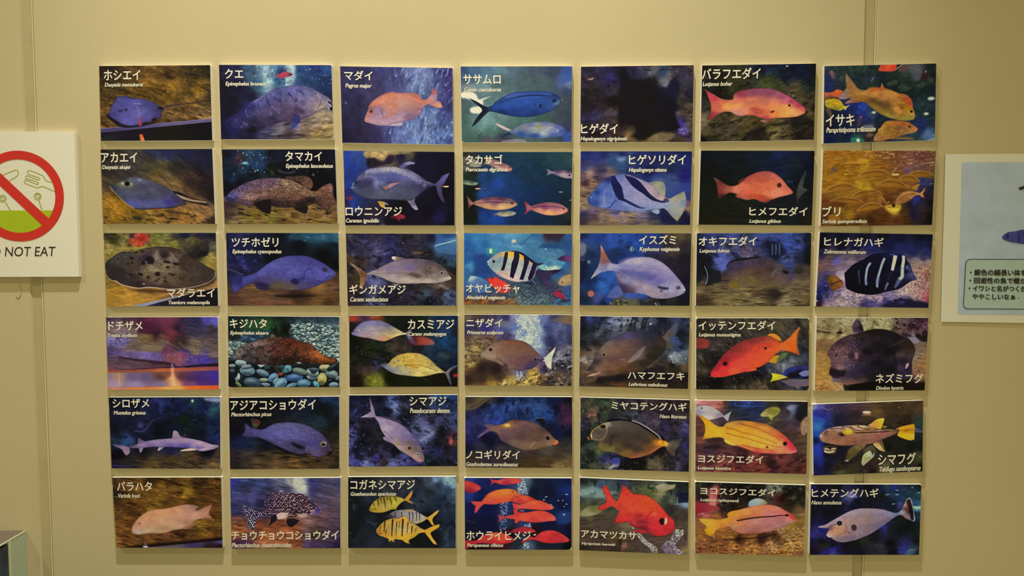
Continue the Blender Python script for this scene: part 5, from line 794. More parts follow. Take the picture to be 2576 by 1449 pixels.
@art(6, 3)
def _(c):
    c.bg("130 100 101418, 300 100 1c2020, 500 90 34383c, 700 110 343840, 850 120 282c38, 950 90 3c4c60, 1030 80 688cac, 1150 100 84acc0, 1220 150 74a0bc, 1050 150 283850, 1150 200 2c405c, 1220 300 3c5068, 1050 300 1c2c48, 1100 400 202c44, 950 220 2c303c, 800 250 24304c, 600 220 2c3038, 150 300 101818, 300 250 1c2838, 850 300 2c3848, 200 450 14181c, 350 520 1c2430, 600 380 10140c, 130 600 141a1c, 250 700 1c242c, 350 750 242c38, 600 740 24282c, 800 700 101814, 950 500 0c1014, 1000 700 101418, 1100 600 1c2838, 1180 500 1c2c44, 1200 700 202c3c, 1190 780 28384c, 700 790 1c2020, 450 400 14181c")
    c.tex(.2, 60, 50, 20); c.blot('44505c', .45, 70, 50, 30, a=.5); c.blot('0c1014', .35, 80, 60, 10, a=.5)
    def koi(pts, col): return c.poly(pts, col, 2.5, sh=.18, shr=10, t=(.08, 30, 14, 0))
    koi("480,480! 540,440 600,410 680,400 770,395 800,410 860,440 910,470 935,480! 980,450 1020,420 1060,403! 1040,440 1000,480 985,510! 1000,550 1010,570! 980,560 950,520 930,500! 880,530 810,550 750,530 650,500", "520 470 302c3c, 600 440 7c7474, 700 430 908c8c, 800 440 9c9898, 880 480 9c9890, 960 490 c89c38, 1040 430 d8a440, 990 540 d0a038, 750 400 a0804c")
    for x in (590, 660, 740, 775, 815, 845): c.line("%d,%d %d,%d %d,%d" % (x, 425, x + 8, 470, x + 2, 520), 10, '241c24', .85, 3, w2=5)
    b = koi("322,400! 335,370 360,330 400,295 450,270 520,262 600,262 660,275 690,292! 730,250 760,215 780,195! 775,240 755,280 740,300! 770,320 792,340! 750,330 700,305! 660,330 620,370 610,400! 560,400 520,415 460,432 390,432 340,422", "340 400 a08428, 400 350 a89040, 450 300 8c7830, 550 280 a09038, 640 300 a89c3c, 500 370 b09c50, 580 350 b8a844, 740 290 c89030, 770 220 d09830, 770 330 d8883c, 400 410 b09438, 600 390 a08c30")
    for x, y, h in ((375, 350, 22), (420, 330, 60), (450, 290, 20), (490, 340, 72), (555, 320, 50), (605, 300, 30), (520, 290, 20)): c.line("%d,%d %d,%d %d,%d" % (x - 14, y - h, x, y, x + 4, y + h * .6), 11, '30240c', .85, 3, b, w2=6)
    b = koi("398,640! 400,610 430,570 470,530 530,500 590,488 640,490 690,470 715,470! 740,520 800,550 860,590 905,612! 950,590 1010,565 1068,552! 1050,590 1000,620 965,645! 985,690 1015,730 1038,768! 1000,760 950,700 905,640! 850,650 800,690 750,715 740,735 755,762! 710,750 670,720! 600,712 585,730 598,748! 570,735 550,720 548,745! 530,730 525,705! 480,690 430,670", "410 640 a8782c, 450 570 a88434, 520 520 b89440, 600 510 b08c44, 700 490 d8a438, 760 560 b89850, 850 600 b89444, 500 600 b09048, 600 600 b49c60, 700 620 b8a068, 480 670 c08c30, 600 690 c89c38, 700 700 d0a438, 800 670 b8942c, 920 620 d0a034, 1030 570 d8a030, 960 680 d8a030, 1020 750 dca848, 560 730 c8a040")
    for x, y, h, w in ((440, 600, 26, 8), (485, 575, 60, 14), (500, 640, 30, 8), (565, 590, 88, 18), (608, 600, 70, 9), (640, 560, 40, 6), (672, 590, 92, 20), (725, 590, 60, 10), (770, 610, 40, 14), (810, 620, 22, 6)): c.line("%d,%d %d,%d %d,%d" % (x + 6, y - h, x, y, x - 4, y + h), w, '30200c', .88, 2.5, b, w2=w * .5)
    c.el(445, 650, 7, 7, 0, '301c0c'); c.el(385, 395, 6, 6, 0, '302410'); c.line("340,405 430,400", 5, '806420', .5, 3)


@art(6, 4)
def _(c):
    c.bg("1340 90 243c90, 1550 100 142060, 1700 90 182468, 1850 90 2c3c74, 1950 90 5c7080, 2100 90 142040, 2300 90 10204c, 2430 90 0c1450, 1350 250 1c3488, 1500 280 0c1858, 1950 180 4c5c7c, 2050 220 0c1430, 2200 200 0c1838, 2400 200 142870, 1400 400 0c1854, 1600 380 0c1448, 1750 380 24346c, 1900 400 1c2450, 2350 350 0c1840, 2430 300 102068, 1400 550 0c1438, 1600 560 0c1040, 1750 550 24385c, 1950 580 2c3c68, 2200 560 0c1440, 2380 480 1c4088, 2420 600 0c1034, 1400 620 101430, 2050 640 200c14, 2300 760 1c2434, 1900 740 24303c, 1980 790 4c6480, 2150 790 1c2430, 2400 800 0c0c10, 1400 800 24080c, 1700 790 3c1418, 1800 650 1c0c18")
    c.tex(.12, 60, 60, 0)
    for q, m in ((200, "1880,80! 1950,80! 1990,240! 1880,250!"), (110, "1700,320! 1780,320! 1760,620! 1690,620!"), (60, "1950,560! 2020,540! 2020,620! 1940,620!"), (50, "1940,740! 2010,740! 2000,815! 1940,815!")): c.dots(q, c.mk(m, 6), 7, 6, '98a8c8 5c6ca0 c0ccd8', a=.5, soft=2)
    for x, y, w in ((2178, 270, 14), (2155, 300, 12), (2390, 243, 16), (2305, 308, 10), (2352, 306, 9), (2390, 345, 11), (2365, 370, 7)): c.el(x, y, w, 5, 0, 'b8d0c8', .9, 3)
    c.poly("2290,450! 2330,425 2410,440 2430,540 2300,545", '1c3c84', 10, .6); c.el(2365, 455, 12, 10, 0, 'a8c8e0', .8, 4); c.line("1340,520 1440,540", 14, '3c4c6c', .5, 8)
    def rf(pts, col, s=.22): return c.poly(pts, col, 2.5, sh=s, shr=10, t=(.06, 40, 10, 15))
    rf("1325,98! 1380,105 1440,130 1490,160 1498,185! 1470,205 1400,232 1325,215!", "1340 130 c04440, 1420 150 c83c3c, 1480 180 c04848, 1380 210 8c2838"); c.line("1330,150 1400,150 1460,165", 4, '8c2428', .6, 2)
    rf("1575,75! 1620,88 1665,95! 1740,78 1830,75! 1900,78 1924,100! 1890,125 1800,142 1720,145 1640,120! 1585,158! 1605,115", "1590 100 b83c50, 1700 100 cc4c44, 1850 95 d04c40, 1760 130 a83048, 1600 140 a84050"); c.line("1740,95 1850,92", 4, '90282c', .5, 2)
    b = rf("1388,312! 1440,315 1500,318! 1540,270 1580,230 1650,200 1740,185 1830,190 1890,225 1920,255! 1900,280 1850,295 1800,320 1720,335 1640,350 1580,350 1530,345! 1490,380 1450,435! 1425,440! 1430,400 1440,365! 1410,345", "1410 325 c04848, 1440 410 c84858, 1500 335 cc4c40, 1560 290 d06034, 1650 230 e07038, 1750 215 ec8438, 1830 220 d87038, 1890 250 c86440, 1600 330 c44c44, 1750 300 d05838, 1850 280 cc5838"); c.line("1530,270 1570,235 1620,215", 8, 'a03c38', .6, 4); c.line("1700,260 1800,250 1870,270", 5, 'a84828', .6, 3, b); c.line("1780,300 1850,285 1905,262", 6, '8c2c20', .6, 3, b); c.el(1828, 218, 10, 7, 0, '5c3018', .9, 3)
    rf("1810,310! 1850,270 1920,252 1980,255 2040,280 2075,300! 2000,330 1900,345 1850,330", "1850 300 c84840, 1950 270 d85c38, 2040 290 b83c34, 1900 320 b84040")
    b = rf("1820,330! 1860,340 1900,350! 1960,330 2040,305 2120,308 2190,335 2250,365 2265,380! 2240,400 2180,412 2080,405 2000,400 1930,395 1890,400! 1860,440 1840,400", "1840 350 c04450, 1920 370 d05448, 2050 330 e0643c, 2150 330 d8503c, 2230 370 d86858, 2050 380 d85040, 2180 395 c84440"); c.line("2080,320 2150,350 2210,370", 5, 'a83428', .6, 2.5, b); c.el(2195, 335, 7, 5, 0, '30140c'); c.el(2232, 350, 6, 4, 0, 'f8e8d8')
    b = rf("1665,455! 1700,465 1740,475! 1790,460 1840,450 1830,400! 1860,390 1880,420! 1900,430 1980,430 2060,415 2150,415 2220,440 2265,470 2282,495! 2270,520 2200,525 2130,535 2050,540 1960,530 1900,520! 1870,550! 1845,540! 1850,505! 1790,500 1740,495! 1700,520 1665,540! 1685,500", "1680 460 c04858, 1690 520 b84858, 1760 480 c04c48, 1860 430 cc3c38, 1870 520 d84840, 1950 480 d8543c, 2080 440 d8503c, 2180 450 cc483c, 2250 490 d85850, 2050 510 c84040, 2150 500 d05040"); c.el(1925, 415, 30, 12, 0, '8c6c70', .8, 5); c.line("2100,440 2180,460 2250,480", 5, 'a02c24', .6, 2.5, b); c.line("2080,500 2110,510 2140,500", 4, 'e87c5c', .6, 3)
    rf("1710,600! 1800,625 1850,600 1920,582 1990,585 2050,610 2080,635! 2000,650 1850,645 1760,635", "1740 610 601c38, 1850 610 a02c38, 1980 600 a8303c, 2050 625 b83c3c", .3)
    rf("1325,720! 1400,725 1450,720 1510,670 1600,645 1700,640 1780,670 1830,700 1848,720! 1820,745 1740,760 1620,762 1500,755 1420,770 1340,820! 1325,790!", "1340 740 b02c3c, 1400 750 a82c38, 1550 690 c04038, 1650 670 d85c3c, 1750 690 d04c3c, 1820 725 b83038, 1600 740 b42c38, 1350 790 8c1c2c", .2)
    b = rf("1910,750! 1950,700 2010,680! 2060,690 2120,640 2200,618 2280,625 2350,660 2400,695 2424,720! 2400,742 2330,750 2230,755 2140,745 2060,720 1990,725 1950,750", "1940 730 a83440, 2050 690 c03838, 2180 650 cc3c3c, 2280 650 b83438, 2380 700 c03c40, 2200 720 c83038, 2320 730 b82c3c, 2410 725 c84444"); c.line("2230,650 2310,680 2370,700", 6, '781c24', .7, 3, b); c.line("2210,730 2240,700 2260,710", 6, '8c1c28', .7, 3); c.el(2060, 665, 18, 8, -10, 'e8c8a0', .9, 3)
    c.line("1395,780 1340,800", 10, 'a02434', .5, 6)
@art(1, 5)
def _(c):
    c.bg("100 100 2c2434, 200 110 302c48, 400 100 242038, 620 130 302c54, 700 100 3c3c50, 830 110 646468, 920 130 2c3c5c, 1000 180 6c6868, 1100 100 34303c, 1220 90 4c4038, 150 200 342c38, 380 180 34286c, 500 130 18141c, 200 300 2c2428, 380 320 302c38, 200 450 2c2028, 400 430 181418, 120 500 241c20, 200 590 3c3458, 400 570 4c4040, 100 620 30284c, 120 700 2c2428, 300 680 3c3038, 500 700 3c2c2c, 200 800 241c20, 640 700 3c342c, 560 800 7c6440, 500 850 302418, 750 840 6c5c38, 880 780 847454, 950 800 6c5c40, 1100 840 4c3c28, 950 230 6c6c6c, 1040 250 1c1c38, 1130 130 3c3050, 1200 240 3c3848, 1120 340 443c38, 1200 350 241c30, 1120 450 3c342c, 1180 520 4c4034, 1100 560 54483c, 1200 640 5c5040, 1120 660 3c3098, 1140 750 6c58b8, 1220 700 4c3c3c, 1200 790 342c38, 1000 700 181414, 800 250 181414, 1060 500 181424")
    c.tex(.35, 60, 40, 0); c.blot('181018', .3, 60, 40, 0, a=.5); c.blot('6c6460', .5, 50, 30, 0, c.mk("560,75! 1240,60! 1240,330! 980,300! 700,220!", 20), .6); c.line("80,625 250,600 400,570 460,555", 22, '50446c', .5, 10)
    c.poly("130,200! 160,195 195,185 195,205 160,215", 'b88c80', 4, .8); c.el(925, 150, 30, 22, 0, '2c5470', .6, 10)
    c.poly("470,240! 475,170 480,140! 520,120 550,140 580,190 620,215! 680,205 760,215 830,245 900,280 960,295! 980,260 1040,180 1070,200 1100,310 1080,400 1050,470! 1050,560 1070,620 1100,690 1120,730! 1060,745 960,755 880,765 800,800 730,840 660,840! 600,800 640,740 600,690 520,680 440,650! 450,560 460,480! 420,470 380,470 340,440 340,400 400,400 440,420! 460,330",
           "500 200 14101c, 600 300 120e14, 800 400 110e12, 950 450 12101c, 1020 300 181634, 1060 350 1a1834, 1000 600 110e18, 700 700 100d10, 500 600 141018, 650 800 120e14, 400 430 161214", 13, a=.93)
    c.line("1060,540 1080,620 1110,690 1150,740", 14, '4c3c9c', .7, 8); c.el(1110, 730, 34, 10, 5, '8c80c8', .8, 6); c.el(1140, 765, 14, 14, 0, '6c5cc0', .8, 6)
    c.line("500,850 540,810 580,775", 12, '94784c', .6, 5); c.poly("760,850! 820,790 880,770 1000,760 1050,775 1000,830 900,850", '84704c', 12, .6)


@art(1, 6)
def _(c):
    c.bg("1350 90 1c1c14, 1600 80 2c2c20, 1950 100 14203c, 2100 80 102440, 2300 80 0c1838, 2500 80 0c1420, 1400 200 20201c, 1700 240 3c3c20, 1900 200 34382c, 2000 230 444824, 2200 200 0c1c34, 2400 150 0c1c3c, 2480 250 101c20, 1350 320 1c1c14, 1500 350 14140c, 1700 290 302c1c, 2150 260 3c3c20, 2300 300 544c34, 2280 350 5c5038, 2450 330 2c3428, 1340 480 34302c, 1500 420 181410, 1600 620 4c4028, 1450 660 443c28, 1350 650 6c5c44, 1700 620 54482c, 1800 680 544828, 1600 740 4c4030, 1380 760 5c5034, 1450 820 34301c, 1900 650 4c4024, 1950 750 1c1814, 2050 700 64582c, 2100 760 7c6c44, 2200 680 64543c, 2200 780 544830, 1900 820 24201c, 2300 640 241c18, 2450 450 443c2c, 2480 550 54482c, 2400 650 201c18, 2450 720 342c20, 2350 800 241c18, 2490 800 342420, 1350 840 0c0808, 2400 400 4c4028")
    c.tex(.35, 60, 30, -15); c.blot('14120c', .25, 80, 40, -20, a=.6); c.blot('6c6030', .5, 50, 30, -20, c.mk("1320,150! 2503,200! 2503,840! 1320,858!", 12), .5); c.el(2222, 68, 16, 8, 0, 'c8a8b0', .9, 3); c.line("2250,800 2400,740 2500,660", 10, '100c0c', .7, 5)
    c.poly("1940,640! 2000,620 2080,620! 2050,650 1980,660!", "1950 655 a07068, 2060 630 7c4434", 3)
    b = c.poly("1365,310! 1400,330 1460,365 1530,405 1600,420 1660,415! 1670,360 1740,325 1850,305 1960,298 2060,305 2140,330 2220,370 2290,410 2350,455 2400,495 2418,520! 2410,555 2370,580 2300,600 2200,608 2100,612 2020,622 1950,610 1880,585 1800,580! 1740,590 1680,575 1640,550! 1570,545 1510,570 1450,610 1400,635! 1420,560 1425,480 1400,400",
               "1380 330 b03c4c, 1450 400 b84450, 1500 470 c06048, 1420 600 983440, 1560 430 c06850, 1600 480 e09c50, 1700 430 cc7058, 1750 360 943c50, 1850 340 8c4c5c, 1960 320 8c4860, 2050 350 8c4c5c, 2180 390 98506c, 2280 430 a84060, 2360 480 b03c58, 2405 530 cc4c4c, 1700 480 e09854, 1850 430 c87454, 1900 480 cc7850, 2000 440 bc6c58, 2100 440 d08060, 2200 430 cc6874, 2200 500 e8a058, 2100 500 dc904c, 2280 540 e8a85c, 2200 560 e4a050, 2080 580 dc8848, 1980 560 c86c44, 1880 530 cc6c4c, 1900 580 c45c50, 2000 600 b44c54, 1760 540 d08460, 1700 560 cc8c80, 2340 560 e0985c, 2380 540 d8885c", 3, sh=.15, t=(.06, 40, 14, 5))
    c.line("1690,400 1750,375", 7, '9c3c48', .7, 3, b); c.eye(2247, 478, 15, 'c88838', '2c1c18', False); c.el(2068, 545, 22, 11, -15, '4c1c20', .85, 4); c.poly("1830,510! 1900,500 1960,520 2000,545! 1950,570 1880,555", 'a84438', 6, .5, b); c.line("2300,590 2360,560 2400,545", 5, 'f0c090', .5, 3, b); c.line("2100,400 2090,460 2110,520", 6, 'b45c48', .4, 4, b)


@art(2, 5)
def _(c):
    c.bg("100 100 1c2c7c, 300 90 1c2860, 500 90 182c64, 700 90 202c6c, 900 90 1c2864, 1200 100 142468, 250 150 2c3884, 400 170 2c4478, 500 150 6c84a8, 550 180 243c78, 480 220 2c4c7c, 100 230 3c3c78, 300 240 403c60, 150 310 8c7464, 100 330 6c5454, 250 350 503c50, 380 280 7c6860, 120 400 3c2830, 200 390 8c7050, 100 470 94785c, 150 500 8c7060, 90 560 80684c, 100 650 9c8468, 200 690 6c5c6c, 600 250 1c2c64, 800 280 141c54, 1000 260 1c2c58, 1150 330 1c1c78, 850 350 243c80, 1000 350 34487c, 1050 420 3c5090, 1180 450 283ca0, 1200 530 1c2468, 1100 470 34488c, 1180 620 6c5464, 1190 660 907058, 100 720 30305c, 200 740 503c48, 300 750 84705c, 500 720 90786c, 600 740 907860, 700 760 74687c, 400 800 8c7058, 200 820 705848, 700 830 7c6850, 850 740 30305c, 850 820 544c48, 950 760 1c1c54, 1150 720 181840, 1180 800 101438, 1000 820 202044, 80 790 403038, 450 690 4c4c84")
    c.tex(.22, 90, 20, 0); c.blot('2c2434', .35, 90, 16, 5, c.mk("65,240! 400,260! 160,560! 65,700!", 12), .7); f = c.mk("52,690! 750,690! 880,835! 52,835!", 14); c.blot('3c3850', .3, 90, 24, 0, f, .6)
    c.poly("360,120! 440,110 540,130 560,200 500,260 400,250 350,200", '2c5078', 12, .5); c.el(490, 150, 50, 18, 0, '7490b4', .6, 8)
    c.poly("800,360! 900,340 1000,380 1100,400 1220,420! 1220,560 1000,560", "850 380 5c6c98, 1000 430 3c5494, 1150 480 2c4498", 12, .7)
    c.poly("700,660! 900,690 960,720 1040,780 1070,800! 1000,800 800,700", '181c4c', 10, .7)
    c.poly("775,390! 850,380 920,385 950,430 950,520 930,560! 880,530 840,470 800,420", "800 400 7c8080, 870 420 a09c74, 930 430 848c84, 900 500 9c9884", 4)
    c.poly("800,690! 850,670 890,680 890,710 870,725! 830,710", '8c9cb8', 4)
    b = c.poly("135,575! 150,540 200,480 250,420 310,360 380,330 450,312 530,305 600,320 680,350 760,385 830,440 890,500 950,545 1000,560! 1050,530 1110,500 1150,480! 1170,560 1165,640 1130,720 1075,800! 1020,750 970,690 930,660! 880,670 800,680 720,690 620,700 520,690 430,680 350,668 280,660 200,635 150,610",
               "150 590 3450a0, 200 540 3c5cac, 250 480 3858ac, 300 420 4464ac, 360 360 24307c, 300 500 4060b0, 330 560 7080b8, 220 610 2c4898, 300 640 6c80bc, 360 600 5870b8, 360 470 5c70b4, 400 540 4c60b0, 440 620 5c68b0, 450 350 6c78bc, 500 400 8484b8, 560 480 908cb8, 650 560 9490b8, 750 600 9490b8, 850 620 8c94bc, 950 630 8898bc, 600 360 8c80a0, 700 390 9c8ca8, 800 450 ac949c, 860 520 a08c94, 930 560 c0a494, 550 620 8088b8, 650 660 8088b4, 750 670 7c8cb8, 500 660 6474b4, 1000 620 9ca0a0, 1080 570 a09c80, 1130 520 949478, 1150 600 7c88a0, 1080 680 a09c88, 1080 770 9c9474, 1030 720 8c9494", 3, sh=.12, t=(.07, 20, 14, 30))
    c.poly("385,330! 420,322 450,370 490,430 510,500 520,560! 560,580 640,620 700,650 760,655! 700,665 640,650 580,620 520,590 460,570! 430,520 400,440 380,380", "400 350 1c2468, 450 450 141c54, 480 550 181c58, 600 610 242c68, 700 655 303874", 3)
    c.poly("525,310! 560,325 620,340 680,380 740,450 800,520 870,570 950,590! 940,605 870,595 800,570 720,510 660,470 600,420 560,370 540,340", "560 340 1c1c58, 680 430 141854, 800 540 141c50, 900 590 282c60", 3)
    c.line("330,665 380,645 410,600 440,580", 12, '243074', .7, 4, b); c.line("600,320 700,360 760,385", 6, '30306c', .7, 3); c.line("840,430 870,500 900,550", 5, '7c6c7c', .6, 3)
    c.line("315,480 310,560 320,640", 18, '8c98c8', .5, 8, b); c.line("390,480 410,530 380,590", 8, '8c9cd0', .6, 4, b); c.line("340,520 335,580", 7, '3450a0', .7, 3, b); c.el(240, 500, 30, 26, 20, '243c8c', .8, 8, b); c.el(178, 548, 8, 7, 0, '88a8d8', .8, 3)
    for i in range(14): c.line("990,630 %d,%d" % (1150 - abs(i - 4) * 6, 500 + i * 20), 3, 'c0bca0' if i % 2 else '70789c', .35, 2, b)
    c.poly("940,560 975,560 990,590 960,600 930,590", '2c2c60', 4, .8); c.line("450,690 520,700 580,690", 8, '2c3060', .6, 4); c.line("580,710 700,700 840,690", 12, '8090b8', .5, 6)


@art(2, 6)
def _(c):
    c.bg("1350 90 0a1018, 1600 100 0c1420, 1900 90 101c2c, 2150 90 102048, 2400 100 101c38, 2490 90 0c0c14, 1350 300 0c1010, 1700 250 0c1618, 2100 200 101c3c, 2300 200 142030, 2450 250 0c1028, 1330 500 101810, 1500 450 0c100c, 1350 700 141810, 1600 650 141814, 1800 700 181c14, 2100 620 14181c, 2300 550 141820, 2450 500 14141c, 1500 800 1c180c, 1900 800 181c14, 2300 780 141c1c, 2450 800 241c14, 1700 580 181c14, 2350 350 0c1420, 1450 600 121610")
    c.tex(.3, 80, 30, 0); c.line("2210,375 2280,385", 22, '2c5078', .7, 8)
    c.poly("2415,260! 2425,300 2400,370 2390,440 2440,465! 2380,520 2340,570 2330,620! 2320,500 2340,420 2370,340", "2410 300 303c38, 2360 430 4c5044, 2350 520 44443c, 2330 590 4c302c", 5, .9)
    c.poly("1700,400! 1730,360 1800,330 1870,310! 1800,360 1720,400!", '6c2c28', 5, .9)
    b = c.poly("1445,335! 1500,355 1550,390 1610,420 1660,425 1710,410! 1760,370 1820,320 1900,285 1980,270 2050,275 2110,305 2160,345 2200,390 2230,430 2265,465 2285,490! 2270,510 2200,530 2120,550 2050,575 2000,595 1940,590 1900,570 1850,565! 1800,575 1740,560 1680,540 1700,515! 1650,500 1610,500 1560,530 1510,570! 1495,520 1490,460 1480,400",
               "1460 345 6c4c3c, 1520 400 6c302c, 1500 470 743430, 1520 540 4c2420, 1600 460 a05848, 1560 430 884034, 1700 470 d07c58, 1720 430 cc7050, 1800 370 b45444, 1850 330 a84c40, 1950 290 a45048, 2020 290 a8544c, 2080 320 b8604c, 1950 360 b4543c, 1900 420 c46444, 1800 440 cc6c4c, 2000 430 c86844, 2080 400 cc6c48, 2150 390 c87054, 2200 420 cc6c54, 2240 470 cc6c50, 2270 500 d87450, 2130 500 e08c6c, 2060 510 d88460, 2000 500 d0784c, 1900 500 cc6840, 1850 530 b44c34, 1950 550 b44c34, 2000 580 9c4038, 2200 510 dc8064, 1720 545 b85844, 1780 560 b06454, 1780 500 c86048", 3, sh=.2, t=(.06, 16, 10, 0))
    c.poly("1860,500! 1920,510 1990,530 2020,550! 1960,570 1900,555", 'b04c34', 5, .6, b); c.el(2140, 418, 22, 24, 0, '4c1814', 1, 4); c.el(2130, 418, 10, 12, 0, '180808', 1, 3); c.el(2125, 420, 24, 26, 0, '8c4c2c', .25, 5); c.el(2030, 470, 20, 16, 0, 'b8642c', .6, 6); c.line("2230,510 2270,500", 5, '9c3c38', .6, 2); c.line("2060,440 2040,500 2060,550", 8, 'b45c3c', .45, 5, b); c.line("1960,595 2000,598 2040,585", 4, 'b08080', .6, 3)


@art(3, 5)
def _(c):
    c.bg("80 90 142458, 250 90 1c4098, 450 90 2450a8, 650 90 2044a0, 850 90 1c3c90, 900 130 202c58, 1000 100 4c4034, 1100 90 5c5034, 1200 100 483c30, 150 150 204488, 400 180 2450a8, 650 200 1c4ca8, 850 220 243878, 1000 200 382c30, 1020 280 483c34, 1180 200 30282c, 80 220 606878, 90 260 343c50, 150 300 142c58, 100 400 101c40, 80 500 101c3c, 200 400 183870, 600 270 1c4090, 500 300 183474, 420 280 14305c, 850 320 2c2840, 1000 350 28202c, 1150 350 1c1824, 1100 450 241c30, 1180 550 18142c, 150 600 102c68, 200 550 142c5c, 280 560 2064c0, 350 540 2058b4, 400 620 1c4898, 300 660 2464bc, 350 600 2458ac, 100 750 142440, 150 690 1c3c60, 250 750 445090, 350 770 1c3c88, 600 730 3458b8, 700 720 2c50a8, 450 790 4c4430, 600 790 6c6448, 700 800 2c2c2c, 300 800 101c44, 850 790 302c28, 1000 790 282824, 1150 780 141420, 1150 700 14142c, 900 760 14101c")
    c.tex(.15, 60, 50, 10); c.blot('102050', .4, 70, 50, 0, c.mk("60,70! 900,70! 500,400! 60,800!", 20), .5); c.blot('5c5038', .4, 50, 50, 30, c.mk("850,72! 1222,72! 1222,320! 950,300!", 20), .5)
    c.poly("62,180! 100,175 125,210 110,280 62,320!", '707888', 6, .8); c.el(600, 235, 22, 26, 0, 'a0a890', .85, 6); c.el(607, 235, 6, 22, 0, '34405c', .8, 3); c.el(638, 235, 14, 16, 0, '2c5090', .7, 4); c.el(150, 370, 20, 20, 0, '8c9c94', .7, 7); c.el(172, 702, 34, 34, 0, 'b06858', .95, 5); c.el(90, 350, 20, 14, 0, '6c6c3c', .5, 7)
    c.poly("330,740! 390,660 440,620 500,650! 500,720 420,750", '5c68b0', 6, .8); c.dots(16, c.mk("360,770! 560,770! 560,826! 360,826!"), 20, 20, '8c8858 3c3c2c 646040', a=.8, soft=4, shade=.4); c.poly("540,760! 650,755 690,826! 560,826!", '5c5844', 6, .7); c.line("840,795 860,828", 10, 'a8b0c0', .8, 3); c.line("870,795 890,828", 8, '6c7ca8', .8, 3); c.line("720,780 830,755", 6, '7c7c80', .6, 3)
    c.poly("270,190! 290,210 320,270 350,330 390,380! 380,440 330,470! 280,480 230,510 165,553! 200,490 240,430 260,370 275,290", "280 220 a8786c, 290 300 9c5c40, 330 370 7c5054, 360 400 84809c, 260 420 8c8478, 300 440 7c78a8, 200 510 a49c98, 240 470 9098c0", 3)
    c.poly("450,370! 500,340 560,320 650,310! 750,318! 600,350 480,385", '5c549c', 4, .9)
    b = c.poly("350,385! 400,385 450,390 500,370 560,340 630,325 720,318 800,325 870,350 930,385 990,435 1050,500 1100,560 1140,615 1162,660! 1150,690 1110,715 1050,735 980,750 900,755 820,745 760,720 700,700 620,695 560,690 510,695! 480,640 450,580 430,510 410,470 370,465 330,465!",
               "370 410 a09cb8, 450 430 9090b8, 560 370 a49cb8, 650 360 b0a4b8, 750 350 a89cb8, 850 370 a494b0, 950 430 9c8cac, 1030 500 9484b0, 1100 580 9488ac, 1150 660 a8a4b8, 500 420 8080b8, 600 430 8880b0, 700 430 9488ac, 850 450 9080a8, 950 520 8878a8, 500 480 605c9c, 600 480 6864a4, 700 500 5c5ca4, 800 530 645ca8, 900 570 7068ac, 950 620 8c88ac, 1030 600 9490b4, 480 520 7c7090, 450 490 6c6090, 550 560 88809c, 650 600 9c8c9c, 750 640 a4949c, 850 700 a09098, 500 640 4c3c58, 530 680 402c40, 580 670 5c4c60, 950 720 8c8094, 1050 700 9484a0, 700 680 94869c, 1000 680 a09cb0", 3, sh=.12, t=(.05, 50, 16, 15))
    for q in range(6): c.line("%d,%d %d,%d %d,%d" % (440 + q * 14, 440 + q * 6, 650, 480 + q * 16, 880, 570 + q * 14), 4, '3c3c84', .35, 2.5, b); c.line("%d,%d %d,%d %d,%d" % (600, 370 + q * 14, 760, 380 + q * 18, 960, 470 + q * 20), 3, '8078a4', .3, 2, b)
    c.poly("860,620! 920,628 980,640 970,660 900,655", '2c2450', 5, .85); c.el(905, 675, 14, 10, 0, '4c3c54', .8, 4); c.line("1010,570 980,620 985,690 1000,710", 5, '5c5080', .7, 3, b); c.el(1085, 638, 32, 22, 10, '6c6890', .9, 6, b); c.el(1083, 636, 17, 15, 0, '2c2840', 1, 3); c.el(1078, 632, 6, 6, 0, 'c8c8d8', .9, 2); c.line("1120,690 1155,675", 5, '4c4468', .7, 2.5); c.el(1150, 660, 12, 12, 0, 'b8b8c8', .7, 4)
    c.poly("410,480! 440,540 460,600 510,690! 560,690! 500,600", '443458', 6, .55, b)


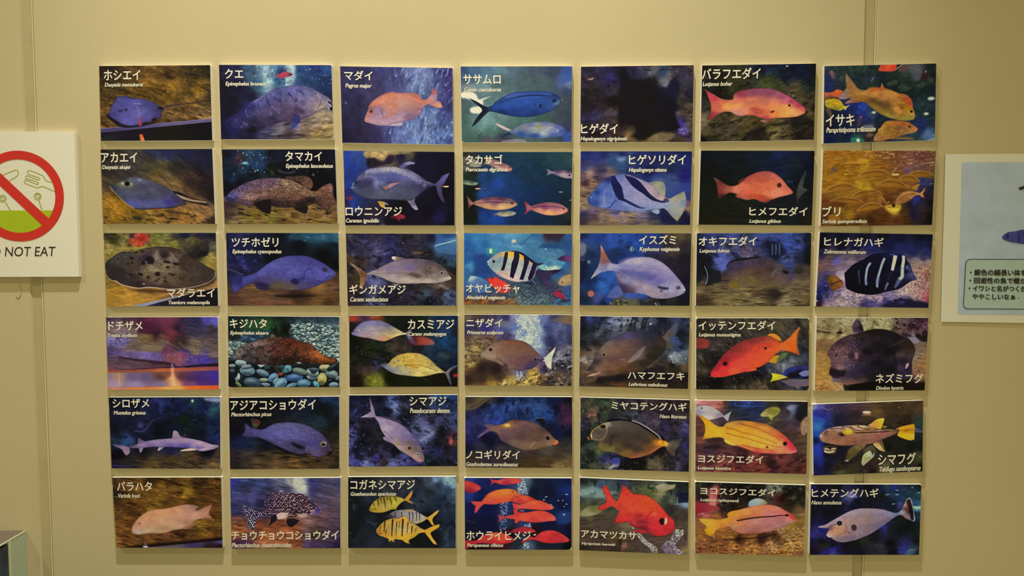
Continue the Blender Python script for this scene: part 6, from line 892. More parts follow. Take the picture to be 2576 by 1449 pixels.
@art(3, 6)
def _(c):
    c.bg("1300 100 1c2448, 1400 100 2c3874, 1500 90 34407c, 1650 90 3c4c94, 1800 90 303c5c, 1950 90 3c4c90, 2100 90 344894, 2250 90 3450a0, 2350 100 30407c, 2450 100 141830, 1300 200 14182c, 1450 200 303868, 1600 230 4c4c6c, 1700 200 484c70, 1800 250 5c4c5c, 1900 280 4c4460, 1900 180 34407c, 2000 200 1c2448, 2250 200 3450a4, 2350 200 2c3c84, 2450 250 10141c, 2400 150 181c30, 1300 350 101018, 1400 350 10101c, 1500 330 4c5cac, 1560 420 5460b8, 1650 300 3c4070, 1540 300 4c58a8, 1350 450 0c0c14, 1300 550 14141c, 2200 350 3c4884, 2250 400 344078, 2100 300 1c2444, 2350 330 202848, 2440 350 0c1018, 2350 440 3c342c, 2440 450 4c4030, 1330 600 5c4c34, 1450 600 5c5038, 1550 560 4c3c34, 2300 600 6c5c44, 2430 600 6c5c40, 2200 650 6c5c40, 1300 680 74603c, 1500 700 74643c, 1700 720 6c5c38, 1900 700 5c4830, 2100 710 302820, 2300 720 6c5c40, 1350 780 403424, 1600 800 7c6c40, 1900 790 80704c, 2200 790 8c7c58, 2400 780 74643c, 2440 820 503c28, 1800 680 7c6c44")
    c.tex(.22, 60, 20, 0); c.blot('8c98d0', .55, 34, 30, 40, c.mk("1400,75! 2400,75! 2350,350! 1500,400!", 20), .5); c.blot('101428', .35, 60, 50, 30, c.mk("1280,75! 2475,75! 2475,350! 1280,400!", 15), .6); f = c.mk("1270,590! 2465,560! 2465,832! 1270,828!", 14); c.blot('302418', .3, 130, 20, 0, f, .7); c.blot('a8946c', .5, 110, 16, 0, f, .6)
    c.poly("1990,160! 2060,150 2160,180 2180,260 2120,320 2060,320 2020,240", '121630', 10, .85)
    for x in (2062, 2100, 2138): c.line("%d,180 %d,230 %d,295" % (x, x + 4, x), 12, '5c80a8', .75, 5)
    c.line("2300,80 2370,140 2400,200", 22, '4c68a8', .5, 9); c.el(2330, 220, 40, 26, 10, '4c60b0', .7, 10); c.el(2330, 240, 36, 10, 0, '141c40', .7, 6); c.line("1460,330 1540,420 1570,470", 30, '5868bc', .6, 9)
    c.poly("1290,460! 1400,440 1530,460! 1530,560 1450,590 1370,615! 1380,540 1370,480", '161820', 10, .9); c.line("1358,410 1385,480 1390,540 1370,610", 8, '8ca0a8', .8, 3); c.line("1370,615 1450,590 1530,560", 10, '14141c', .8, 4)
    b = c.poly("1540,470! 1590,440 1600,400 1650,370 1750,355 1850,330 1950,318 2050,335 2120,370 2180,410 2230,440 2280,490 2310,540! 2280,560 2240,600 2180,640 2080,640 1960,645 1850,630 1720,620 1640,590 1560,560",
               "1560 490 3c3034, 1620 430 3c3048, 1700 400 443450, 1850 380 4c3c4c, 1950 350 403440, 2050 370 4c3c44, 2150 420 5c4c4c, 2200 460 443848, 2280 520 50405c, 1650 500 584444, 1800 480 5c4838, 1950 460 503c34, 2050 440 443430, 1700 560 6c5838, 1850 560 6c5834, 2000 540 5c4834, 2100 500 5c4c48, 2150 560 645040, 2220 560 5c4c4c, 1900 620 6c5c3c, 2100 620 645438", 10, sh=.1, t=(.12, 40, 16, 10))
    c.poly("1590,440! 1610,390 1680,360 1760,350! 1850,335! 1950,320! 1940,312! 1820,320 1700,335 1630,360 1590,400", '181014', 4, .95); c.poly("1600,600! 1660,580 1710,600 1700,640 1620,635", '7c6420', 6, .8); c.line("1870,665 1920,650 1970,640", 12, '8c7838', .7, 6)
    c.line("2060,520 2080,470 2110,455", 8, '8c8890', .7, 4); c.el(2205, 475, 36, 16, 20, '14101c', .95, 6); c.line("2230,545 2290,545 2310,530", 8, '40345c', .8, 4); c.line("2270,550 2305,540", 5, 'b0a0b0', .7, 3); c.line("1900,710 2050,715 2180,720", 18, '241c18', .7, 9); c.line("1540,565 1620,560", 8, '141018', .7, 4)


@art(4, 5)
def _(c):
    c.bg("120 90 141830, 200 90 2c3c74, 280 100 2c2c5c, 350 90 2c3048, 420 130 6c7898, 500 120 788094, 600 110 7c808c, 700 110 606878, 850 120 4c5468, 950 90 14182c, 1080 90 34385c, 1200 90 2c3850, 500 180 5c6068, 400 170 4c5468, 620 150 30343c, 750 150 484c58, 850 190 242838, 120 200 101420, 250 180 1c2430, 280 220 5c6470, 200 280 2c343c, 350 250 343840, 120 350 1c1c20, 250 340 242424, 180 400 54443c, 220 430 6c5c4c, 120 440 6c5038, 150 520 9c9080, 200 510 6c6058, 120 580 5c4c38, 950 170 28283c, 1000 250 4c4040, 1070 200 30446c, 1080 150 405078, 1100 350 34508c, 1090 300 344c84, 1150 250 101828, 1200 300 24303c, 1150 400 1c2434, 1000 430 44444c, 1050 480 787c84, 1120 500 8c9098, 1180 450 707884, 1210 520 545c5c, 980 500 30343c, 950 560 3c342c, 1050 580 1c1818, 1200 600 5c4830, 120 650 6c5440, 120 740 4c3c34, 300 740 1c1818, 250 700 5c4834, 500 720 241c1c, 700 620 44382c, 850 600 544438, 1000 600 44382c, 1100 650 342820, 800 700 1c181c, 1000 700 141014, 500 780 5c3c20, 300 790 3c3020, 800 790 4c3420, 1100 790 2c2018, 1200 700 1c1414")
    c.tex(.25, 40, 24, 10); c.blot('141820', .15, 44, 34, 20, c.mk("103,62! 1247,78! 1247,420! 950,420! 800,210! 400,230! 250,420! 100,440!", 12), .65); c.blot('c0c8cc', .5, 30, 24, 20, c.mk("370,70! 900,90! 880,190! 400,190!", 10), .7)
    for x in (640, 680, 760, 790): c.line("%d,70 %d,130 %d,210" % (x + 20, x - 10, x - 20), 22, '14181c', .75, 6)
    c.blot('b0b4b8', .35, 24, 20, 30, c.mk("990,420! 1215,420! 1200,560! 1040,550!", 6), .8); c.blot('b8b0a0', .4, 30, 14, 0, c.mk("95,500! 230,490! 240,550! 95,560!", 6), .8)
    c.poly("950,290! 1000,240 1050,180 1100,110! 1120,180 1090,270 1110,360 1180,430! 1100,410 1040,390 990,400", "980 290 6c5848, 1030 250 5c5048, 1080 180 4c5464, 1080 300 3c5084, 1130 390 30446c, 1020 370 544c44", 5)
    c.poly("250,740! 500,690 700,650 900,570! 1000,620 800,690 500,740", '14101c', 12, .7)
    b = c.poly("180,690! 200,670 270,640! 180,630 200,590 240,530 250,480 290,420 340,360 400,310 470,270 560,235 680,215 800,220 890,250 960,290 1000,340 990,400 950,460 880,520 820,570 740,610 660,640 560,660 450,680 350,690 260,692",
               "200 610 3c3438, 200 680 c0a088, 300 660 7c5c4c, 270 540 3c3438, 270 480 5c5050, 340 420 7c6858, 400 350 74605c, 500 290 50485c, 600 260 504878, 700 250 3c3850, 800 260 2c2c40, 900 300 342c30, 970 350 3c342c, 450 420 80604c, 550 350 74584c, 650 330 5c4844, 800 350 3c3434, 900 400 302820, 350 560 785848, 300 620 80604c, 450 520 6c4c48, 450 600 78543c, 550 560 745040, 550 620 64482c, 650 580 4c3828, 650 450 5c4840, 700 480 6c5c58, 600 450 644c40, 750 550 302824, 850 480 2c2420, 400 660 5c4030, 560 640 4c3424", 4, sh=.2, t=(.08, 40, 20, 0))
    c.poly("790,370! 760,420 700,490 640,540 590,555! 620,500 690,440 740,390", '84706c', 7, .8, b); c.line("600,540 680,500 760,420", 12, '9c8474', .6, 6, b); c.line("510,515 560,525 600,545", 9, '94604c', .8, 4); c.line("520,510 560,512", 4, 'b8a8a0', .7, 2); c.line("470,400 450,450 480,500 500,560", 10, '64484c', .5, 6, b)
    c.el(348, 466, 24, 22, 0, '947c58', .95, 4); c.el(347, 466, 13, 15, 0, '181010', 1, 3); c.line("180,690 240,670 310,655", 10, 'c8a890', .8, 4); c.line("170,680 230,660 280,640", 6, '301c1c', .7, 3)


@art(4, 6)
def _(c):
    c.bg("1340 100 2c2820, 1500 90 3c342c, 1600 90 443c30, 1800 100 44402c, 2000 90 38342c, 2200 100 504834, 2350 100 38342c, 2480 100 4c4834, 1400 230 30281c, 1700 230 34302c, 1900 250 3c3830, 2150 200 4c4430, 2300 250 443c34, 2450 200 3c3830, 2480 350 34342c, 1500 280 302c28, 1500 350 443c38, 1600 400 34302c, 1400 450 302c28, 1450 550 241c1c, 1350 500 4c4438, 1370 620 443c2c, 1500 500 181414, 1330 750 14100c, 1500 750 0c0a0c, 1750 750 0e0c10, 1950 680 0c0c14, 2000 620 1c1c28, 2200 520 2c3438, 2250 470 546048, 2100 600 4c4c58, 2200 580 7c7c80, 2300 520 5c6068, 2450 480 383c48, 2400 530 484c50, 2480 560 24283c, 2100 760 302820, 1900 800 4c4030, 2000 790 584c34, 2200 780 34302c, 1750 810 4c4434, 2350 820 5c543c, 2450 790 201c28, 2300 440 303838, 2450 430 202428")
    c.tex(.35, 50, 34, 40); c.blot('181410', .2, 70, 30, 50, a=.5); c.blot('6c6450', .45, 40, 26, 20, a=.5)
    c.poly("1315,290! 1370,290 1430,310 1460,345 1440,380 1400,400 1315,400!", "1340 340 80342c, 1430 345 903c34", 5, .95); c.el(1445, 345, 10, 30, 0, '5c2424', .5, 4)
    c.poly("2210,670! 2250,620 2320,590 2400,580 2485,580! 2490,720! 2400,720 2300,710 2230,700", "2230 665 2c3c98, 2300 610 2c3890, 2450 595 2c3478, 2300 680 0c0c18, 2400 660 0c0c1c, 2480 700 101028", 3); c.poly("2380,660! 2430,635 2490,630! 2490,690! 2420,690", '7c80b4', 4, .9); c.line("2350,715 2420,700 2490,680", 7, '3c48b8', .8, 3)
    c.poly("2190,740! 2300,725 2490,720! 2490,790! 2420,800 2300,790", '70606c', 4, .9); c.line("2180,735 2250,790 2350,820 2430,835", 12, '243078', .8, 5); c.poly("2095,655! 2150,665 2220,680 2270,700! 2200,720 2140,735 2080,750! 2105,700", "2110 680 d0c828, 2100 740 a8a820, 2230 700 c0a840", 2.5); c.line("2050,570 2120,610 2210,665", 12, '20284c', .7, 5)
    c.poly("2060,540! 2120,480 2180,470! 2170,510 2140,555!", 'c88c1c', 4, .95); c.poly("2150,500! 2220,450 2280,440! 2240,490 2180,540 2150,545", '6c7848', 5, .7)
    c.poly("2050,265! 2080,245 2140,250 2190,290 2200,330! 2130,300", 'd08428', 3.5)
    b = c.poly("1462,655! 1480,620 1520,570 1560,510 1600,460 1660,400 1730,350 1820,310 1920,285 2020,270 2080,270 2140,300 2190,340! 2240,320 2310,260 2350,210 2395,175! 2370,250 2360,330 2370,410 2385,470! 2330,450 2270,430 2200,420! 2150,450 2090,510 2030,560 1980,590 1925,605! 1940,625 1880,640 1800,650 1700,675 1600,695 1500,700 1465,685",
               "1480 670 e02c38, 1500 620 a02434, 1540 570 9c2434, 1620 500 8c2430, 1600 600 cc3434, 1560 660 e03c30, 1680 420 7c2c2c, 1750 370 84302c, 1900 310 7c3430, 2000 290 843830, 2080 300 a04c30, 1850 380 a03830, 1700 480 b03438, 1750 550 dc4838, 1900 480 e04c34, 1950 400 cc4430, 2050 360 c4442c, 2150 350 cc502c, 2100 420 dc5c2c, 2000 500 e0542c, 1850 600 e05434, 1950 570 dc542c, 2200 380 e0682c, 2280 350 e06828, 2330 280 e07024, 2330 400 e06820, 2360 450 c85424, 2380 190 c86c34, 1700 640 ec5c38, 1850 630 e04038, 1600 685 dc3838", 3, sh=.12, t=(.1, 14, 10, -30))
    for i in range(12): c.line("2260,350 %d,%d" % (2370 - abs(i - 5), 210 + i * 22), 3, 'c84c18', .35, 2, b)
    c.line("2395,175 2375,260 2368,330 2375,400 2388,468", 5, 'e0942c', .8, 3); c.el(1615, 556, 34, 30, 0, '8c1c20', .9, 5); c.el(1612, 558, 20, 20, 0, '180c14', 1, 3); c.el(2034, 396, 14, 13, 0, '28141c', 1, 3); c.line("1740,630 1770,600 1790,560", 6, 'e87838', .6, 3, b); c.line("1465,690 1530,700 1620,692", 6, 'e86c54', .6, 3)
    c.poly("1840,640! 1900,630 1945,625! 1930,605 1880,610", 'd85c34', 3, .9); c.dots(120, b, 3, 2, 'f07840 9c3028', a=.4)


@art(5, 5)
def _(c):
    c.bg("130 100 3c3c34, 200 150 544c38, 300 90 2c3428, 400 100 44503c, 550 100 2c2c30, 700 90 3c3438, 850 90 443038, 1000 100 302424, 1200 110 2c2020, 130 250 3c3834, 230 250 7c5c4c, 350 250 3c4834, 450 250 28282c, 300 300 44403c, 700 250 40404c, 850 250 383038, 1000 250 241c24, 1150 250 342c2c, 130 350 2c2c50, 150 430 202028, 130 520 1c2020, 250 380 343c34, 900 300 504450, 1000 350 34284c, 1100 380 3c3038, 1200 370 4c4078, 1180 480 34305c, 1200 560 2c2860, 1100 450 302838, 150 600 343c34, 220 560 40483c, 200 680 1c2420, 300 620 54603c, 350 700 2c3060, 130 740 202c28, 250 760 404430, 400 780 585448, 450 730 383c90, 550 760 0c0c14, 650 750 0e0c10, 750 740 141014, 850 760 504834, 900 740 60543c, 1000 650 3c3028, 970 640 141014, 850 680 44382c, 1050 760 3c3438, 1100 770 50485c, 1180 700 34284c, 1200 800 28202c, 1150 600 2c2838, 500 700 24243c")
    c.tex(.35, 40, 30, 10); c.blot('101414', .2, 50, 40, 30, a=.55); c.blot('6c7058', .5, 40, 30, 20, c.mk("105,62! 500,70! 300,300! 105,400!", 14), .6); c.blot('504c90', .5, 40, 40, 0, c.mk("1000,300! 1245,300! 1240,800! 1050,800!", 16), .6); c.blot('5c5440', .4, 30, 24, 0, c.mk("100,600! 400,700! 1237,640! 1237,838! 100,808!", 12), .6)
    c.el(232, 245, 46, 18, 5, '8c6858', .8, 7); c.poly("440,700! 500,690 520,740 500,780 450,790 420,810! 400,800 440,760", "460 720 3c44a0, 430 800 b0a890", 5, .9); c.line("405,812 440,790 470,760", 6, 'a8a898', .6, 3); c.poly("800,780! 830,720 880,700 940,730 950,800! 820,810", '605840', 8, .8, t=(.4, 20, 20, 0))
    c.poly("985,560! 1040,520 1100,505 1170,490! 1140,550 1100,620 1090,680! 1050,650 1010,610", "1010 550 7c6c50, 1080 540 5c5448, 1140 510 484038, 1060 600 50483c", 6, .95, t=(.2, 8, 40, 30)); c.line("990,590 1020,660 1070,730", 8, '14101c', .8, 4)
    c.poly("820,690! 880,680 930,640 970,580! 900,600", '181014', 8, .8)
    b = c.poly("180,490! 200,470 215,440! 240,400 300,370 320,345 360,325 410,310 480,300 560,300 640,305 700,325 780,370 850,410 910,450 950,490 1000,520 1020,550 980,570! 930,590 870,630 800,660 720,685 640,695 560,680 480,650 420,630 360,630 300,610! 280,580 300,520! 250,515 220,505 190,510",
               "230 450 5c5048, 220 490 685848, 290 420 544840, 300 480 5c5044, 330 350 847c68, 370 340 948c70, 450 320 5c5048, 550 320 544c44, 700 360 50443c, 800 420 443c34, 900 480 503c28, 950 530 e08c2c, 1000 550 e89c38, 920 540 b87024, 420 400 50443c, 550 450 483c34, 700 480 40362e, 800 520 44382c, 400 520 44382c, 330 570 74643c, 420 600 7c6c3c, 500 600 54482c, 600 640 7c5c30, 700 600 44382c, 600 560 40342c, 850 580 6c4c30, 880 610 9c5c34, 750 670 8c5838, 650 690 885438, 300 600 6c6034, 360 620 74683c, 450 460 3c302c", 3, sh=.12, t=(.06, 20, 16, 0))
    c.poly("365,320! 400,290 450,285 550,290 640,300 720,325 800,370 870,410 940,460 985,510! 960,500 900,470 840,430 760,380 700,345 620,315 520,302 420,312!", '14101c', 3); c.line("640,302 710,325 790,368 860,415 920,460 945,495", 12, 'b0a8a0', .95, 3); c.line("640,302 700,320 760,350", 5, '6c6460', .6, 2)
    c.line("330,345 250,390 225,420 215,450 225,495", 8, 'd8a848', .85, 3); c.line("330,380 360,370 385,390 375,430 340,490 300,505 240,490", 8, '8c7850', .9, 3); c.line("415,330 390,380 385,440 350,500 290,515", 5, '6c5c44', .8, 3)
    c.poly("310,345! 350,325 410,320 415,345! 390,370 375,400! 360,360", '948c70', 4, .8, b); c.el(340, 366, 28, 20, 5, '1c1410', 1, 4); c.el(340, 366, 14, 12, 0, '5c2c1c', .9, 3); c.el(340, 366, 8, 8, 0, '0c0808'); c.el(190, 487, 16, 14, 0, 'a0604c', .9, 4); c.el(205, 485, 8, 20, 0, '241410', .9, 4); c.el(218, 462, 8, 22, -10, 'd8b45c', .9, 3)
    c.line("460,450 420,490 430,540 410,580", 12, '2c2018', .7, 6, b); c.el(935, 535, 26, 22, 0, 'f0a030', .8, 6); c.el(998, 548, 24, 24, 0, 'f0a434', .9, 6); c.el(967, 530, 7, 20, 0, 'a8582c', .6, 4); c.line("620,692 720,680 800,655 870,620 930,580", 9, 'b8703c', .8, 4); c.poly("940,470! 970,465 985,510 960,505", '18141c', 3)


@art(5, 6)
def _(c):
    c.bg("1330 110 c08c84, 1400 110 b87468, 1500 110 b07468, 1560 120 a05c4c, 1620 110 3c2c24, 1700 120 1c2c5c, 1850 130 243c84, 1950 120 1c3068, 2100 120 342c28, 2200 120 24201c, 2300 120 30303c, 2380 120 181c24, 2460 120 3c2c20, 1330 200 b0a098, 1700 200 2c2c34, 1850 220 242838, 2100 230 5c542c, 1950 180 20284c, 2250 220 3c3034, 2320 200 6c7080, 2400 230 1c1c34, 2460 250 6c4c38, 1330 300 6c3c2c, 1450 280 5c4448, 1600 270 443438, 2350 350 443440, 2430 350 5c3c2c, 1330 400 5c342c, 1350 500 6c4434, 1500 560 3c2824, 1330 600 50302c, 1450 600 3c2c3c, 1600 640 5c3838, 1340 700 6c3c38, 1600 740 7c4038, 1900 720 843c34, 2200 720 703834, 2400 700 4c2c28, 2450 600 5c4434, 2300 450 4c3830, 2450 480 54402c, 2430 550 503c30, 1400 820 643034, 1700 820 6c302c, 2000 800 7c3c30, 2300 800 5c2c28, 2450 830 5c2c24, 2100 760 30181c, 1800 680 30181c")
    c.tex(.3, 80, 24, -8); lo = c.mk("1305,580! 1700,640! 2465,640! 2465,862! 1305,835!", 16); c.blot('2c1418', .25, 70, 24, -12, lo, .6); c.blot('a05c44', .4, 60, 22, -12, lo, .6); c.line("1390,590 1500,580 1620,590", 14, '1c1420', .7, 6)
    for p in ("1720,110 1718,150", "1715,145 1800,148 1850,150 2030,152", "1858,110 1858,150"): c.line(p, 7, '3c70b8', .7, 4)
    c.poly("2250,170! 2300,140 2380,140 2430,170! 2400,230 2330,220", "2300 170 8488a0, 2380 190 3c4060", 7, .8); c.poly("2380,150! 2480,110! 2480,260! 2400,330! 2350,250", '14141c', 9, .8); c.poly("2400,340! 2440,280 2480,260! 2480,400 2440,460! 2410,430", 'a08060', 7, .85, t=(.3, 16, 40, 0))
    c.poly("1975,245! 2020,200 2080,165 2160,160 2190,200 2150,250 2110,270 2105,300! 2080,280 2060,262 2000,262", "2000 240 a89c5c, 2080 200 847c34, 2160 210 8c8438, 2100 280 a89c50", 5, .95, t=(.15, 20, 14, 0))
    c.poly("1312,210! 1330,170 1380,148 1450,152 1530,190 1580,230 1600,250! 1650,220 1680,200! 1660,250 1640,310! 1610,280 1590,262! 1540,275 1480,290 1440,300! 1380,260 1330,230", "1330 210 8c8890, 1400 180 b0a8a0, 1500 210 a89c94, 1560 250 8c7c80, 1640 260 a0a0ac, 1450 270 c0b4a4", 3.5); c.el(1372, 172, 10, 8, 0, '242438', .9, 3)
    b = c.poly("1330,240! 1390,270 1450,300 1510,345 1560,365 1600,360! 1620,330 1680,310 1760,300 1850,305 1950,320 2050,345 2130,385 2200,430 2270,490 2330,560 2360,605! 2365,625 2330,640 2250,648 2150,650 2040,645 1950,635 1880,615 1800,585 1730,560! 1680,545 1620,500! 1570,480 1500,480 1440,490 1375,500! 1400,440 1405,380 1390,320",
               "1380 280 d89824, 1450 340 d89c20, 1500 400 dca424, 1430 450 d8a424, 1400 490 c89030, 1550 430 e0a428, 1620 420 d89428, 1650 330 b89038, 1750 320 a87838, 1850 320 c08430, 1950 340 b87834, 2050 370 cc8438, 2130 400 c07040, 2200 460 c85838, 2270 520 d04040, 2330 590 d83840, 2350 625 e87060, 1700 440 e09c28, 1800 400 dc9428, 1800 500 e0a030, 1900 460 e09c34, 2000 480 e0a434, 2100 500 e0a040, 2180 540 dc9c4c, 1900 550 dca038, 2000 560 e0a83c, 2100 580 dc9840, 1850 590 d88048, 1950 620 cc5048, 2100 635 d05850, 2200 610 d88c58, 2250 600 d8745c, 2280 640 e07c60, 1680 520 d89c3c", 3, sh=.15, t=(.05, 50, 10, 15))
    for p in ("1620,375 1700,390 1780,420 1900,450 2030,490 2150,540", "1760,330 1850,355 1950,385 2050,430 2150,480 2190,520", "1620,430 1720,460 1850,490 1950,520 2080,560 2200,580", "1930,325 2020,350 2100,385 2180,430", "1780,550 1880,580 2000,600 2120,610"):
        c.line(p, 8, '8c4818', .8, 3, b, w2=5)
    c.poly("1600,490! 1650,510 1700,540 1738,565! 1690,560 1630,540 1605,515", 'e0b03c', 3); c.poly("2280,500! 2340,560 2365,610 2330,620 2270,590 2230,560", 'd82c40', 10, .45, b); c.eye(2240, 543, 22, '98442c', '180c14', False); c.el(2052, 578, 16, 12, 0, '7c3018', .9, 4); c.el(2075, 572, 10, 10, 0, 'f0b060', .7, 4); c.line("2270,645 2320,640 2358,620", 6, 'f0a090', .7, 3); c.line("1730,565 1850,610 1950,640 2000,640", 6, 'c03838', .7, 4)


@art(6, 5)
def _(c):
    c.bg("130 90 242820, 250 80 2c2c2c, 400 90 3c5054, 550 100 3c3c58, 700 100 3c3c30, 850 100 4c5444, 950 100 5c6054, 1050 100 1c241c, 1130 120 1c2420, 1220 120 1c1c18, 130 150 44504c, 250 160 5c706c, 320 130 3c5878, 450 160 44585c, 700 170 50543c, 850 160 54603c, 800 220 5c6038, 950 230 84805c, 1050 160 3c3c30, 1200 170 2c302c, 130 200 7c9490, 250 200 7c948c, 350 210 688078, 500 200 485048, 1150 230 101c40, 1200 280 1c2440, 1200 320 7c98b0, 1060 280 545c44, 1000 280 343c34, 120 290 3c4440, 250 280 4c5048, 130 350 4c4c30, 200 400 6c683c, 280 380 7c7440, 250 330 34382c, 400 330 34342c, 130 420 78745c, 280 440 443c30, 130 500 40342c, 300 500 4c3c34, 400 560 504034, 1050 380 342c28, 1180 400 443830, 1150 480 4c4034, 1180 550 544838, 1100 500 40342c, 150 700 4c3c30, 350 750 44342c, 450 700 54442c, 580 560 6c5c48, 650 780 4c4034, 700 700 503c34, 900 720 5c4c40, 1100 620 5c4c3c, 1180 700 54443c, 130 800 2c2418, 450 800 3c2c24, 750 800 504438, 950 780 544440, 1200 820 7c6c48, 120 600 4c3c2c, 900 650 543c34")
    c.tex(.22, 70, 20, -5); c.blot('281c18', .4, 90, 16, -5, c.mk("92,560! 1222,560! 1222,852! 92,805!", 14), .5); c.blot('141c1c', .3, 40, 40, 0, c.mk("100,60! 1237,95! 1237,300! 700,200! 400,250! 100,260!", 14), .6)
    c.poly("880,150! 950,110 1040,120 1105,115! 1080,160 1020,180 960,210 890,230! 920,190", "950 130 a8a084, 1050 140 a89c78, 920 200 8c8458", 6, .85); c.line("870,190 850,240", 20, '6c7030', .7, 8); c.line("1120,250 1115,315", 7, '88a8b8', .8, 4); c.line("1090,325 1160,322 1235,318", 8, '7ca0b4', .8, 4); c.poly("1130,210! 1235,200! 1235,305! 1130,310!", '101834', 6, .8)
    c.poly("105,430! 150,370 220,340 300,345 330,390! 280,430 180,450 110,445", "150 420 8c8858, 250 370 6c6c3c, 200 440 a0987c", 5, .85); c.poly("100,160! 250,150 400,190 500,200! 400,240 250,260 130,220!", '80988c', 10, .55)
    c.line("590,520 570,600 540,700 545,810", 14, '7c6850', .7, 5); c.poly("530,690! 580,690 590,760 560,815! 540,790", "545 700 5c3c28, 565 760 906450, 555 805 6c3c2c", 4, .9); c.poly("500,700! 530,690 540,740 510,760", '2c1c14', 6, .7)
    co = c.mk("690,625! 740,640 790,700 850,740 900,780 910,830! 860,830 820,780 780,750 720,690", 3); c.put(co, '8c8470'); c.dots(80, co, 9, 8, 'b0a898 9c9488 80747c c0b8a8', shade=.3)
    c2 = c.mk("940,790! 980,730 1040,690 1080,620 1110,590 1160,600 1180,640 1140,690 1100,740 1120,790 1200,840! 1100,850 1000,840!", 4); c.put(c2, '6c6064', .8); c.dots(110, c2, 10, 9, 'a09494 8c8088 b0a89c 7c7084', shade=.3, a=.9)
    for i in range(6): c.line("%d,840 %d,%d" % (985 + i * 26, 945 + i * 26, 790 - i * 6), 7, 'a08090' if i % 2 else '6c3c4c', .7, 3); c.line("1060,720 1100,790 1120,840", 8, '88749c', .6, 4)
    c.dots(30, c.mk("1090,590! 1180,590! 1180,650! 1100,660!", 3), 12, 10, 'b8b0a0 9c9890', shade=.3); c.el(655, 570, 10, 18, -30, 'b0a8a0', .8, 4)
    c.poly("640,595! 700,590 780,595 830,620! 740,630 680,610", 'a82c34', 3)
    b = c.poly("335,135! 360,125 375,135! 400,170 430,230 455,275 490,290! 510,240 530,180 548,118! 590,150 630,190 660,220! 740,225 820,245 880,285 930,330 980,390 1030,450 1070,480 1090,530 1088,580 1070,610 1020,640 950,660 880,655 820,625 760,590! 700,575 650,560 600,510! 570,515 510,520 455,520! 470,480 490,430 510,400! 470,370 430,345! 380,370 330,385 290,385! 290,360 340,325 375,300! 365,240 340,190",
               "355 150 c83c30, 380 220 c43c34, 420 300 c84034, 330 360 c83434, 460 320 c84434, 560 150 b83c30, 590 210 c83c30, 540 270 d04830, 600 300 d84c30, 700 260 d04830, 800 280 d8502c, 880 330 d04c30, 950 400 cc3c30, 1030 480 c83438, 1070 560 c43038, 650 380 d04c34, 750 380 dc5030, 700 450 a8302c, 620 450 c03830, 550 400 c84434, 520 480 c83434, 650 530 a03034, 760 520 902830, 850 400 dc4c30, 900 450 d84030, 840 480 c43438, 850 560 c8303c, 950 560 d03438, 930 620 c42c34, 1020 600 b83034, 870 630 b02c34, 780 570 7c1c28", 3, sh=.18, t=(.1, 10, 8, 30))
    c.line("870,395 830,420 800,470 795,540 830,610", 10, '98202c', .8, 4, b); c.el(880, 425, 22, 26, 20, 'e8644c', .7, 8, b); c.el(940, 505, 30, 32, 0, 'b02028', .8, 6); c.el(955, 505, 24, 38, 0, '1c0c10', 1, 3); c.el(995, 502, 17, 38, 5, 'e0b090', 1, 4); c.el(978, 502, 8, 34, 5, '702028', .8, 3); c.line("1030,610 1070,580 1085,560", 7, '98202c', .7, 3); c.line("620,470 680,530 780,540", 6, 'e0685c', .5, 4, b); c.dots(140, b, 4, 3, 'e8603c a82c2c', a=.35)


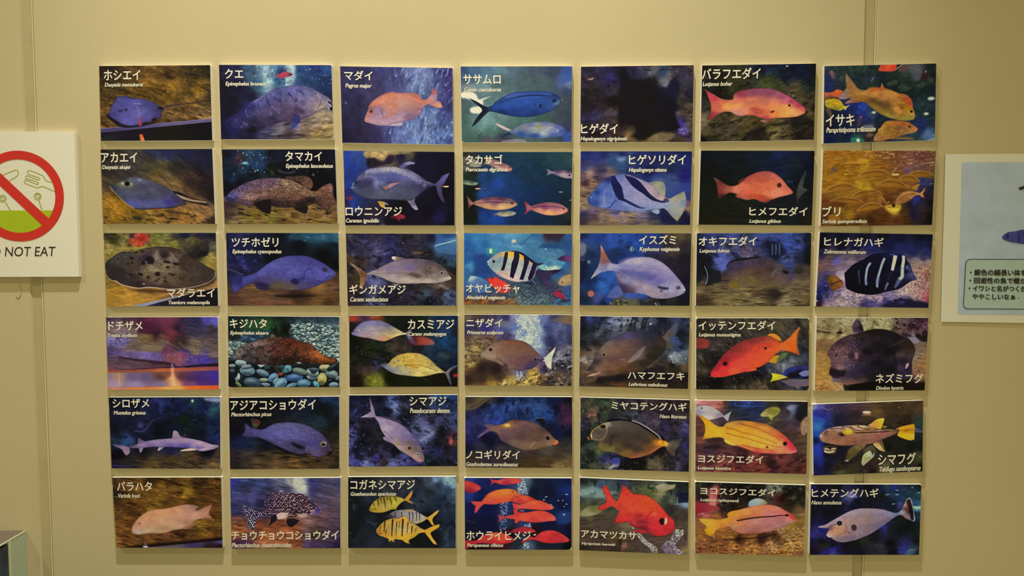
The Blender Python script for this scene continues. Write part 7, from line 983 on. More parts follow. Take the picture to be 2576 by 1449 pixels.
@art(6, 6)
def _(c):
    c.bg("1330 110 30341c, 1450 120 14140c, 1600 120 181810, 1800 130 100e0c, 2000 120 181810, 2100 140 6c6c54, 2180 130 44443c, 2300 130 1c1c18, 2430 150 24201c, 1350 200 28241c, 1500 180 b05c58, 1550 230 14100c, 1700 230 100c0c, 1900 220 100e0c, 2180 180 7c7c68, 2250 200 100c0c, 2200 240 3c0c10, 2400 230 1c1814, 1380 260 1c1814, 1500 250 c07870, 1620 320 24201c, 1350 350 8c2830, 1400 380 a03c40, 1500 330 b05c50, 1320 400 6c1c24, 1600 380 28201c, 1700 350 24180c, 2300 320 241c14, 2430 330 28201c, 1400 430 a05c4c, 1600 430 4c3020, 1350 480 7c4830, 1550 460 905c2c, 2400 380 6c5030, 2430 430 7c5c38, 2400 520 80602c, 2420 600 94703c, 1330 550 8c5c34, 1350 650 94602c, 1500 640 90602c, 1600 600 94602c, 1500 700 6c4424, 1700 660 94642c, 1750 690 34180c, 2000 680 341c14, 2150 660 4c3018, 2300 640 94703c, 2200 600 a07c4c, 1340 740 8c5c34, 1350 820 8c4c38, 1500 780 8c5c30, 1700 760 a06c34, 1900 780 a87438, 2100 770 a87c4c, 2300 750 b08444, 2420 760 ac8044, 1600 840 84502c, 1900 850 a07038, 2200 860 94642c, 2400 860 90603c, 1900 650 8c5c2c, 2300 560 8c6c34")
    c.tex(.2, 80, 18, -4); g = c.mk("1303,640! 2440,560! 2440,870! 1303,835!", 10); c.tex(.3, 20, 14, 0, g); c.blot('34200f', .35, 24, 12, 0, c.mk("1303,740! 2440,680! 2440,870! 1303,835!", 10), .8); c.blot('3c2010', .3, 120, 14, -6, g, .5); up = c.mk("1305,92! 2458,128! 2458,320! 2250,300! 1850,300! 1700,400! 1500,400!", 10); c.blot('5c5c48', .45, 30, 34, 40, up, .7); c.blot('080606', .1, 40, 40, 0, up, .5)
    c.line("2090,140 2130,200", 22, '84846c', .6, 6); c.line("2150,120 2190,200", 22, '8c8c74', .6, 6); c.line("2400,300 2300,260 2440,170", 5, '5c4c3c', .4, 3)
    c.poly("1450,355! 1460,280 1480,220 1520,195 1550,160! 1560,200 1530,260 1520,340!", "1480 300 c07468, 1520 220 b05048", 5, .9); c.poly("1305,325! 1400,320 1480,340 1540,360 1580,385! 1500,390 1400,410 1305,420!", "1340 360 8c2430, 1480 365 94343c", 5, .95); c.line("1320,440 1400,420", 10, 'b87470', .8, 4)
    c.poly("1858,345! 1870,300 1920,270 1980,265 2040,290 2060,320! 1980,345 1900,360", "1900 300 8ca0b8, 1980 290 a4a8a8, 1880 340 80a0c0, 2050 310 8c8058", 4)
    c.line("1600,700 1800,690 2000,670 2150,640", 14, '24120c', .8, 6)
    b = c.poly("1340,475! 1400,475 1470,480 1540,490 1600,480 1650,465! 1640,430 1680,400 1760,385 1850,360 1940,340 2040,330 2120,338 2190,360 2250,395 2310,430 2350,465 2360,485! 2330,510 2260,545 2180,575 2100,610 2000,630 1880,640 1760,630 1700,600 1660,560! 1600,570 1540,590 1500,640! 1460,660 1430,640 1400,600 1420,560 1370,520",
               "1370 490 c8a438, 1450 520 c89c2c, 1450 620 c89420, 1520 540 cc9034, 1550 500 c88430, 1620 500 d88c2c, 1600 550 bc7830, 1680 430 d0902c, 1660 410 c89424, 1750 440 d08838, 1850 400 c88444, 1950 370 cc804c, 2050 350 cc7454, 2150 370 cc7860, 2230 400 c86858, 2300 440 c05048, 2340 475 c8443c, 1800 470 b8683c, 1950 430 c07444, 2080 420 b8746c, 1750 530 c07c50, 1850 510 b0745c, 1950 500 b88078, 2080 490 b0706c, 2200 470 b06c68, 2280 490 c08478, 1750 590 ac6c50, 1850 590 a86c5c, 1980 590 a8685c, 2080 570 a86c64, 2180 540 a87470, 2250 530 a4706c, 1700 560 a87850, 1900 630 945c44", 3, sh=.12, t=(.07, 40, 12, -5))
    c.line("1740,500 1820,485 1920,470 2020,460 2110,455 2180,445 2250,440", 14, '34140f', .95, 3.5, b, w2=10); c.line("1760,495 1850,465 1950,450 2060,440", 4, 'a85038', .5, 3, b); c.el(2262, 442, 20, 11, 5, '180c10', 1, 3); c.line("2200,440 2260,432", 4, 'e0c0b0', .6, 2); c.line("2080,590 2110,560 2140,530 2110,510", 7, 'd89468', .8, 3, b); c.line("2110,600 2090,580 2140,540", 6, '8c4c3c', .6, 3, b); c.poly("2300,435! 2345,460 2330,480 2290,460", 'c83c38', 6, .7, b); c.line("2290,520 2340,500 2362,485", 6, 'd8b8b0', .6, 3); c.line("1450,470 1550,490 1660,470 1700,450", 10, 'd89c30', .6, 5, b)
    c.line("1700,600 1800,635 1950,635 2080,610", 6, '6c3c28', .6, 4)


@art(1, 7)
def _(c):
    c.bg("250 150 2c3848, 400 150 283430, 600 150 2c3c30, 850 150 2c4034, 1050 130 24342c, 1300 110 3c3028, 1600 130 4c4c4c, 1750 130 54504c, 2000 120 1c2828, 300 300 202c54, 500 300 243438, 800 300 202c34, 1000 330 242c3c, 1200 300 18282c, 1400 300 24302c, 1600 250 303c30, 1700 250 4c5054, 1850 250 3c2c30, 1950 350 303c2c, 2030 250 18241c, 300 450 1c2860, 500 420 243030, 800 450 24302c, 1000 430 2c3828, 1400 420 142020, 1600 400 202c24, 1800 450 243428, 2000 500 18242c, 1900 550 182c30, 1700 550 142828, 2000 650 1c3440, 1900 750 243c3c, 2000 900 1c3034, 1800 850 1c3838, 250 700 3c3020, 400 900 101c34, 700 780 1c2c78, 850 800 2040a0, 900 900 1c3084, 650 850 182458, 550 950 142040, 950 1000 1c2c68, 1000 900 30485c, 1150 1000 142838, 300 1000 202028, 350 1150 0c1430, 600 1050 101c3c, 300 1300 0c1848, 600 1250 0c1c40, 800 1150 1c2438, 950 1100 34343c, 950 1280 382c28, 750 1330 1c5c48, 1100 1250 2c2420, 1800 1050 20306c, 1700 950 28303c, 1950 1200 40608c, 1850 1100 1c2860, 2000 1300 6080a0, 1800 1250 1c3c58, 1750 1340 2c4c40, 2020 1050 1c3440, 500 1350 142c3c")
    c.tex(.25, 60, 40, -10)
    for x, y, rx, ry, a in ((1320, 410, 70, 40, -20), (1520, 450, 90, 36, -20), (1580, 490, 100, 34, -20), (1590, 240, 90, 60, -30), (1830, 430, 90, 40, -20), (520, 320, 60, 50, -40), (1400, 380, 50, 50, 0), (2000, 350, 40, 40, 0)):
        c.el(x, y + 14, rx, ry, a, '101818', .6, 14); c.el(x, y, rx, ry, a, '3c4c3c', .75, 12); c.line("%d,%d %d,%d %d,%d" % (x - rx * .8, y + ry * .3, x - rx * .3, y - ry * .6, x + rx * .4, y - ry * .7), 8, '687860', .45, 6)
    c.poly("1115,175! 1150,110 1160,90! 1420,80! 1430,130 1380,190! 1280,200 1150,190", "1180 130 c84c30, 1300 110 e05c34, 1390 130 d03c28", 6); c.poly("1420,80! 1500,80! 1460,120 1400,170! 1430,110", '18181c', 5, .9); c.line("1395,175 1450,130 1520,85", 9, 'b8bcc0', .9, 3); c.poly("1430,180! 1520,120 1590,90 1620,150 1530,200", '744440', 9, .7); c.poly("1640,90! 1800,90 1850,160 1830,300 1760,350 1680,250 1620,180", '5c6064', 16, .7); c.poly("1820,280! 1880,200 1940,240 1920,340 1850,340", '3c1c28', 10, .7); c.line("1890,215 1910,180", 20, 'a8a8a8', .8, 6)
    c.poly("300,190! 350,180 390,230 395,310 360,320 320,260", "330 210 846454, 370 290 7c4c44", 7, .8); c.line("1000,370 1020,330 1050,300", 26, '7c8c80', .6, 8)
    for x, y, rx, ry, col in ((1990, 645, 60, 30, 'c8ccc0'), (1910, 898, 44, 24, 'c0c8b8'), (1045, 878, 38, 22, 'a0a8a0')): c.el(x, y, rx, ry, -5, col, .95, 9); c.el(x, y, rx * .5, ry * .5, -5, 'f0f0e0', .9, 5)
    c.el(1900, 1250, 90, 50, -20, '7080b8', .6, 24); c.line("1880,1310 1960,1300 2040,1270", 16, '2c6c8c', .7, 6); c.poly("1900,1340! 2052,1300! 2052,1335! 1900,1345!", '7c94a8', 6, .7)
    c.poly("660,1300! 770,1290 880,1320 870,1365! 670,1375!", '20785c', 10, .9); c.el(785, 1338, 30, 30, 0, 'd0e8d0', 1, 6); c.poly("870,1090! 1030,1080! 1050,1180 900,1190", '7c8080', 8, .75); c.el(980, 1250, 60, 30, -10, '7c5c50', .8, 9); c.line("820,940 810,1010 780,1100", 50, '603c44', .7, 12); c.el(835, 950, 24, 20, 0, 'a04c50', .8, 7)
    c.poly("225,540! 300,545 380,530 420,495 510,510! 540,560 480,620 400,630 300,635 225,660!", "260 580 c05c34, 420 530 d0602c, 480 580 b85830, 300 620 8c4c30", 6); c.line("225,650 300,610 480,640", 18, '6c4428', .7, 7)
    c.poly("230,670! 300,650 420,650 500,690 560,770 640,750! 600,790 565,840! 540,820 480,850 380,830 280,800 230,760!", "260 700 a88c24, 350 690 b89818, 430 720 c0981c, 500 780 a08820, 560 810 c0b040, 300 780 a09028, 400 820 706c24", 6, t=(.15, 30, 20, 0)); c.line("565,840 600,790 640,755", 8, 'd8d8a0', .9, 3)
    c.poly("250,800! 310,810 350,900 340,970 300,930 260,860", '74503c', 8, .8); c.poly("560,740! 600,690 700,650 880,690! 800,710 660,720", "600 720 b87454, 750 680 9c5c34", 7, .9)
    b = c.poly("1110,1150! 1150,1130 1200,1060 1260,1020 1360,1010 1500,1015 1620,1040 1700,1090 1760,1130 1770,1165! 1740,1200 1640,1230 1560,1250 1400,1290 1280,1320 1200,1330! 1250,1350 1100,1355! 1040,1340 1060,1250 1110,1200", "1150 1140 b88c3c, 1250 1050 a8742c, 1400 1040 a86830, 1550 1060 a85c2c, 1650 1120 b07030, 1750 1150 d87840, 1300 1150 94682c, 1450 1150 84582c, 1550 1170 94683c, 1650 1190 a08048, 1250 1250 a4702c, 1400 1230 8c642c, 1100 1300 a07850, 1180 1200 a87c34, 1200 1330 8c5c34", 6, t=(.15, 26, 18, 0), sh=.15)
    c.el(1635, 1112, 28, 20, 0, '4c2c1c', .9, 8); c.line("1100,1345 1300,1300 1650,1310 1690,1340", 34, 'a87034', .8, 12); c.el(1505, 1185, 24, 18, 0, 'a89058', .7, 8); c.line("1720,1170 1765,1150", 10, 'e09860', .8, 5)
    b = c.poly("580,210! 600,240 640,300 690,360 740,430 800,490 880,510 930,500! 970,470 1060,455 1150,460 1175,390! 1220,470! 1320,500 1420,540! 1460,560 1540,570 1620,610 1680,690 1690,790! 1710,850 1730,930 1715,980! 1690,1000 1600,1015 1480,1010 1360,985 1250,950 1150,900 1060,840 980,780 900,710! 800,690 700,670 640,640! 560,660 480,655 450,640! 500,570 560,500 590,470! 575,380",
               "600 260 8c6c58, 640 350 8c6c44, 650 450 846034, 700 420 a07038, 520 590 8c7464, 580 540 8c705c, 480 640 a08484, 680 560 98682c, 780 540 a87838, 900 550 b0803c, 1050 500 b0602c, 1150 480 b05828, 1050 580 c0803c, 1250 530 b87c38, 1400 600 b8843c, 1500 600 a8682c, 1600 640 b05034, 1660 740 b04c30, 1200 650 b47c40, 1000 680 6c4c24, 1150 720 70502c, 1250 760 64482c, 1400 720 a87830, 1350 850 a87834, 1500 780 a06c20, 1450 850 c08034, 1600 780 a8741c, 1550 900 a8782c, 1650 860 b08424, 1700 920 a88c4c, 1200 880 94782c, 1300 930 a08838, 1450 970 8c7c34, 1600 980 90883c, 1000 760 80682c, 850 640 94642c, 1100 820 907430", 6, t=(.12, 50, 16, 25), sh=.15)
    c.line("1000,670 1150,740 1290,830 1380,900", 60, '4c3c20', .5, 26, b); c.line("980,560 1150,540 1350,620 1480,700", 30, 'd09c54', .35, 18, b); c.poly("1380,790! 1450,780 1520,840 1500,890 1430,890 1390,850", 'c88840', 8, .8, b); c.el(1510, 800, 34, 40, -30, '6c4818', .6, 14, b); c.line("1480,560 1580,590 1660,680 1690,780", 26, 'c0542c', .6, 10, b); c.el(1655, 870, 42, 34, 30, 'b8943c', .8, 6); c.el(1665, 862, 24, 20, 30, '28180c', 1, 4); c.line("1640,960 1690,940 1720,950", 8, '6c4c24', .6, 4); c.line("640,300 720,440 800,500", 14, 'b06440', .5, 7); c.line("1175,400 1190,470", 20, '9c8450', .8, 8)


@art(2, 7)
def _(c):
    c.bg("250 130 90601c, 400 150 905c14, 700 150 905c14, 950 150 946420, 1200 130 80542c, 1500 130 74482c, 1800 140 704438, 2040 130 74482c, 300 250 94641c, 600 260 9c6c1c, 900 260 a8781c, 1100 280 8c5c1c, 1350 250 784c24, 1600 230 80503c, 1900 230 6c4438, 2040 280 785438, 300 420 90641c, 500 400 905f14, 700 400 98681c, 900 400 a0741c, 1200 380 8c5c1c, 1500 330 845438, 1700 350 745048, 1900 380 6c4840, 1600 430 6c4c60, 1750 420 745448, 300 600 906418, 500 600 9c6c18, 700 560 946418, 900 580 98701c, 1050 640 8c6418, 1300 550 8c5c1c, 1500 480 80501c, 1700 500 8c6438, 1950 480 7c5830, 250 720 94681c, 800 680 a8801c, 950 740 a07c1c, 1200 700 805414, 1500 700 6c4414, 1850 700 34284c, 1950 650 343054, 1850 600 2c3068, 2020 700 1c1828, 1650 680 8c5c28, 300 850 80541c, 250 900 643814, 450 820 8c6420, 600 780 8c601c, 800 870 845420, 900 820 5c3810, 1100 850 845824, 1250 880 5c3410, 1450 850 6c4420, 1600 850 845c30, 1750 950 202040, 1750 900 2c2c80, 1950 850 241c2c, 2000 950 100c14, 400 950 5c3414, 500 980 58340f, 700 980 845814, 900 980 74481c, 1000 920 84581c, 1150 900 94642c, 1300 960 4c2c10, 1400 1080 c8a030, 300 1100 4c2c14, 500 1100 805c14, 650 1150 8c6814, 800 1080 744c20, 1100 1120 583414, 1250 1150 5c3414, 1550 1100 4c3414, 1650 1000 241c28, 1700 1150 1c1838, 1850 1050 34242c, 1850 1200 2c1c20, 1980 1200 0c080c, 250 1250 4c3014, 350 1230 80541c, 500 1300 4c2c10, 800 1250 40240c, 1000 1250 3c200c, 1200 1250 542c10, 1450 1250 583018, 1600 1250 482c10, 250 1330 6c4828, 900 1330 6c4420")
    c.tex(.2, 90, 20, -4); c.blot('c8a068', .35, 46, 16, -8, c.mk("900,90! 2068,95! 2050,400! 1500,350! 900,200!", 16), .75); c.blot('543024', .3, 60, 18, -10, c.mk("1100,90! 2068,95! 2050,420! 1500,400!", 16), .6); c.blot('5c3c0c', .45, 120, 20, -5, a=.5)
    for x, y, w in ((450, 232, 80), (1270, 215, 70), (1340, 150, 60), (1550, 200, 40), (1640, 250, 30), (1640, 305, 70), (1900, 300, 80), (1000, 190, 40), (960, 110, 24), (700, 98, 40)): c.el(x, y, w, 12, -6, 'c89c5c', .6, 8)
    c.line("475,345 560,310 700,290 880,300", 30, 'b8842c', .7, 10); c.line("350,380 450,350 600,330 850,340", 22, '64400f', .7, 9); c.el(385, 410, 56, 34, 20, '5c4c48', .85, 12); c.poly("780,240! 860,230 950,250 970,350 940,350 900,300 800,290", 'b88c24', 9, .7)
    def fs(x0, y0, x1, y1, h, bend, a=.9):
        xs = np.linspace(0, 1, 7); X = x0 + (x1 - x0) * xs; Y = y0 + (y1 - y0) * xs - bend * np.sin(xs * math.pi)
        pr = h * np.sin(np.clip(xs * 1.02, 0, 1) * math.pi) ** .75
        up = " ".join("%d,%d" % (a_, b_ - c_ * .5) for a_, b_, c_ in zip(X, Y, pr)); dn = " ".join("%d,%d" % (a_, b_ + c_ * .6) for a_, b_, c_ in list(zip(X, Y, pr))[::-1][1:-1])
        m = c.poly(up + " " + dn, "%d %d 9c6c24, %d %d 94641c, %d %d 8c5c24" % (x0, y0, (x0 + x1) / 2, (y0 + y1) / 2, x1, y1), 5, a, sh=.2)
        c.line(up, 13, 'b8843c', .75, 6); c.line(" ".join("%d,%d" % (a_, b_ - c_ * .2) for a_, b_, c_ in zip(X[1:-1], Y[1:-1], pr[1:-1])), 22, '5c3810', .6, 9, m)
    fs(740, 550, 1350, 490, 110, 50); fs(190, 800, 800, 720, 120, 60); fs(1090, 680, 1640, 720, 130, 60); fs(1440, 590, 1820, 620, 110, 50); fs(1620, 500, 2030, 500, 100, 20); fs(640, 890, 1170, 790, 110, 40, .7); fs(750, 1100, 1220, 1030, 110, 45); fs(320, 930, 900, 960, 90, 30, .6)
    c.poly("1405,960! 1440,880 1520,800 1620,770 1720,775 1800,800! 1850,760 1900,700! 1880,770 1860,810 1885,880! 1830,860 1800,830! 1740,840 1660,900 1580,950 1500,975", "1450 900 a87440, 1600 800 b07c44, 1700 800 a8783c, 1550 920 946030, 1870 780 b88040", 5, t=(.1, 30, 10, -20)); c.line("1430,940 1520,870 1640,820 1740,810", 18, '644014', .6, 8)
    c.poly("1340,480! 1400,390 1440,380! 1390,440 1380,500", 'b88444', 5, .9); c.el(1410, 492, 66, 16, -3, 'e0c070', 1, 6); c.el(1390, 460, 60, 30, 0, '5c3c14', .3, 20); c.poly("1680,710! 1760,650 1820,645! 1780,700 1760,760! 1720,740", 'a8742c', 5, .9); c.el(580, 490, 34, 16, 5, 'c0941c', .9, 7)
    c.poly("730,600! 800,600 880,640 850,700 820,700", 'b88c24', 9, .7); c.el(950, 725, 90, 26, 0, 'b09024', .7, 14)
    c.poly("1230,1010! 1300,990 1480,985 1500,1050 1440,1110 1320,1120 1240,1060", "1280 1050 b8902c, 1380 1090 d8b438, 1450 1020 b8902c", 12, .9); c.line("1290,1060 1380,1075 1450,1060", 16, 'e8c84c', .9, 6); c.poly("1345,980! 1410,980! 1400,1035! 1360,1035!", '281808', 6, .9); c.line("1290,1035 1350,1045", 6, '4c3010', .7, 4); c.line("1150,840 1210,900 1260,970 1310,940", 26, 'b07c4c', .75, 9)
    c.el(1890, 640, 70, 30, 0, '343c80', .8, 12); c.line("1970,650 2015,635", 18, '848c80', .8, 7); c.poly("1690,960! 1740,880 1800,860 1800,930 1720,1020 1700,1080", '28307c', 12, .8); c.line("1700,1000 1700,1150 1690,1300", 50, '1c1838', .6, 18)
    c.poly("280,1210! 340,1150 430,1160 500,1220 480,1300 300,1300", '94641c', 12, .7)


@art(3, 7)
def _(c):
    c.bg("180 130 08081c, 500 130 0a0c20, 900 150 0c1024, 1200 170 0a0c18, 1500 200 0e1030, 1800 160 080c18, 2000 160 080c20, 180 300 08081c, 500 320 0a0a20, 750 350 0c0c34, 1000 350 181c60, 1300 280 101444, 1500 330 1c2460, 1800 300 141c4c, 2000 300 101434, 180 450 24203c, 400 480 443840, 300 530 584440, 600 500 5c4c54, 800 470 504450, 950 430 302c5c, 900 530 645058, 1700 420 20245c, 1900 420 242c60, 2000 480 28285c, 1850 520 383458, 430 570 5c54a0, 250 620 6c5050, 150 680 74503c, 350 700 705454, 500 640 786068, 650 580 806c70, 350 800 5c4c68, 480 800 a08c90, 530 850 b8a0a0, 150 820 504058, 250 850 34305c, 200 950 302c70, 130 900 4c4060, 450 1000 84687c, 500 950 806880, 350 1100 504470, 150 1100 181c60, 250 1030 1c1c50, 250 1150 403860, 130 1200 14143c, 400 1150 806c78, 600 1100 a48c8c, 800 1150 ac9490, 1000 1180 a08888, 300 1250 806870, 450 1250 a0887c, 700 1230 948080, 900 1280 3c3058, 1000 1260 443874, 600 1300 94807c, 1150 1200 947c8c, 1250 1240 443870, 1300 1300 2c2448, 1350 1180 887490, 1400 1280 3c2c58, 1500 1100 b09890, 1500 1200 5c4c78, 1650 1240 28203c, 1800 1280 201838, 1920 1310 100c20, 1700 1000 ac8c7c, 1600 1050 b09888, 1800 900 a08070, 1700 850 a88c74, 1900 800 8c5c50, 1950 700 9c6c58, 1850 700 a07c64, 1750 620 98806c, 1950 600 907868, 1800 600 947c70, 1900 1000 a07468, 1850 1100 a87868, 1950 1100 98505c, 1900 1180 a8585c, 1800 1170 b08c7c, 1950 1220 984458, 1700 1150 b09080, 120 1300 2c1420, 250 1330 94786c, 1200 1330 504060, 1650 1300 241c30")
    c.tex(.2, 90, 24, -6, c.mk("100,430! 2000,430! 1980,760! 100,780!", 20)); rk = c.mk("80,900! 500,1000! 900,1120! 1500,1060! 1700,700! 2000,620! 1945,1348! 80,1325!", 14); c.tex(.3, 30, 24, 30, rk); c.blot('3c2c68', .4, 50, 34, 20, c.mk("80,900! 500,1050! 1000,1180! 1300,1180! 1300,1340! 80,1330!", 14), .7); c.blot('d8c0b0', .5, 40, 30, 20, rk, .6); c.blot('4c1c2c', .5, 30, 24, 0, c.mk("1700,680! 2000,640! 1945,1250! 1650,1150!", 14), .8)
    c.poly("1180,1310! 1300,1240 1500,1190 1620,1220 1750,1240 1900,1270 1945,1310! 1940,1350! 1700,1345 1400,1345 1200,1340", '1c1634', 12, .9); c.blot('4c4088', .2, 60, 20, 10, c.mk("880,1220! 1100,1230! 1400,1200! 1600,1250! 1300,1340! 860,1320!", 10), .7); c.el(985, 350, 30, 24, 0, '3c48a8', .5, 12); c.el(765, 330, 20, 20, 0, '28307c', .6, 9)
    c.poly("250,815! 310,805 400,810 460,850 510,900 540,960 500,1010 430,1040 350,1075! 320,1010 290,930", "270 830 3c2c20, 340 840 7c5414, 400 880 8c5c20, 460 900 7c4c2c, 500 960 8c5420, 400 1000 784c18, 350 1050 5c3c1c, 330 960 4c341c", 5, t=(.1, 8, 30, 20)); c.line("330,970 400,930 480,905 520,900", 14, '2c1c0c', .8, 5); c.line("330,880 340,930", 8, '2c1c0c', .6, 4)
    b = c.poly("555,770! 600,730 680,650 780,590 880,540 960,490 1050,450 1150,440 1250,430 1340,430 1430,440 1520,460 1570,500 1590,570! 1640,620 1670,700 1700,770 1750,850! 1745,880 1690,895 1620,930 1540,990 1450,1040 1330,1065 1230,1085 1130,1115 1010,1130 880,1120 760,1100 660,1060 600,1030 575,980! 570,900 560,830",
               "600 800 0c0a18, 700 700 0c0a1c, 900 600 0c0a20, 1100 500 0c0c28, 1300 450 121644, 1400 450 1c2460, 1520 480 101440, 1580 560 0c0c24, 800 900 080814, 1000 800 0a0a1c, 1250 700 0a0a1c, 1450 600 080818, 1450 800 0c0c2c, 1300 950 0c0a18, 1000 1080 080610, 700 1000 080610, 1560 750 0c0c20, 1640 700 40406c, 1660 800 505084, 1700 860 404070, 1600 850 2c2c54, 1600 900 181830, 1500 950 141430", 4)
    for p, w, w2, col in (("795,720 795,800 805,900 815,960", 26, 10, '44507c'), ("990,600 940,680 920,780 910,880 920,970", 40, 34, 'a0a8c4'), ("1225,520 1180,620 1150,720 1120,820 1100,920 1100,1010", 40, 36, 'a8b0c4'), ("1400,480 1385,570 1365,650 1350,730", 66, 50, 'd0d0cc'), ("1535,480 1535,560 1520,650 1515,740 1510,830 1460,880", 48, 60, 'b4bcd0'), ("1280,930 1250,990 1230,1050", 44, 20, '6c7094'), ("1470,880 1430,950 1390,1020", 80, 30, '54587c')):
        c.line(p, w, col, .92, 7, b, w2=w2)
    c.line("1310,460 1370,465 1410,490", 9, '98a0c0', .7, 4, b); c.line("1330,740 1300,830 1280,900", 30, '24283c', .7, 14, b); c.line("1530,480 1540,580 1520,680", 26, 'd8d8c8', .7, 8, b); c.line("1600,640 1590,700", 16, '8c90a8', .7, 5, b); c.el(910, 920, 20, 60, 0, '50546c', .5, 14, b); c.el(1110, 900, 26, 80, 10, '5c6488', .6, 18, b); c.line("1620,900 1750,870", 10, '2c2840', .8, 5)


@art(4, 7)
def _(c):
    c.bg("200 180 948458, 400 150 7c6c44, 550 150 94885c, 700 170 a09468, 1000 150 9c9468, 1100 180 847c50, 1250 150 a09868, 1350 200 9c9060, 1500 150 6c6044, 1600 200 644c48, 1750 170 543844, 1900 160 342028, 1980 200 5c3444, 250 250 8c7848, 450 280 8c7c4c, 600 250 9c9064, 700 300 8c7850, 500 350 a8905c, 200 330 6c5438, 350 360 5c4828, 550 380 3c2818, 450 330 90784c, 1000 250 9c9464, 1150 280 a09864, 1350 300 a49864, 1450 330 4c3828, 1600 330 604848, 1750 280 2c141c, 1850 330 503038, 1950 300 6c4858, 200 430 a08858, 400 450 a08c54, 600 420 a89464, 250 550 7c5c38, 400 530 846440, 200 620 7c5c34, 350 620 745434, 200 750 947038, 300 800 987438, 200 900 9c7838, 320 900 a07c38, 200 1050 a07834, 330 1050 a07c34, 200 1200 a87c3c, 400 1230 ac8448, 550 1250 ac8454, 200 1300 a8783c, 350 1310 a47438, 560 1310 b08c5c, 1850 450 5c4444, 1970 420 1c0c10, 1800 420 7c6c6c, 1900 550 706054, 1970 600 7c5838, 1900 700 80705c, 1950 780 946c38, 1850 800 887860, 1900 900 94683c, 1950 950 a07040, 1850 1000 84644c, 1930 1080 986c3c, 1850 1130 7c5c4c, 1900 1250 44281c, 1750 1200 3c2420, 800 1300 0c0808, 1200 1280 0c0808, 1500 1300 140c08, 1700 1310 341c10, 1920 1310 502c1c, 1650 1200 1c1010, 1300 1230 0c0808")
    c.tex(.16, 60, 20, 5); up = c.mk("165,120! 1450,125! 1420,330! 1000,330! 900,200! 780,200! 700,400! 165,380!", 10); c.blot('54482c', .2, 60, 30, 40, up, .55); c.blot('c0b488', .45, 60, 34, 20, up, .6); rr = c.mk("1440,120! 2012,128! 2000,500! 1650,450! 1450,380!", 12); c.blot('1c0c14', .15, 44, 36, 20, rr, .7); c.blot('8c7060', .4, 34, 30, 0, rr, .7); sp = c.mk("1780,500! 1990,520! 1960,1150! 1800,1200!", 14); c.blot('5c2c14', .35, 34, 26, 0, sp, .6)
    c.line("160,305 260,330 430,360", 24, 'a08c64', .8, 8); c.line("160,335 260,360 400,375", 16, '3c2c20', .8, 7); c.poly("490,380! 540,350 600,380 580,395 500,395", '281810', 6, .8); c.line("1130,180 1100,250 1070,320", 18, '4c4030', .7, 8); c.dots(24, c.mk("130,1180! 600,1230! 600,1335! 130,1330!", 8), 16, 9, '6c4820 5c3c1c', a=.6, soft=4); c.poly("600,1220! 700,1250 900,1200 1100,1180! 1950,1200! 1950,1332! 620,1335!", '0e0908', 12, .85, smooth=False)
    c.poly("1660,470! 1750,440 1830,460 1880,520! 1800,560 1700,520", '8c8088', 12, .8); c.poly("1780,410! 1860,400 1990,480! 1990,525! 1880,510", '180c10', 8, .8)
    c.poly("750,290! 790,190 835,140! 880,190 920,260 945,350! 900,380 820,400 760,420! 770,350", "790 250 54444c, 830 200 50404c, 830 330 3c303c, 900 300 1c141c, 770 400 7c6460", 5, t=(.1, 8, 40, 10)); c.line("860,180 910,270 930,350", 26, '140c10', .7, 9)
    b = c.poly("385,800! 340,750 360,680 390,620 450,560 530,500 620,450 720,410 820,400 900,370 1000,340 1100,320 1200,315 1300,325 1400,350 1500,390 1600,440! 1680,470 1740,530 1790,620 1790,720 1750,830 1740,950 1740,1080 1700,1150! 1500,1160 1300,1150 1150,1170 1000,1190 850,1220 700,1235 600,1215! 520,1195 450,1195 430,1150 410,1100 370,1060! 380,980 400,920",
               "400 750 5c4040, 450 650 54383c, 550 540 3c282c, 700 450 4c3838, 850 430 2c2020, 1100 350 1c1410, 1300 350 1c1418, 1500 420 18141c, 500 700 70504c, 600 650 644844, 650 780 745450, 500 850 74504c, 550 950 84605c, 450 900 644448, 750 600 44303c, 900 550 302430, 750 750 3c2c34, 850 720 4c3438, 900 800 301c28, 700 900 54404c, 850 950 30283c, 1000 700 140e14, 1200 600 181218, 1200 900 14101c, 1400 700 0e0a14, 1100 1100 1c161c, 1400 1000 120c12, 600 1050 302430, 500 1050 2c1c28, 450 1130 5c484c, 500 1170 70585c, 700 1200 6c4c40, 900 1180 4c3434, 1000 1000 201a28, 800 1080 302838, 1500 600 201814, 1600 550 2c201c, 1700 600 30241c, 1550 750 4c3c38, 1700 700 3c2c24, 1600 850 241c28, 1560 950 40344c, 1650 950 241c2c, 1600 1100 30283c, 1750 800 443430", 6, t=(.15, 30, 16, 40), sh=.12)
    c.tex(.3, 12, 9, 0, b * c.mk("340,500! 900,420! 900,1000! 400,1050!", 30)); c.dots(170, b * c.mk("380,560! 900,440! 820,980! 400,1040!", 10), 6, 5, '8c6460 3c2428 a07c70', a=.5)
    c.el(490, 755, 14, 22, 0, '1c1014', .9, 5); c.line("670,680 690,730", 16, '9c7c6c', .6, 6); c.poly("790,720! 830,700 860,760 850,820 800,800", '906c64', 9, .8); c.el(735, 770, 60, 50, 0, '2c1c20', .7, 18, b); c.poly("370,1060! 390,960 430,960 560,1010 640,990! 620,1080 500,1130 420,1100", '1c1018', 12, .8); c.el(445, 1165, 34, 30, 0, '70606c', .8, 12); c.line("520,1195 700,1215 950,1185", 26, '7c5848', .6, 12)
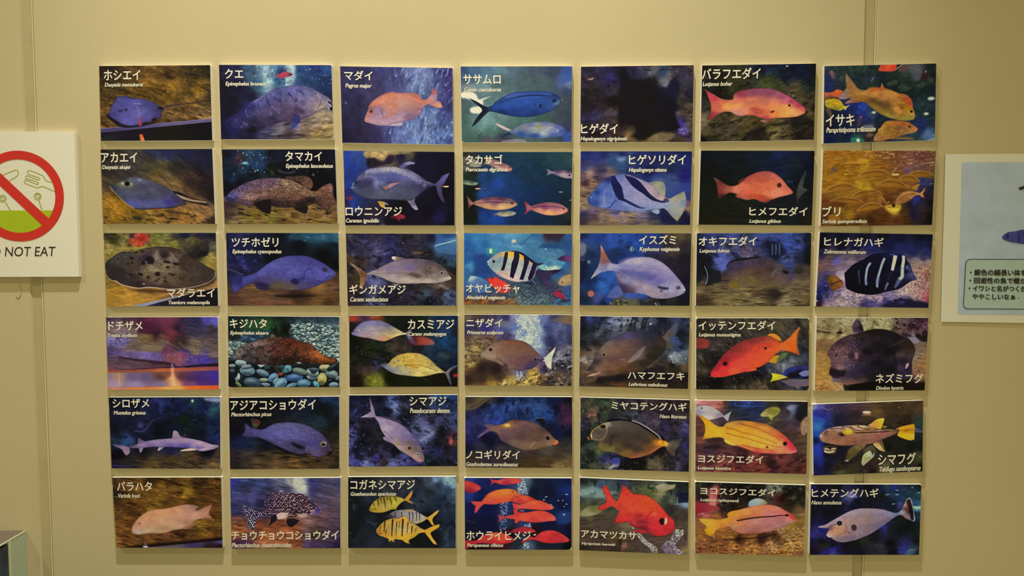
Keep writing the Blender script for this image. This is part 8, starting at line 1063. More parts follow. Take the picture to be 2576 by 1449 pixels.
    c.line("1420,580 1480,570 1560,520 1650,470", 12, '54443c', .6, 7); c.line("1480,600 1450,750 1480,900 1470,1000", 34, '0c080c', .6, 16, b); c.el(1160, 750, 20, 20, 0, '4c3840', .5, 8); c.poly("1630,970! 1650,900 1690,880 1685,930 1650,975", 'c88c7c', 6, .95); c.line("1150,440 1200,460 1180,510", 14, '4c4040', .6, 9, b)
    c.blot('100a10', .25, 120, 90, 0, b * c.mk("900,450! 1500,450! 1500,1150! 850,1150!", 40), .6)


@art(5, 7)
def _(c):
    c.bg("180 200 7c7890, 300 220 504898, 220 330 283090, 350 350 242884, 200 450 2450b0, 300 480 2058b4, 250 560 2870b8, 230 680 1c4ca8, 400 550 1c3060, 400 250 3c2c54, 600 250 3c2c3c, 850 200 4c3438, 600 400 201c2c, 850 350 302424, 1100 200 503c2c, 1200 300 5c4424, 1100 450 3c2c1c, 1400 200 44301c, 1600 300 44301c, 1850 200 4c3820, 1950 300 4c3828, 1500 450 382c1c, 1700 430 2c2010, 1950 420 343c34, 2000 500 203c38, 1900 700 142420, 1950 900 101814, 1400 850 141810, 1600 850 181c14, 1800 900 10140c, 1400 700 241c14, 200 780 0c1440, 230 900 2038a0, 270 1000 1c34a0, 200 1050 18307c, 280 1150 182878, 200 1200 101850, 250 1300 14184c, 400 1000 140c18, 600 1000 1c141c, 400 1200 14101c, 600 1250 2c2418, 500 900 1c1418, 700 1150 24201c, 620 1310 544c30, 800 1270 34301c, 1000 1200 302418, 950 1080 28241c, 1000 1290 40342c, 1200 1150 3c2820, 1150 1280 1c1410, 1350 1250 645c34, 1300 1100 24241c, 1500 1200 2c2c1c, 1400 1200 5c5030, 1700 1150 24241c, 1950 1050 484428, 1900 1000 3c3c24, 1850 1150 302c1c, 1950 1250 14100c, 1600 1050 1c1810, 600 600 14121c, 450 800 0c0a10")
    c.tex(.2, 80, 30, -6); c.blot('907060', .55, 60, 24, -8, c.mk("158,180! 1990,115! 1990,330! 300,350!", 16), .5); c.blot('0c0a0c', .3, 80, 40, 0, c.mk("350,500! 1980,450! 1980,1290! 350,1350!", 20), .5); c.line("300,210 360,250 450,280", 14, '8480a0', .6, 7); c.el(1230, 330, 60, 120, 0, '6c5430', .4, 40)
    c.el(1060, 350, 80, 20, 0, 'b07858', .7, 8); c.el(1058, 312, 70, 22, 0, 'f0d8b0', 1, 6); c.el(1060, 385, 76, 18, 0, '4c3424', .6, 10)
    c.poly("340,880! 400,870 550,880 555,940 530,990 420,1000 350,970", '6c5438', 8, .9); c.line("350,885 550,888", 14, '2c1c10', .9, 5); c.line("360,915 430,925 540,915", 16, 'd8b880', 1, 5); c.line("350,955 430,975 520,955", 22, 'e0c088', 1, 6); c.poly("420,880! 475,880! 465,930! 430,925!", '181008', 5, .9)
    c.poly("1845,570! 1900,580 1990,620! 1990,650! 1850,640", '54505c', 6, .9); c.line("1850,680 1980,690", 20, '3c3c44', .6, 9)
    c.poly("720,1030! 740,960 800,900 880,850 1000,830 1060,830! 1020,900 940,960 880,1020 800,1080 760,1110! 720,1080", "760 1040 4c4018, 850 950 64542c, 950 880 745c34, 1020 860 846c40, 800 1050 544c24", 8, .95, t=(.2, 30, 30, 0)); c.el(730, 1112, 34, 16, -5, 'b09c88', .9, 7)
    c.poly("1080,880! 1140,860 1200,900 1220,980 1160,1000 1060,960 1000,990! 1010,930", "1100 920 5c5434, 1180 950 44442c", 9, .9); c.poly("975,1110! 990,1040 1030,990 1100,950! 1130,960 1150,1010 1190,980! 1180,1040 1120,1100 1060,1150 1000,1200! 970,1160", "1000 1080 a09c64, 1050 1020 a8a468, 1110 1000 a8a874, 1000 1160 94905c, 1080 1100 908c50, 1000 1190 9c90a4, 1170 1010 8c9090", 5, t=(.12, 16, 10, 0))
    c.poly("1160,840! 1240,790 1310,770! 1330,840 1350,920 1370,970! 1290,950 1220,900", "1200 850 c89c5c, 1280 900 c0a864, 1340 950 b08c54, 1270 800 6c5030", 5); c.poly("1270,800! 1320,780 1340,880 1360,960! 1300,880", '5c4428', 6, .7)
    c.poly("1080,530! 1140,490 1190,450 1250,420 1340,405! 1350,430 1330,500 1310,560 1290,600! 1230,590 1150,590 1120,560", "1100 540 b8845c, 1180 500 c89830, 1280 430 d0a42c, 1320 440 d8b030, 1280 560 d8a820, 1200 570 a87440", 5)
    c.poly("1540,590! 1600,560 1700,530 1840,505! 1855,560 1850,620 1848,700 1850,760! 1790,780 1700,760 1600,720 1560,690! 1580,640", "1570 590 c08c38, 1700 550 cc8c1c, 1820 530 b88818, 1650 600 d89818, 1700 620 8c5c0c, 1800 610 b47c14, 1700 680 e8ac1c, 1800 720 e0a820, 1620 700 e0a018, 1830 760 b88830", 4); c.line("1580,615 1700,608 1840,600", 12, '7c5010', .6, 6); c.line("1560,640 1700,640 1830,620", 6, 'd88c18', .4, 4)
    b = c.poly("270,700! 300,660 350,620 410,590 500,560 600,545 700,535 800,530 920,525 1040,530 1120,555 1200,580 1300,590 1400,590 1500,600 1580,590! 1600,620 1560,660 1500,690 1400,730 1300,770 1150,830 1000,850 880,855 760,865 640,865 520,850 420,830 340,810 290,770",
               "290 700 c0a088, 350 640 a86c64, 420 600 b09484, 550 570 bc9c84, 700 560 b08c78, 850 550 b8986c, 1000 560 c09c70, 1100 590 94703c, 1250 610 a88460, 1450 620 a07c58, 1560 620 5c3c28, 380 680 704c30, 500 620 88603c, 600 700 84583c, 400 750 8c6040, 320 760 946850, 500 790 946444, 650 800 90603c, 800 750 90603c, 750 830 84583c, 900 700 946848, 1000 800 845844, 1050 700 90604c, 1200 700 945c48, 1350 680 94604c, 1250 770 845440, 1500 650 84543c, 1400 710 845444, 850 840 7c543c", 5, t=(.07, 30, 16, 0), sh=.12)
    for p in ("640,555 760,560 820,600 880,650 1000,655 1200,645 1400,635 1520,620", "780,545 860,600 960,620 1080,610", "900,535 960,570 1060,590 1110,590", "450,590 560,580 680,590 740,610", "1180,590 1300,600 1450,620"):
        c.line(p, 15, '34200f', .85, 5, b, w2=8)
    c.line("880,655 1000,648 1200,640 1420,632", 12, '1c1008', .8, 5, b); c.line("700,560 800,590 860,640", 12, 'd0b488', .6, 6, b); c.line("340,620 420,585 520,555", 10, 'a04c54', .7, 5); c.poly("340,700! 370,620 440,610! 420,640", '5c2c20', 8, .7, b); c.el(640, 680, 50, 32, 20, '3c2014', .85, 12, b); c.el(655, 685, 22, 14, 20, '180c08', .9, 6)
    c.poly("650,640! 700,600 760,595 810,610 825,660! 790,680 720,680 670,665", "680 640 b08c24, 760 630 d8b424, 800 650 c09c20", 4); c.el(1355, 555, 40, 14, 0, 'a88c38', .8, 6); c.el(1320, 660, 40, 16, 0, 'b83c34', .5, 12, b); c.line("1100,545 1180,560 1200,580", 14, '9c5c30', .8, 6, b); c.line("1060,600 1160,610 1240,605", 20, '5c3c20', .6, 8, b)


@art(6, 7)
def _(c):
    c.bg("180 200 1c1848, 300 180 100c18, 600 180 0c0a10, 700 200 202040, 900 200 181430, 1100 180 0c0a10, 1300 200 141c34, 1400 180 2c4048, 1500 200 182c74, 1600 180 202c44, 1800 200 1c2c34, 1930 180 101c18, 200 500 10101c, 500 550 0e0c14, 900 450 0c0c1c, 900 520 141028, 800 350 4c4c7c, 1100 450 14141c, 1300 350 14181c, 1500 320 1c3444, 1650 380 143850, 1750 320 183844, 1900 350 1c4044, 1350 450 101828, 1500 500 10141c, 1600 500 2c3060, 1850 480 20485c, 1900 550 54809c, 1900 650 183044, 1800 700 0c1418, 160 650 100e14, 250 700 141430, 400 650 0c0c18, 150 800 181438, 200 900 28285c, 300 920 20206c, 150 1000 24286c, 250 1000 302c70, 350 980 242060, 150 1080 18143c, 300 1100 0c0810, 500 1150 120c14, 250 1150 201c24, 350 1170 202410, 150 1250 180f1c, 400 1270 281c70, 500 1230 28207c, 500 1300 3c4884, 600 1250 1c1444, 700 1200 100c14, 900 1150 141410, 1000 1100 24261c, 1200 1050 141418, 1250 950 181418, 1350 890 30287c, 1300 900 28205c, 1450 900 181c18, 1600 900 101414, 1600 700 141810, 1750 850 0e120f, 1900 900 101c18, 1200 1250 242424, 1250 1200 342c34, 1300 1250 2c2c30, 1450 1150 0c0a0c, 1650 1250 302c80, 1700 1150 24204c, 1750 1280 38505c, 1850 1230 2c3c44, 1900 1100 101818, 900 1280 14101c, 1500 1280 0e0c0e, 1900 1290 1c2428")
    c.tex(.25, 60, 40, 0)
    for x, y, w in ((1560, 250, 30), (1400, 322, 38), (1560, 325, 34), (1920, 292, 30), (1500, 480, 34), (1810, 210, 20), (980, 440, 50)): c.el(x, y, w, 8, -5, '98b8b0' if x != 980 else '302838', .8, 5)
    c.poly("1810,510! 1880,520 1955,515! 1955,550! 1880,565 1820,540", "1850 530 88c0cc, 1930 530 90b0c0", 7); c.poly("1820,440! 1955,430! 1955,480! 1830,500", '245468', 12, .7); c.poly("720,330! 780,300 860,310 900,360 940,385! 860,380 760,370", "770 340 7c7890, 860 350 6c6cb0, 920 380 3c3880", 8, .9); c.el(400, 910, 70, 30, 0, '282470', .5, 20); c.el(1800, 1260, 60, 40, 0, '486070', .5, 20); c.line("1730,1260 1800,1240 1880,1230", 14, '7c98a0', .6, 8); c.el(1710, 1190, 34, 70, -20, '34349c', .6, 24); c.el(1620, 500, 40, 50, 0, '5c5890', .5, 22)
    b = c.poly("240,860! 290,840 380,820 440,780 520,735 600,690 700,635 800,590 900,562 1000,552 1120,552 1240,558 1350,575 1440,605 1520,625 1580,620! 1640,560 1690,450 1720,400 1762,372! 1800,440 1820,520 1840,640 1860,740 1840,775! 1780,750 1700,720 1640,670 1590,665! 1540,690 1480,730 1400,790 1300,860 1200,930 1100,990 1000,1030 900,1070 800,1095 700,1112 600,1110 520,1080 460,1035! 420,1030 385,985! 410,940 440,890! 360,880 280,875",
               "270 850 a89090, 400 830 a08484, 450 880 6c5054, 550 740 a08c90, 700 660 a08888, 900 590 988480, 1100 570 948078, 1300 590 8c7c80, 1450 630 847c90, 1550 650 6c6c98, 1640 620 988c8c, 1680 500 9c8878, 1760 390 9c948c, 1730 560 5c3028, 1790 600 181018, 1840 750 7c7c7c, 1720 700 846458, 700 750 9c7c6c, 900 750 947870, 1100 750 8c7468, 1300 700 847078, 1400 740 70606c, 600 850 b08468, 550 920 b88458, 450 960 c08c60, 420 1000 b8a098, 620 980 a47c60, 700 1050 7c6464, 560 1060 806c68, 900 950 887070, 1100 900 806868, 1200 850 70606c, 1000 1000 7c686c, 800 1070 746068", 5, t=(.06, 20, 14, 0), sh=.12)
    c.poly("1720,420! 1765,395 1790,460 1810,560 1830,700 1835,745! 1790,740 1770,640 1750,540 1720,480", '140c14', 6, .9, b); c.line("1762,375 1800,430 1820,530 1840,650 1855,745", 10, '9c9c9c', .8, 4); c.line("1700,420 1740,480 1720,560", 26, '6c2820', .6, 12, b)
    c.line("420,860 500,830 560,810", 14, '54302c', .8, 6); c.el(607, 800, 42, 40, 0, '14101c', 1, 6); c.el(607, 800, 18, 18, 0, '2c2828', .9, 5); c.poly("800,850! 840,820 880,840 890,890 850,930 810,900", "850 860 2c2028, 830 890 4c2c2c", 6, .95); c.line("700,830 725,880 710,940 680,990", 9, '74302c', .8, 4); c.line("690,880 640,980 560,1010", 7, '6c4c40', .6, 4, b); c.line("720,930 780,960 760,970", 9, '4c2428', .7, 4); c.el(560, 920, 120, 66, -20, 'b87c50', .35, 30, b); c.line("385,985 420,1020 450,1030", 10, 'c8b8b8', .8, 5)


# ------------------------------------------------------------------ helpers
def ray(px, py, depth):
    """point at distance `depth` (along the wall normal) from the camera, seen at pixel px, py"""
    v = VR @ np.array([(px - 1288) / FPX, 1.0, -(py - 724.5) / FPX])
    v = v / v[1] * depth
    return Vector((CAM.x + v[0], CAM.y + v[1], CAM.z + v[2]))


def at(px, py, y):
    """the spot on the plane y = const where the photograph shows pixel px, py"""
    return ray(px, py, y - CAM.y)


def obj(name, verts, faces, mat, parent=None, smooth=False):
    me = bpy.data.meshes.new(name)
    me.from_pydata([tuple(v) for v in verts], [], faces)
    me.materials.append(mat)
    if smooth:
        for p in me.polygons:
            p.use_smooth = True
    me.update()
    o = bpy.data.objects.new(name, me)
    COL.objects.link(o)
    if parent:
        o.parent = parent
        o.matrix_parent_inverse = parent.matrix_world.inverted()
    return o


def empty(name, loc, label, cat, group=None):
    o = bpy.data.objects.new(name, None)
    o.empty_display_size = 0.02
    o.location = loc
    o['label'] = label
    o['category'] = cat
    if group:
        o['group'] = group
    COL.objects.link(o)
    o.matrix_world = Matrix.Translation(loc)
    return o


def box_data(x0, x1, y0, y1, z0, z1):
    v = [(x, y, z) for x in (x0, x1) for y in (y0, y1) for z in (z0, z1)]
    f = [(0, 1, 3, 2), (4, 6, 7, 5), (0, 4, 5, 1), (2, 3, 7, 6), (0, 2, 6, 4), (1, 5, 7, 3)]
    return v, f


def prism(outline, y0, y1):
    """outline: xz points running clockwise seen from the camera; y0 front, y1 back"""
    n = len(outline)
    v = [(p[0], y0, p[1]) for p in outline] + [(p[0], y1, p[1]) for p in outline]
    f = [tuple(range(n))[::-1], tuple(range(n, 2 * n))]
    f += [(i, (i + 1) % n, n + (i + 1) % n, n + i) for i in range(n)]
    return v, f


def mat(name, rgb, rough=0.7, spec=0.3, bump=0.0, bscale=200.0, vary=0.0, vscale=8.0):
    m = bpy.data.materials.new(name)
    m.use_nodes = True
    nt = m.node_tree
    b = nt.nodes['Principled BSDF']
    b.inputs['Base Color'].default_value = (*rgb, 1)
    b.inputs['Roughness'].default_value = rough
    b.inputs['Specular IOR Level'].default_value = spec
    tc = nt.nodes.new('ShaderNodeTexCoord')
    if vary:
        n = nt.nodes.new('ShaderNodeTexNoise')
        n.inputs['Scale'].default_value = vscale
        n.inputs['Detail'].default_value = 6
        r = nt.nodes.new('ShaderNodeMapRange')
        r.inputs[1].default_value, r.inputs[2].default_value = .3, .7
        r.inputs[3].default_value, r.inputs[4].default_value = 1 - vary, 1 + vary
        mx = nt.nodes.new('ShaderNodeMix')
        mx.data_type = 'RGBA'
        mx.blend_type = 'MULTIPLY'
        mx.inputs['Factor'].default_value = 1
        mx.inputs['A'].default_value = (*rgb, 1)
        nt.links.new(tc.outputs['Object'], n.inputs['Vector'])
        nt.links.new(n.outputs['Fac'], r.inputs[0])
        nt.links.new(r.outputs[0], mx.inputs['B'])
        nt.links.new(mx.outputs['Result'], b.inputs['Base Color'])
    if bump:
        n = nt.nodes.new('ShaderNodeTexNoise')
        n.inputs['Scale'].default_value = bscale
        n.inputs['Detail'].default_value = 4
        bp = nt.nodes.new('ShaderNodeBump')
        bp.inputs['Strength'].default_value = bump
        bp.inputs['Distance'].default_value = 0.0006
        nt.links.new(tc.outputs['Object'], n.inputs['Vector'])
        nt.links.new(n.outputs['Fac'], bp.inputs['Height'])
        nt.links.new(bp.outputs[0], b.inputs['Normal'])
    return m


def lin(h):
    c = hexc(h)
    return np.where(c <= .04045, c / 12.92, ((c + .055) / 1.055) ** 2.4)


# light that falls on the middle of the wall, as seen on white card in the photograph
CARD = lin('e2d6ae') / np.array([.86, .86, .82])


def seen(h, k=1.0):
    """surface colour that the hall light turns into the photographed colour h"""
    return tuple(np.clip(lin(h) / CARD * k, 0, .92))


M_WALL = mat('wall_paint', (0.59, 0.515, 0.341), .75, .25, .3, 420, .03, 5)
M_BACK = mat('joint_paint', (0.50, 0.43, 0.27), .8, .2, .4, 300, .04, 30)
M_BEAD = mat('filler_highlight_paint', (0.72, 0.65, 0.47), .45, .4, .3, 500)  # paler than the wall: the joint's bright highlight is put into its colour
M_FLOOR = mat('floor_vinyl', (0.30, 0.27, 0.22), .5, .4, .1, 60, .08, 6)
M_FOAM = mat('foam_board', (0.86, 0.855, 0.80), .85, .2, .3, 500)
M_SIGN = mat('sign_card', (0.84, 0.84, 0.80), .6, .3, .15, 400, .01, 20)
M_INK = mat('white_lettering', (0.90, 0.885, 0.86), .6, .25)
M_LATIN = mat('white_small_lettering', (0.80, 0.785, 0.76), .6, .25)
M_RED = mat('red_ink', (0.66, 0.035, 0.028), .5, .3, 0, 1, .03, 60)
M_GREEN = mat('green_ink', seen('a3b018'), .5, .3, 0, 1, .03, 60)
M_LINE = mat('olive_line_ink', seen('9ca04c'), .5, .3)
M_BLACK = mat('black_ink', (0.03, 0.028, 0.025), .5, .3)

# ------------------------------------------------------------------ setting
ZT, XL, XR = 2.75, -2.2, 2.2
WT, CH_ = 0.0022, 0.0017         # panel proud of the joint, chamfer


def seam(pts):
    return float(np.mean([at(x, y, 0.0).x for x, y in pts]))


SL0, SL1 = seam([(51, 0), (106, 1449)]), seam([(79.5, 0), (132.5, 1449)])
SR0, SR1 = seam([(2178.5, 0), (2147, 1449)]), seam([(2205, 0), (2173, 1449)])
v, f = box_data(XL, XR, WT, 0.12, 0, ZT)
wall = obj('wall_back', v, f, M_BACK)
wall['kind'] = 'structure'
for a, b in ((XL, SL0), (SL1, SR0), (SR1, XR)):
    pa = [(a + (CH_ if a > XL else 0), 0), (b - (CH_ if b < XR else 0), 0), (b, WT), (a, WT)]
    v = [(x, y, z) for z in (0, ZT) for x, y in pa]
    f = [(0, 3, 2, 1), (4, 5, 6, 7), (0, 1, 5, 4), (1, 2, 6, 5), (2, 3, 7, 6), (3, 0, 4, 7)]
    obj('wall_panel', v, f, M_WALL, wall)
# bead of filler along the right-hand lip of each joint
for sx, seed in ((SL1, 3), (SR1, 8)):
    rg = np.random.RandomState(seed)
    v, f = [], []
    N = 160
    rr = .00052 * (1 + .35 * np.convolve(rg.randn(N + 8), np.ones(5) / 3, 'same')[4:-4])
    for i in range(N):
        z = ZT * i / (N - 1)
        for k in range(6):
            t = math.pi * (k / 5.0)
            v.append((sx - .0006 + rr[i] * 1.3 * math.cos(t), WT * .35 - abs(rr[i]) * 1.4 * math.sin(t), z))
    for i in range(N - 1):
        for k in range(5):
            a = i * 6 + k
            f.append((a, a + 6, a + 7, a + 1))
    o = obj('filler_bead', v, f, M_BEAD, wall, True)
v, f = box_data(XL, XR, -3.4, 0.12, -0.1, 0)
fl = obj('floor', v, f, M_FLOOR)
fl['kind'] = 'structure'

# ------------------------------------------------------------------ lettering
_font = {}


def glyph_mesh(body, shear=0.0):
    key = (body, shear)
    if key not in _font:
        cu = bpy.data.curves.new('lettering', 'FONT')
        cu.body = body
        cu.size = 1.0
        cu.shear = shear
        cu.resolution_u = 3
        to = bpy.data.objects.new('lettering', cu)
        COL.objects.link(to)
        bpy.context.view_layer.update()
        dg = bpy.context.evaluated_depsgraph_get()
        me = bpy.data.meshes.new_from_object(to.evaluated_get(dg))
        vs = np.empty(len(me.vertices) * 3)
        me.vertices.foreach_get('co', vs)
        fs = [tuple(p.vertices) for p in me.polygons]
        bpy.data.objects.remove(to)
        bpy.data.curves.remove(cu)
        bpy.data.meshes.remove(me)
        _font[key] = (vs.reshape(-1, 3)[:, :2], fs)
    return _font[key]


def lettering(name, body, place, mat_, parent, shear=0.0, bold=0.0, aspect=1.0):
    """place(u, w) maps unit text-box coordinates (w upwards) to world points"""
    vs, fs = glyph_mesh(body, shear)
    lo, hi = vs.min(0), vs.max(0)
    uv = (vs - lo) / (hi - lo)
    d = bold
    offs = [(0, 0)] if not d else [(-d, 0), (d, 0), (0, d * aspect), (0, -d * aspect)]
    V, F = [], []
    for k, (du, dv) in enumerate(offs):
        n = len(V)
        for u, w in uv:
            p = place(u + du, w + dv)
            V.append((p[0], p[1] - .00003 * k, p[2]))
        F += [tuple(i + n for i in q) for q in fs]
    return obj(name, V, F, mat_, parent)


# ------------------------------------------------------------------ photo boards
def rounded(q, radii, n=4):
    """q: four xz corners TL TR BR BL -> outline with rounded corners"""
    out = []
    for i in range(4):
        p, a, b = q[i], q[i - 1], q[(i + 1) % 4]
        r = radii[i]
        if r <= 0:
            out.append(tuple(p))
            continue
        da, db = (a - p) / np.linalg.norm(a - p), (b - p) / np.linalg.norm(b - p)
        p0, p1 = p + da * r, p + db * r
        for t in np.linspace(0, 1, n + 1):
            out.append(tuple((1 - t) ** 2 * p0 + 2 * t * (1 - t) * p + t * t * p1))
    return out


BOARDS = {
    (1, 1): ('photo board: purple stingray on brown gravel above a dark ledge, top left board', 'ホシエイ', (90,112,472,212), 'Dasyatis matsubarai', (100,245,500,292)),
    (1, 2): ('photo board: big blue-grey grouper with thick lips, facing right over pale sand', 'クエ', (1355,100,1548,198), 'Epinephelus bruneus', (1362,232,1790,285)),
    (2, 1): ('photo board: grey-blue stingray with long tail on ochre sand', 'アカエイ', (60,80,440,180), 'Dasyatis akajei', (72,212,368,262)),
    (2, 2): ('photo board: brown mottled grouper facing left, rounded tail, dark water', 'タマカイ', (1985,68,2370,165), 'Epinephelus lanceolatus', (1992,198,2485,250)),
    (3, 1): ('photo board: round spotted brown ray with white rim on yellow sand', 'マダラエイ', (710,645,1208,740), 'Taeniura melanospila', (725,775,1155,822)),
    (3, 2): ('photo board: plain violet-blue grouper facing right above brown ground', 'ツチホゼリ', (1385,112,1872,210), 'Epinephelus cyanopodus', (1393,240,1905,292)),
    (4, 1): ('photo board: banded purple shark lying above an orange glowing tank ledge', 'ドチザメ', (95,118,452,212), 'Triakis scyllium', (88,247,398,292)),
    (4, 2): ('photo board: reddish brown grouper resting over blue-grey pebbles', 'キジハタ', (1365,92,1750,188), 'Epinephelus akaara', (1370,218,1768,268)),
    (5, 1): ('photo board: slim lilac shark swimming right over brown ground', 'シロザメ', (97,98,480,190), 'Mustelus griseus', (110,222,445,272)),
    (5, 2): ('photo board: dusky violet fish nosing down right with a pale-ringed eye', 'アジアコショウダイ', (1328,108,2220,208), 'Plectorhinchus picus', (1338,240,1758,288)),
    (6, 1): ('photo board: pale salmon-coloured fish facing lower left on brown ground, bottom left board', 'バラハタ', (142,112,512,205), 'Variola louti', (157,235,387,277)),
    (6, 2): ('photo board: white fish covered in a net of dark spots, black fins', 'チョウチョウコショウダイ', (1340,622,2458,715), 'Plectorhinchus chaetodonoides', (1345,750,1967,795)),
    (1, 3): ('photo board: pink sea bream facing left against violet-blue water', 'マダイ', (110,115,405,218), 'Pagrus major', (122,250,395,308)),
    (1, 4): ('photo board: bright blue streamlined fish with forked tail in green water', 'ササムロ', (1353,158,1742,256), 'Caesio caerulaurea', (1365,293,1745,335)),
    (2, 3): ('photo board: large silver-blue trevally facing left with sickle tail', 'ロウニンアジ', (122,643,712,740), 'Caranax ignobilis', (127,768,470,822)),
    (2, 4): ('photo board: several small pink and yellow fish in deep blue water', 'タカサゴ', (1375,102,1760,200), 'Pterocaesio digramma', (1380,235,1815,288)),
    (3, 3): ('photo board: silver-grey trevally facing right before dark violet rocks', 'ギンガメアジ', (162,608,750,705), 'Caranx sexfasciatus', (172,737,568,782)),
    (3, 4): ('photo board: black and white banded damselfish with yellow back in bright blue water', 'オヤビッチャ', (1380,598,1940,695), 'Abudefduf vaigiensis', (1385,720,1790,772)),
    (4, 3): ('photo board: two silvery golden trevallies, one above the other', 'カスミアジ', (732,120,1215,217), 'Caranx melampygus', (740,250,1133,300)),
    (4, 4): ('photo board: brown oval surgeonfish with a white tail beside rising bubbles', 'ニザダイ', (1343,108,1718,200), 'Prionurus scalprum', (1352,235,1728,285)),
    (5, 3): ('photo board: pinkish silver trevally diving steeply to the lower right', 'シマアジ', (750,75,1133,165), 'Pseudocaranx dentex', (755,195,1172,243)),
    (5, 4): ('photo board: brown bream with big black eye and orange lips, facing right', 'ノコギリダイ', (1340,632,1898,728), 'Gnathodentex aureolineatus', (1342,757,1880,803)),
    (6, 3): ('photo board: three yellow trevallies with black bars on dark blue', 'コガネシマアジ', (133,92,805,188), 'Gnathanodon speciosus', (135,218,608,268)),
    (6, 4): ('photo board: school of orange-red goatfish in dark blue water', 'ホウライヒメジ', (1345,625,2015,722), 'Parupeneus ciliatus', (1352,755,1728,802)),
    (1, 5): ('photo board: black fish silhouette in front of dark violet rock', 'ヒゲダイ', (70,670,452,775), 'Hapalogenys nigripinnis', (67,807,548,858)),
    (1, 6): ('photo board: pink and orange snapper facing right over dark rock', 'バラフエダイ', (1335,95,1942,200), 'Lutjanus bohar', (1340,237,1650,285)),
    (2, 5): ('photo board: blue-white fish with two slanting black bands and yellow tail', 'ヒゲソリダイ', (572,100,1162,205), 'Hapalogenys nitens', (570,238,962,292)),
    (2, 6): ('photo board: salmon-orange humped snapper on almost black water', 'ヒメフエダイ', (1830,645,2430,742), 'Lutjanus gibbus', (1828,775,2155,825)),
    (3, 5): ('photo board: lilac silver fish facing lower right in blue water', 'イスズミ', (678,90,1060,185), 'Kyphosus vaigiensis', (682,215,1097,268)),
    (3, 6): ('photo board: dim brown snapper under blue rock with a striped fish behind', 'オキフエダイ', (1300,105,1903,200), 'Lutjanus fulvus', (1307,235,1617,282)),
    (4, 5): ('photo board: large grey-brown emperor fish facing lower left before pale coral', 'ハマフエフキ', (600,640,1190,732), 'Lethrinus nebulosus', (610,755,1012,802)),
    (4, 6): ('photo board: red-orange snapper with one black side spot, rounded corners', 'イッテンフエダイ', (1338,112,2138,210), 'Lutjanus monostigma', (1342,238,1777,288)),
    (5, 5): ('photo board: dark brown unicornfish with white-edged back and orange tail base', 'ミヤコテングハギ', (430,100,1213,205), 'Naso lituratus', (935,238,1210,283)),
    (5, 6): ('photo board: golden yellow snapper with thin dark lines and red snout', 'ヨスジフエダイ', (1335,655,2013,755), 'Lutjanus kasmira', (1330,780,1672,828)),
    (6, 5): ('photo board: bright red big-eyed soldierfish above white coral', 'アカマツカサ', (112,592,688,695), 'Myripristis berndti', (117,720,468,768)),
    (6, 6): ('photo board: pink snapper with a dark line and yellow tail over orange sand', 'ヨコスジフエダイ', (1358,145,2140,245), 'Lutjanus ophuysenii', (1358,262,1758,312)),
    (1, 7): ('photo board: golden brown fish with forked tail over green water, top right board', 'イサキ', (248,915,715,1095), 'Parapristipoma trilinatum', (255,1130,1065,1215)),
    (2, 7): ('photo board: school of fish in amber yellow light', 'ブリ', (190,1018,480,1180), 'Seriola quinqueradiata', (190,1235,918,1308)),
    (3, 7): ('photo board: black surgeonfish with white bars above pink gravel', 'ヒレナガハギ', (225,172,1195,335), 'Zebrasoma veliferum', (212,380,905,455)),
    (4, 7): ('photo board: dark blunt-headed porcupinefish on yellow sand', 'ネズミフグ', (1140,1055,1915,1208), 'Diodon hystrix', (1145,1262,1600,1335)),
    (5, 7): ('photo board: tan pufferfish with bright yellow fins and tail', 'シマフグ', (1245,1000,1862,1165), 'Takifugu xanthopterus', (1265,1215,1945,1292)),
    (6, 7): ('photo board: pale pinkish unicornfish with a long horn, bottom right board', 'ヒメテングハギ', (145,220,1245,370), 'Naso annulatus', (140,420,635,485)),
}
ROUND = {(1, 4): (0, 0, 0, .004), (4, 2): (.001, .001, .0015, .003), (4, 6): (.003, .004, .004, .0015), (6, 4): (.003, .0015, .006, .0015),
         (6, 7): (0, .003, 0, 0), (4, 1): (0, .002, 0, 0), (3, 6): (0, .002, .001, 0), (6, 6): (.002, .001, .001, .002)}


def card_light(r, c):
    """light falling on board (row, column): smooth fit of the lamps above"""
    t = np.array([1, r, c, r * r, r * c, c * c])
    return 1.05 * np.array([[0.9724, -0.0871, 0.0324, 0.0024, 0.0065, -0.0092],
                            [0.8599, -0.0797, 0.0412, 0.0021, 0.0057, -0.0102],
                            [0.5629, -0.0633, 0.0508, 0.0018, 0.0042, -0.0108]]) @ t


def print_material(key):
    c = Canvas(key)
    ART[key](c)
    im = c.done()
    l = np.where(im <= .04045, im / 12.92, ((im + .055) / 1.055) ** 2.4)
    l = np.clip(l / card_light(*key) * PRINT_GAIN.get(key, 1.0), 0, .9)
    s = np.where(l <= .0031308, l * 12.92, 1.055 * l ** (1 / 2.4) - .055)
    img = bpy.data.images.new('fish_print', CW, CH)
    px = np.ones((CH, CW, 4), np.float32)
    px[..., :3] = s[::-1]
    img.pixels.foreach_set(px.ravel())
    img.update()
    img.pack()
    m = bpy.data.materials.new('photo_print')
    m.use_nodes = True
    nt = m.node_tree
    t = nt.nodes.new('ShaderNodeTexImage')
    t.image = img
    t.extension = 'EXTEND'
    b = nt.nodes['Principled BSDF']
    nt.links.new(t.outputs[0], b.inputs['Base Color'])
    b.inputs['Roughness'].default_value = .6
    b.inputs['Specular IOR Level'].default_value = .1
    return m


